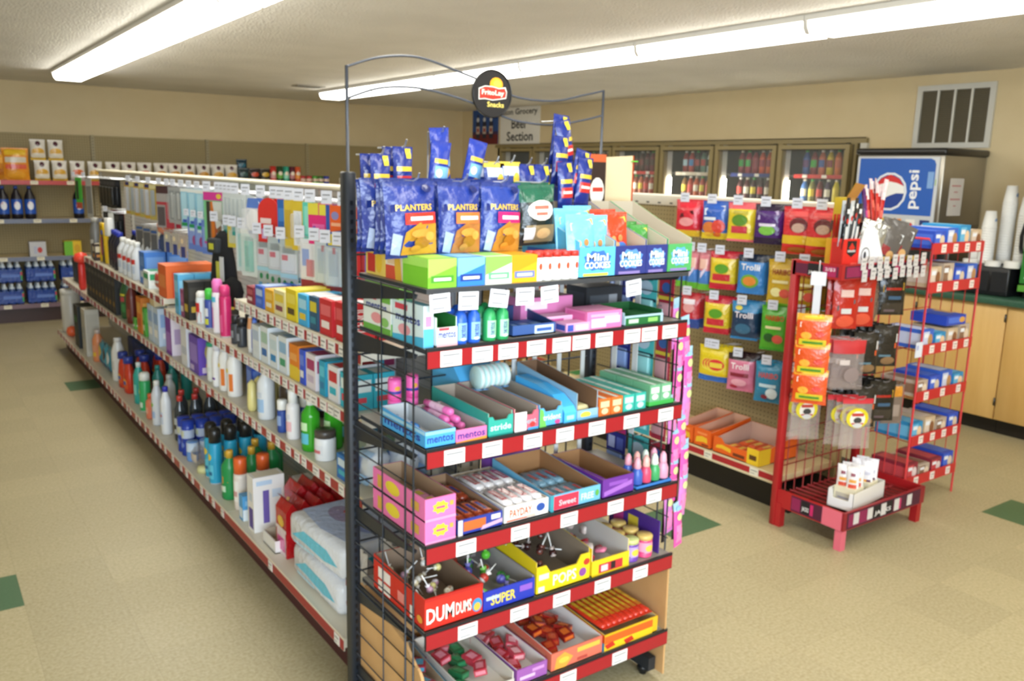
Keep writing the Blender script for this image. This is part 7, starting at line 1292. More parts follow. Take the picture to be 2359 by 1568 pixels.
# base deck: orange boxes of cups
def ob_(w, d, hf, hb): return TR(w, d, hf, hb, 'E0601A', 'C8A088', [('p', [(.12, .2), (.6, .3), (.85, .25), (.8, .55), (.5, .6), (.15, .5)], 'E8B82A'), ('r', .2, .68, .8, .8, 'EE8A4A'), ('r', .5, .1, .9, .18, '5A2A14')], [('r', .1, .2, .9, .7, 'E87A2A')], hs=hf * .9)
for k, (y, w) in enumerate(((3.12, .115), (2.995, .115))): put(ob_(w, .32, .10, .13), 'peanut_cup_box', (3.395, y, .217), R90, 'orange open candy box on the pegboard base deck, %s' % ('outer one' if k == 0 else 'middle one'), 'box', 'orange boxes on the base deck')
put(TR(.30, .30, .085, .12, 'E0601A', 'C0A090', [('p', [(.06, .3), (.2, .35), (.4, .25), (.4, .5), (.2, .6), (.08, .5)], 'E8B82A'), ('r', .45, .15, .7, .35, '6A3014'), ('r', .75, 0, 1, 1, 'E4BE26'), ('r', .8, .3, .95, .6, '5A3A14')], [('r', .0, .0, .3, 1, 'E4BE26')], hs=.07, notch=.06), 'peanut_cup_box', (3.395, 2.765, .217), R90, 'wide orange open candy box with yellow corner beside the jerky rack', 'box', 'orange boxes on the base deck')
cup = bar('D8541A', 'E8762A', 'E8C03A', .05, .13, .014)
for i in range(4):
    for j in range(2):
        for l in range(2): put(cup, 'candy_bar', (3.41 + .135 * j, 2.68 + .057 * i, .222 + .0152 * l + (.02 if l else 0) * 0), R90, 'orange candy pack in the wide orange box, %s across, %s' % (ORD[i], (('front', 'rear')[j] + ' ' + ('bottom', 'top')[l])), 'candy', 'orange candy packs')
for b0, y in enumerate((3.12, 2.995)):
    for i in range(3): put(proto(carton(.10, .085, .055, 'E2641E', (), (), [('r', .1, .1, .9, .9, 'E87A30')])), 'candy_bar', (3.41 + .09 * i, y, .222), R90, 'orange pack inside the %s orange box, %s from its front' % (('outer', 'middle')[b0], ORD[i]), 'candy', 'orange packs in narrow boxes')
# farther sections seen through the candy rack
fs = random.Random(9)
FARC = [('D8C48A', 'C8483A', 'cream and red'), ('4A2A1E', '8A5A3A', 'chocolate brown'), ('C86A2A', 'E0A04A', 'rust orange'), ('5AA04A', 'A8D08A', 'grass green'), ('C83A34', 'E8A090', 'brick red'), ('E0D0A0', '4A9A5A', 'cream and green'), ('2F4A8A', '8FA8DC', 'dark blue'), ('8A7A5A', 'C8B890', 'khaki')]
for i in range(16):
    c, c2, nm = FARC[i % 8]; y = 3.40 + .15 * i
    put(bx(.12, .16, .10 + .03 * (i % 3), c, c2), 'candy_box', (3.40, y, .217), R90, '%s box on the far base deck of the pegboard unit, %s such' % (nm, ORD[i // 8]), 'box', 'boxes on the far base deck')
    if y > 3.8: put(bx(.12, .14, .09 + .03 * ((i + 1) % 3), FARC[(i + 3) % 8][0], FARC[(i + 3) % 8][1]), 'candy_box', (3.50, y, .902), R90, '%s box on the far upper shelf of the pegboard unit, %s such' % (FARC[(i + 3) % 8][2], ORD[i // 8]), 'box', 'boxes on the far upper shelf')
# bags on the aisle side of the long shelving, near its end
sbg = proto(bag(.16, .20, .08, 'A89A7A', [('r', .1, .3, .9, .7, 'C8BC98'), ('e', .5, .5, .25, .12, 'D8D0B8')], mat='silver'))
for i in range(4):
    put(sbg, 'foil_bag', (1.80, 2.50 + .19 * i, .751), -R90, 'gold foil bag on the aisle side of the long shelving, %s from the candy rack' % ORD[i], 'bag', 'gold foil bags')
    put(bx(.15, .2, .18, ('6A2A3A', '2A3A5A', '6A4A2A', '3A5A6A')[i], 'C8B8A0'), 'carton', (1.88, 2.50 + .19 * i, .171), -R90, '%s carton on the aisle side base deck' % ('maroon', 'slate blue', 'brown', 'blue grey')[i], 'box', 'cartons on the aisle side')

# ================================================================== jerky rack goods
def rhook(x, z, L_=.22): hook(red, x - 3.63, RYB - .006 - 2.3, z, L_, (0, -1), tagged=False)
def jer(p, x, z, n, desc, grp, h, L_=.22, dy=.04, rz=-.5, name='jerky_bag'):
    rhook(x, z, L_)
    for k in range(n): put(p, name, (x + .008 * (k % 2), RYB - .006 - L_ + .03 + dy * k, z - h + .004), rz + .06 * (k % 2), '%s, %s' % (desc, 'front one' if k == 0 else ORD[k] + ' behind'), 'snack', grp)
JB = 'jerky bags on the red rack'
def jb(c, arts, w=.125, h=.20, t=.03, bands=(), mat='foil'): return proto(bag(w, h, t, c, arts, bands, mat=mat))
jbr = jb('B02418', [('r', .25, .62, .75, .76, 'D8B8B0'), ('p', [(.15, .35), (.85, .5), (.85, .58), (.15, .45)], '5A5A60'), ('r', .3, .3, .7, .4, 'C8C8C8'), ('e', .5, .15, .35, .12, 'D8543A')], .125, .235)
jbo = jb('6A5A50', [('p', [(.1, .75), (.9, .75), (.9, .98), (.1, .98)], 'D8702A'), ('r', .2, .2, .8, .5, '8A7A70')], .10, .22)
jbk = jb('1C1A18', [('p', [(.1, .55), (.9, .6), (.9, .78), (.1, .72)], 'C89A2A'), ('r', .2, .6, .8, .66, 'A8281E'), ('r', .3, .38, .8, .46, '3A5A78'), ('r', .1, .05, .9, .3, '3A332C'), ('r', .2, .08, .6, .14, '6A5A60')], .135, .20)
jbw = jb('24211E', [('p', [(.05, .5), (.95, .6), (.95, .8), (.05, .72)], 'E0DCD8'), ('p', [(.1, .38), (.9, .46), (.9, .58), (.1, .52)], 'D85A2A'), ('e', .6, .15, .3, .1, '8A6A4A'), ('r', .2, .25, .7, .3, '5A7A8A')], .125, .20)
jcl = proto(bag(.16, .235, .03, 'B8A8A4', [('r', .0, .72, 1, .98, 'B8262A'), ('e', .6, .3, .25, .15, '8A7A78'), ('r', .2, .5, .5, .6, 'C8BCB8')], mat='clear'))
for k, x in enumerate((3.40, 3.53)): jer(jbr, x + .03, 1.215, 2, 'red jerky bag under the top tray, %s hook' % ORD[k], JB, .235)
jer(jbo, 3.66, 1.205, 2, 'brown jerky bag with orange top under the top tray', JB, .22, rz=.5)
jer(jbk, 3.80, 1.215, 4, 'black jerky bag with gold lettering block under the top tray', JB, .20)
jer(jcl, 3.45, .935, 4, 'clear jerky bag with red header in the middle row', JB, .235, L_=.25, dy=.03)
jer(jbw, 3.63, .945, 3, 'black jerky bag with white and orange band, middle row', JB, .20)
jer(jbw, 3.79, .965, 4, 'black jerky bag with orange band, middle row by the snack cakes', JB, .20)
jer(jbw, 3.66, .68, 4, 'black jerky bag with orange band in the lowest row', JB, .20)
jer(jbk, 3.81, .69, 4, 'black jerky bag in the lowest row by the snack cakes', JB, .20)
jer(jb('7A6A60', [('r', .1, .7, .9, .95, 'C8862A'), ('r', .2, .2, .8, .5, '9A8A80')], .11, .2), 3.91, .66, 2, 'brown and gold jerky bag at the snack cake side', JB, .20)
puck = proto(bag(.15, .24, .02, 'C8BCB8', [('r', .0, .90, 1, 1, 'C02430'), ('e', .5, .62, .38, .2, 'D8C81E'), ('e', .5, .60, .26, .16, 'E4E0D8'), ('r', .3, .66, .7, .72, 'B83A30'), ('e', .5, .58, .14, .06, '3A3A38'), ('r', .3, .5, .7, .53, 'B83A30'), ('e', .5, .48, .16, .05, 'C8C8C8')], mat='clear'))
jer(puck, 3.385, .672, 2, 'clear bag with yellow ball emblem by the red post, lowest row', JB, .24, L_=.10, dy=.05)
jer(puck, 3.50, .660, 3, 'clear bag with yellow ball emblem in front of the lowest row', JB, .24, L_=.29, dy=.04)
# gummy strip on the outside of the red rack
b = MB(); b.box(-.016, .016, 0, .002, .72, 1.235, 'CFCFD8', 'plastic'); b.box(-.032, .032, -.002, 0, 1.185, 1.245, 'DCDEE8', 'card'); b.tube([(0, .001, 1.235), (0, .001, 1.285), (0, .012, 1.292), (0, .03, 1.29), (0, .032, 1.27)], .003, 'C9CCD2', 'chrome', 5)
tag(obj('clip_strip', b, None, (3.275, 2.285, 0), -1.0), 'white clip strip of orange gummy bags on the jerky rack corner', 'strip')
gs = jb('D8521E', [('p', [(.1, .62), (.9, .74), (.9, .86), (.1, .76)], 'F0E4D8'), ('e', .7, .45, .14, .08, 'D83A2A'), ('e', .3, .4, .16, .1, 'F0A83A'), ('r', .1, .12, .9, .3, 'D8C02A'), ('r', .2, .17, .8, .24, '4A8A2A'), ('e', .5, .92, .3, .05, 'E8C83A')], .15, .16, .03, [(.8, 1, 'E0A02A')])
for k in range(5): put(gs, 'fruit_gummy_bag', (3.255 + .006 * (k % 2), 2.272 + .006 * (k % 2) - .002 * k, .90 - .062 * k), -1.0 + .08 * (k % 2), 'orange fruit gummy bag on the white clip strip, %s from the top' % ORD[k], 'candy', 'orange gummy bags on the strip')
# goods on its top tray
zt2 = TT - .041
b = carton(.10, .07, .16, 'D8281E', [('p', [(.2, .95), (.8, .95), (.8, .62), (.5, .5), (.2, .62)], '1A1618'), ('r', .25, .64, .75, .70, 'B8B4B4'), ('p', [(.3, .75), (.5, .68), (.7, .75), (.5, .9)], 'C82A1E'), ('r', .5, .2, .9, .35, 'E85A4A'), ('e', .25, .25, .1, .06, '6A1814')], [('r', .1, .1, .9, .9, 'B82018')])
put(proto(b), 'stick_box', (3.40, 2.22, zt2), -.12, 'bright red stick box at the front corner of the jerky rack tray', 'box')
stk = lambda c, c2: proto(bag(.026, .20, .010, c, [('r', .2, .1, .8, .5, c2), ('e', .5, .62, .3, .06, 'C83A34'), ('r', .2, .78, .8, .88, 'E4E4E4')]))
s1, s2 = stk('23262C', 'D8DADC'), stk('C8CCD0', '3A3E46')
for k in range(8): put((s1, s2)[k % 3 == 1], 'meat_stick', (3.362 + .024 * (k % 4), 2.236 + .022 * (k // 4), zt2 + .115 + .012 * (k % 3)), .08 * (k % 3 - 1), 'black and white meat stick in the bright red box, %s from its outer corner' % ORD[k], 'snack', 'meat sticks in the red box', tilt=.06, roll=-.05 + .03 * (k % 4))
b = MB(); b.prism([(-.09, 0), (.10, 0), (.02, .20), (-.05, .20)], 0, .003, 'E4E6EA'); b.art(plane((-.09, 0, 0), (1, 0, 0), (0, 0, 1), .19, .2), [('p', [(.0, .0), (.5, .0), (.44, .09), (.3, .05), (.15, .1), (.05, .05)], '15161A'), ('e', .30, .42, .13, .18, '2A2C34'), ('e', .30, .42, .11, .155, 'E4E6EA'), ('e', .28, .42, .04, .09, '3A3C44')])
put(proto(b), 'display_card', (3.545, 2.215, zt2), -.25, 'white triangular card with black ring emblem standing on the jerky rack tray', 'card')
shb = proto(bag(.12, .19, .03, '5A5654', [('p', [(.1, .55), (.9, .7), (.9, .9), (.1, .8)], 'D8DCE0'), ('r', .2, .3, .6, .5, '8A2A30'), ('e', .7, .35, .15, .1, 'C8A06A'), ('r', .1, .05, .9, .2, '2A2A30')], mat='foil'))
shs = proto(bag(.12, .19, .03, 'C8CCCE', [('r', .2, .2, .8, .5, '6A6E74'), ('r', .3, .6, .7, .7, 'E0E4E6')], mat='silver'))
shn = proto(bag(.11, .17, .03, '1E2436', [('r', .2, .2, .8, .4, 'D8C02A'), ('r', .2, .6, .8, .75, 'C8CACC')]))
for k, (x, y, p, ro, nm) in enumerate(((3.60, 2.30, shs, .3, 'silver'), (3.66, 2.28, shb, .5, 'grey brown'), (3.70, 2.33, shs, .45, 'silver'), (3.755, 2.27, shb, .4, 'grey brown'), (3.82, 2.29, shn, .35, 'dark navy'), (3.86, 2.34, shb, .2, 'grey brown'), (3.60, 2.38, shb, -.1, 'grey brown'), (3.745, 2.38, shn, .1, 'dark navy'))):
    put(p, 'snack_pouch', (x, y - .02, zt2 + .02), -.5, '%s pouch leaning on the jerky rack tray, %s counted from the white card' % (nm, ORD[k]), 'snack', 'pouches on the jerky rack tray', tilt=-.15, roll=ro, sc=1.15)
for k, (x, c, nm) in enumerate(((3.66, 'D8B42A', 'yellow'), (3.78, 'C8241E', 'red'), (3.86, 'D8B82A', 'golden'))): put(proto(carton(.06, .03, .07, c, [('r', .1, .2, .9, .7, 'E84A3A' if k == 1 else 'E8D05A')])), 'small_box', (x, 2.205, zt2), 0, 'small %s box at the front edge of the jerky rack tray' % nm, 'box')
# cups of sticks behind
b = MB(); b.box(-.05, .05, -.045, .045, 0, .15, '2F8A3A', 'card', {'left': 'E0B42A'}); b.art(plane((-.05, -.045, 0), (1, 0, 0), (0, 0, 1), .1, .15), [('r', 0, .6, 1, 1, 'E89A4A'), ('r', .42, 0, .56, 1, 'D8E0E4'), ('r', .0, .3, .4, .55, '1E6A2A')])
put(proto(b), 'stick_cup', (3.52, 2.36, zt2 + .001), .2, 'green and orange stick cup behind the red box', 'cup') 
b = MB(); b.box(-.075, .075, -.05, .05, 0, .15, 'B8341E', 'card'); b.art(plane((-.075, -.05, 0), (1, 0, 0), (0, 0, 1), .15, .15), [('r', 0, .75, 1, .95, '1E1E22'), ('r', .3, .2, .8, .5, 'D8B82A')])
put(proto(b), 'stick_cup', (3.70, 2.43, zt2 + .001), .1, 'red stick cup under the tall red stick bundle', 'cup') if False else None
rs = proto(bag(.024, .34, .010, 'B8241E', [('r', .2, .1, .8, .45, '8A1A1A'), ('r', .2, .6, .8, .7, 'E86A5A'), ('r', .25, .85, .75, .95, 'E8D8D8')], [(.9, 1, 'D8C0C4')]))
rp = proto(bag(.024, .34, .010, '5A2A6A', [('r', .2, .1, .8, .45, 'D8B42A'), ('r', .2, .6, .8, .7, 'C84A8A')]))
b = MB(); b.lathe([(.055, 0), (.06, .005), (.075, .17), (.07, .17), (.052, .01)], 'B82A20', 'plastic', 18); b.art(cylmap(.062, .02, .12), [('r', .1, .55, .9, .9, '1E1E22'), ('r', .3, .1, .8, .4, 'D8B82A')], 'card', True)
put(proto(b), 'stick_cup', (3.77, 2.415 if False else 2.36, zt2 + .001 + .03), 0, 'round red cup holding the tall red stick bundle', 'cup') if False else put(proto(b), 'stick_cup', (3.76, 2.345, zt2 + .001), 0, 'round red cup holding the tall red stick bundle', 'cup')
for k in range(14): 
    a = k * 2.4; rr = .018 + .03 * ((k * .618) % 1)
    put((rs, rp)[k % 5 == 4], 'meat_stick', (3.76 + rr * cos(a), 2.345 + rr * .8 * sin(a), zt2 + .04 + .016 * (k % 4)), .3 * (k % 3 - 1), '%s stick in the tall bundle, %s counted around the cup' % ('purple and yellow' if k % 5 == 4 else 'red', ORD[k]), 'snack', 'sticks in the round cup', roll=.06 + rr * 5 * cos(a), tilt=-.10 + .08 * sin(a))
rt2 = proto(bag(.020, .2, .010, 'C83A2A', [('r', .2, .1, .8, .5, 'E8862A')])); 
for k in range(7): put(rt2, 'meat_stick', (3.485 + .022 * (k % 4), 2.345 + .03 * (k // 4), zt2 + .06), .1, 'orange tipped stick in the green cup, %s from its outer side' % ORD[k], 'snack', 'sticks in the green cup', roll=.02 * (k % 4))
b = MB(); b.add([(-.05, 0, 0), (.03, -.02, 0), (.05, -.02, .075), (-.04, 0, .085)], [(0, 1, 2, 3)], 'B8823A', 'raw'); b.add([(-.05, .003, 0), (.03, -.017, 0), (.05, -.017, .075), (-.04, .003, .085)], [(3, 2, 1, 0)], 'D8BC2A', 'card'); b.tube([(-.05, .0015, 0), (-.04, .0015, .085)], .003, 'D8BC2A', 'card', 5)
put(proto(b), 'carton_flap', (3.52, 2.40, zt2 + .30 - .07), -.2, 'brown cardboard flap with yellow edge above the stick cups', 'box') if False else None
kb = MB(); kb.box(-.05, .05, 0, .06, 0, .34, 'D8BC2A', 'card', {'front': 'B08044'}); kb.add([(-.05, 0, .34), (.05, 0, .34), (.06, -.03, .40), (-.03, -.03, .41)], [(0, 1, 2, 3)], 'B8823A', 'raw'); kb.add([(-.05, .003, .34), (.05, .003, .34), (.06, -.027, .40), (-.03, -.027, .41)], [(3, 2, 1, 0)], 'D8BC2A', 'card')
put(proto(kb), 'stick_carton', (3.54, 2.405 if False else 2.415, zt2 + .001), .1, 'brown carton with yellow sides and open flap at the rear of the tray', 'box') if False else put(proto(kb), 'stick_carton', (3.60, 2.375, zt2 + .001), .1, 'brown carton with yellow sides and open flap at the rear of the tray', 'box', sc=.98)
# base tray goods
zb2 = BT + .004
wt = MB(); W_, D_ = .125, .31
for (x0, x1, y0, y1, hh, sd) in ((-W_/2, -W_/2 + .004, 0, D_, .085, 0), (W_/2 - .004, W_/2, 0, D_, .085, 0), (-W_/2, W_/2, D_ - .004, D_, .085, 0)): wt.box(x0, x1, y0, y1, 0, hh, 'E6E4DE')
wt.box(-W_/2, W_/2, 0, D_, 0, .004, 'E2DED4'); wt.prism([(-W_/2, 0), (W_/2, 0), (W_/2, .085), (W_/2 - .02, .085), (W_/2 - .025, .045), (-W_/2 + .025, .045), (-W_/2 + .02, .085), (-W_/2, .085)], 0, .004, 'EEEEEC')
put(proto(wt), 'white_tray', (3.41, 2.155, zb2), R90 + .12, 'white notched cardboard tray on the red base tray', 'tray')
ic = MB(); ic.box(-.05, .05, 0, .09, 0, .09, 'E0D8BC', 'card'); ic.art(plane((-.05, 0, 0), (1, 0, 0), (0, 0, 1), .1, .09), [('r', .1, .3, .9, .7, 'B8B0A0'), ('r', .2, .4, .8, .5, '8A8490')])
MatW = Matrix.Translation((3.41, 2.155, 0)) @ Matrix.Rotation(R90 + .12, 4, 'Z')
def wtp(x, y): q = MatW @ Vector((x, y, 0)); return q.x, q.y
ts = proto(bag(.055, .15, .02, 'E4E0E0', [('r', .15, .1, .85, .45, 'C84A34'), ('r', .2, .5, .8, .6, 'E0A04A'), ('r', .3, .7, .7, .8, '8A4A5A')]))
ts2 = proto(bag(.055, .15, .02, 'E6E4EA', [('r', .2, .05, .5, .4, 'E09A3A'), ('r', .5, .05, .85, .4, '5A2A4A'), ('r', .2, .55, .8, .65, 'C8C8D8')]))
for c_, (ox, nm) in enumerate(((.03, 'outer'), (.17, 'inner'))):
    x, y = wtp(0, ox); put(proto(ic), 'cream_carton', (x, y, zb2 + .005), R90 + .12, 'cream inner carton in the white notched tray, %s one' % nm, 'box', 'cream cartons in the tray')
    for k in range(4):
        x, y = wtp(-.024 + .048 * (k % 2), ox + .025 + .045 * (k // 2)); put((ts, ts2)[c_], 'snack_tube', (x, y, zb2 + .045), R90 + .5, '%s snack pack standing in the %s cream carton, %s of four' % (('white and orange', 'white and purple')[c_], nm, ORD[k]), 'snack', 'snack packs in cream cartons', tilt=-.08)

# ================================================================== snack cakes on the wire rack
cake = lambda c, c2, c3, w, h, d=.20: proto(carton(w, d, h, c, [('r', .05, .1, .6, .9, c2), ('e', .7, .45, .22, .32, c3), ('r', .1, .6, .5, .8, 'E8ECF4')], [('r', .05, .2, .95, .8, c2)], [('r', .1, .1, .9, .9, c2)]))
CK = [('2F50C0', '4A70D8', 'D8C8B0', 'royal blue'), ('C8B090', 'D8C8B8', '8A5A3A', 'tan'), ('3A66C8', 'C8D0E8', 'B88A5A', 'blue and cream'), ('B8A898', '8A6A52', 'E0D0B8', 'beige'), ('2A8AC0', '6AB8E0', 'E8C8A0', 'cyan'), ('8A2A3A', 'C84A50', 'E0D0D0', 'dark red')]
for k, z in enumerate(WZ):
    n = 4
    for i in range(n):
        c = CK[(i * 2 + k) % 5] if k < 5 else CK[(5, 3, 5, 0)[i]]
        if k == 0 and i == 0: c = CK[0]
        h = (.085, .09, .075, .08, .08, .07)[k] + .012 * ((i + k) % 3)
        put(cake(c[0], c[1], c[2], .098, h), 'snack_cake_box', (4.10 + .115 * i, WY0 + .006, z + .013), 0, '%s snack cake box, %s wire tray down, %s from the jerky rack' % (c[3], ORD[k], ORD[i]), 'box', 'snack cake boxes on the wire rack')
put(proto(carton(.17, .20, .05, '2A48B8', [('r', .1, .2, .7, .8, '4A70D8'), ('e', .8, .5, .15, .3, 'D8A04A')], (), [('r', .1, .1, .9, .9, '3A60D0'), ('r', .7, .3, .95, .8, 'D8B070')])), 'snack_cake_box', (4.36, WY0 + .010, WZ[2] + .114), -.05, 'royal blue box lying across the boxes in the third wire tray', 'box', 'snack cake boxes on the wire rack')
b = MB(); b.box(-.03, .03, 0, .002, 0, .075, 'DCE2F0', 'card'); b.art(plane((-.03, 0, 0), (1, 0, 0), (0, 0, 1), .06, .075), [('r', .1, .5, .4, .8, 'A8B0D8')])
tag(obj('shelf_card', b, None, (4.0, 2.19, .80)), 'white card clipped to the wire rack side at the third tray', 'card')

# ================================================================== goods along the back wall
def bw(p, name, X, z, label, cat, group=None, y=9.95, rz=0.0, **kw): return put(p, name, (X, y, z), rz, label, cat, group, **kw)
PX = lambda x: (.803 + .00389 * x) + .00000046 * x * x
dog = lambda c, c2, low, w=.138, h=.205, head='4A2030': proto(bag(w, h, .07, 'D8D4CC', [('e', .5, .80, .17, .12, head), ('e', .5, .40, .44, .2, c), ('r', .06, .12, .94, .34, c2)], [(0, .14, low)], '3A3028'))
dy_, dr_, dg_ = dog('CFA03A', 'D8D0C0', 'C8A02A'), dog('C8602A', 'C8C0BC', 'A89C98'), dog('C08A2A', '2A2A22', '4AA02A')
z1 = 1.436
og = proto(bag(.24, .32, .09, 'D88A1E', [('r', .1, .78, .9, .95, 'E0B42A'), ('r', .1, .56, .9, .72, 'C8C0B0'), ('r', .1, .36, .9, .5, 'D0553A'), ('e', .5, .18, .35, .12, 'E09A2A')]))
bw(og, 'pet_food_bag', PX(38), z1, 'large orange pet food bag on the top shelf of the back wall', 'bag')
bw(proto(bag(.22, .28, .09, 'B8741A', [('r', .1, .6, .9, .9, 'D89A2A'), ('r', .1, .2, .9, .4, 'A8601A')])), 'pet_food_bag', PX(-12), z1, 'darker orange pet food bag at the picture edge on the back wall', 'bag')
for i, x in enumerate((96, 136)): bw(dy_, 'pet_food_bag', PX(x), z1, 'white and yellow pet food bag standing under a stacked one, %s from the orange bag' % ORD[i], 'bag', 'pet food bags on the back wall')
for i, x in enumerate((90, 130)): bw(dy_, 'pet_food_bag', PX(x), z1 + .205, 'white and yellow pet food bag stacked on top, %s from the orange bag' % ORD[i], 'bag', 'pet food bags on the back wall')
for i, (x, p, nm) in enumerate(((177, dr_, 'orange striped'), (218, dy_, 'yellow striped'), (260, dy_, 'yellow striped'), (298, dy_, 'yellow striped'), (336, dr_, 'orange striped'), (376, dg_, 'green footed'), (410, dg_, 'green footed'), (444, dg_, 'green footed'), (481, dg_, 'green footed'), (518, dy_, 'yellow striped'), (552, dy_, 'yellow striped'))):
    bw(p, 'pet_food_bag', PX(x), z1, '%s white pet food bag in the single row on the back wall, %s along' % (nm, ORD[i]), 'bag', 'pet food bags on the back wall')
    bw(p, 'pet_food_bag', PX(x) + .02, z1, '%s white pet food bag in the rear row on the back wall, %s along' % (nm, ORD[i]), 'bag', 'pet food bags on the back wall', y=10.08)
dkb = lambda c, c2: proto(bag(.13, .17, .06, c, [('e', .5, .6, .35, .15, c2), ('r', .1, .15, .9, .3, 'A8A49C')]))
for i, (x, c, c2, nm) in enumerate(((583, '23343A', '3A5A5A', 'dark teal'), (612, '2A1A18', 'C84A2A', 'black and red'), (640, '2A2418', 'C8A02A', 'black and gold'))): bw(dkb(c, c2), 'pet_treat_bag', PX(x), z1, '%s treat bag past the pet food bags on the back wall' % nm, 'bag', 'treat bags')
bw(dkb('1E3A48', '2F6A80'), 'pet_treat_bag', PX(590), z1 + .10, 'blue grey treat bag showing above the dark teal one', 'bag', 'treat bags', y=10.10)
chp = lambda c, c2: can(.036, .20, [(0, c), (.3, c2), (.6, c), (1, c)], c, [('e', .5, .6, .3, .12, 'E4D8C8')])
for i, (x, c, c2, nm) in enumerate(((661, 'C0342E', 'D8A0A0', 'red'), (679, '2A4A2A', '5FA83A', 'green'), (696, '2F9A80', '8FD0BC', 'sea green'), (712, '5A2030', 'B87A80', 'maroon'), (727, 'C8542E', 'E0903A', 'orange'))): bw(chp(c, c2), 'crisp_tube', PX(x), z1, '%s tall snack tube standing on the back wall top shelf' % nm, 'snack', 'snack tubes')
for i, (x, c, nm) in enumerate(((741, 'B02A3A', 'dark red'), (758, 'B8323A', 'red'), (775, '4A9A3A', 'green'), (790, '3A6A2A', 'deep green'), (806, '2A3AA0', 'dark blue'))): bw(can(.034, .095, [(0, c), (.3, 'D8C0B0'), (.7, c), (1, c)], c), 'food_can', PX(x), z1, '%s short can at the end of the back wall top row' % nm, 'can', 'short cans')
pep = bottle([(.04, 0, '14101C'), (.052, .01, '14101C'), (.052, .055, '1F4FA8'), (.052, .20, '14101C'), (.045, .235, '14101C'), (.02, .29, '14101C'), (.017, .31)], '14101C', [(.018, .305), (.018, .33), (.016, .332)], '2A4A9A', [('e', .5, .55, .24, .3, 'E0E2EA'), ('p', [(.28, .62), (.4, .8), (.6, .8), (.7, .65), (.5, .6)], 'C82A34')], (.052, .06, .14), 'plastic', 16)
for i, x in enumerate((4, 34, 64, 175)): bw(pep, 'cola_bottle', PX(x), 1.051, 'dark cola bottle with blue label on the second shelf, %s' % ('at the picture edge', 'middle of three', 'inner of three', 'standing alone by the hanging cards')[i], 'bottle', 'cola bottles', y=10.0)
bw(proto(carton(.15, .12, .15, 'B8B8BC', [('r', .25, .2, .45, .7, 'A8ACC0'), ('e', .62, .45, .15, .2, 'B8342E')], [('r', .1, .1, .9, .9, '8A8A8C')])), 'carton', PX(72), .671, 'grey white carton with red spot on the third back wall shelf', 'box')
bw(proto(carton(.16, .12, .15, 'D8B41E', [('r', 0, 0, .5, 1, '6AB02A'), ('e', .75, .5, .18, .3, 'C89A1A')], [('r', .1, .1, .9, .9, '5A6A2A')])), 'carton', PX(153), .671, 'green and yellow carton on the third back wall shelf', 'box')
def sixpack(nx, ny):
    b = MB(); lb = []
    for i in range(nx):
        for j in range(ny): b.lathe([(.034, 0, '1A2A5A'), (.035, .01, '1E3A80'), (.035, .14, '24427A'), (.03, .175, 'B8C4D0'), (.014, .215, 'D8DCE0'), (.014, .235)], '1F3A7A', 'plastic', 10, (.036 + .072 * i, .036 + .072 * j, 0))
    b.box(.002, .072 * nx - .002, .0, .001, .02, .15, '1E3F90', 'foil'); b.art(plane((0, -.0005, .02), (1, 0, 0), (0, 0, 1), .072 * nx, .13), [('r', .3, .35, .9, .6, '5A78C0'), ('r', .94, .1, .99, .9, '3FA04A'), ('r', .94, .5, .99, .8, 'C8484A')])
    return b
six = proto(sixpack(4, 3)); 
for t_ in range(2):
    for i, x in enumerate((-32, 45)): bw(six, 'water_case', PX(x) - .02, .191 + .221 * t_, 'blue wrapped case of bottles on the lowest back shelf, %s, %s' % (('outer stack', 'inner stack')[i], ('bottom', 'top')[t_]), 'drinks', 'bottle cases on the back wall', y=9.93, sc=.92)
    bw(six, 'water_case', PX(120), .191 + .221 * t_, 'blue wrapped case of bottles partly behind the long shelving, %s' % ('bottom', 'top')[t_], 'drinks', 'bottle cases on the back wall', y=9.93, sc=.92)

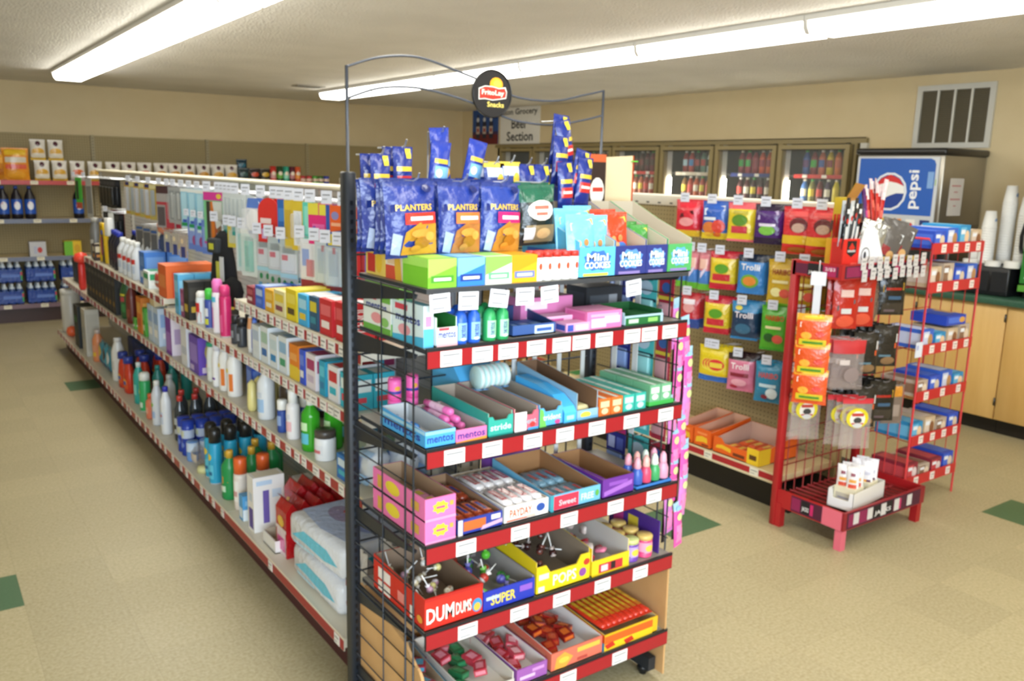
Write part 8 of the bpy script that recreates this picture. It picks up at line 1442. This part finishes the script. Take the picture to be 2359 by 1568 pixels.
# ================================================================== drinks in the cooler
sb = lambda c, cap, lab_: bottle([(.026, 0, c), (.032, .008, c), (.032, .06, c), (.032, .14, c), (.026, .165, c), (.014, .195, c), (.014, .205)], c, [(.015, .20), (.015, .218), (.013, .22)], cap, [('r', 0, .1, 1, .9, lab_)], (.032, .06, .08), 'plastic', 10)
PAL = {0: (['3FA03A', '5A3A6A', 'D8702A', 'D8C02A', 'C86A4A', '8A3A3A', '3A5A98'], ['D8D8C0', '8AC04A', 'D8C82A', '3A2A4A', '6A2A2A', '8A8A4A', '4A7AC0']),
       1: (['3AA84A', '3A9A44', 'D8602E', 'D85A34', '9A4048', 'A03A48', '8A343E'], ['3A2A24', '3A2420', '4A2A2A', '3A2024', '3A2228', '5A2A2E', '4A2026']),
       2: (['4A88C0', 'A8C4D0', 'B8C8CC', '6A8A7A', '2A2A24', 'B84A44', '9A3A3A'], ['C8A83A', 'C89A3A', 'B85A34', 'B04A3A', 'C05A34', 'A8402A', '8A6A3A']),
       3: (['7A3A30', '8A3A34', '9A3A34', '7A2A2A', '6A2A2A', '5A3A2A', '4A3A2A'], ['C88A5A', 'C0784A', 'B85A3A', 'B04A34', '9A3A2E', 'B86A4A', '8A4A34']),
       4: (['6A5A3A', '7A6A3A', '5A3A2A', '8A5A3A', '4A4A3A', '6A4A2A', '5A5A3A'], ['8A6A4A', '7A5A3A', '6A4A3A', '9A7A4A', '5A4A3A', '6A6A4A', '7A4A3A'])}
NMS = ('the door beside the soda fountain', 'the second door from the soda fountain', 'the third door from the soda fountain', 'the fourth door from the soda fountain', 'the fifth door from the soda fountain')
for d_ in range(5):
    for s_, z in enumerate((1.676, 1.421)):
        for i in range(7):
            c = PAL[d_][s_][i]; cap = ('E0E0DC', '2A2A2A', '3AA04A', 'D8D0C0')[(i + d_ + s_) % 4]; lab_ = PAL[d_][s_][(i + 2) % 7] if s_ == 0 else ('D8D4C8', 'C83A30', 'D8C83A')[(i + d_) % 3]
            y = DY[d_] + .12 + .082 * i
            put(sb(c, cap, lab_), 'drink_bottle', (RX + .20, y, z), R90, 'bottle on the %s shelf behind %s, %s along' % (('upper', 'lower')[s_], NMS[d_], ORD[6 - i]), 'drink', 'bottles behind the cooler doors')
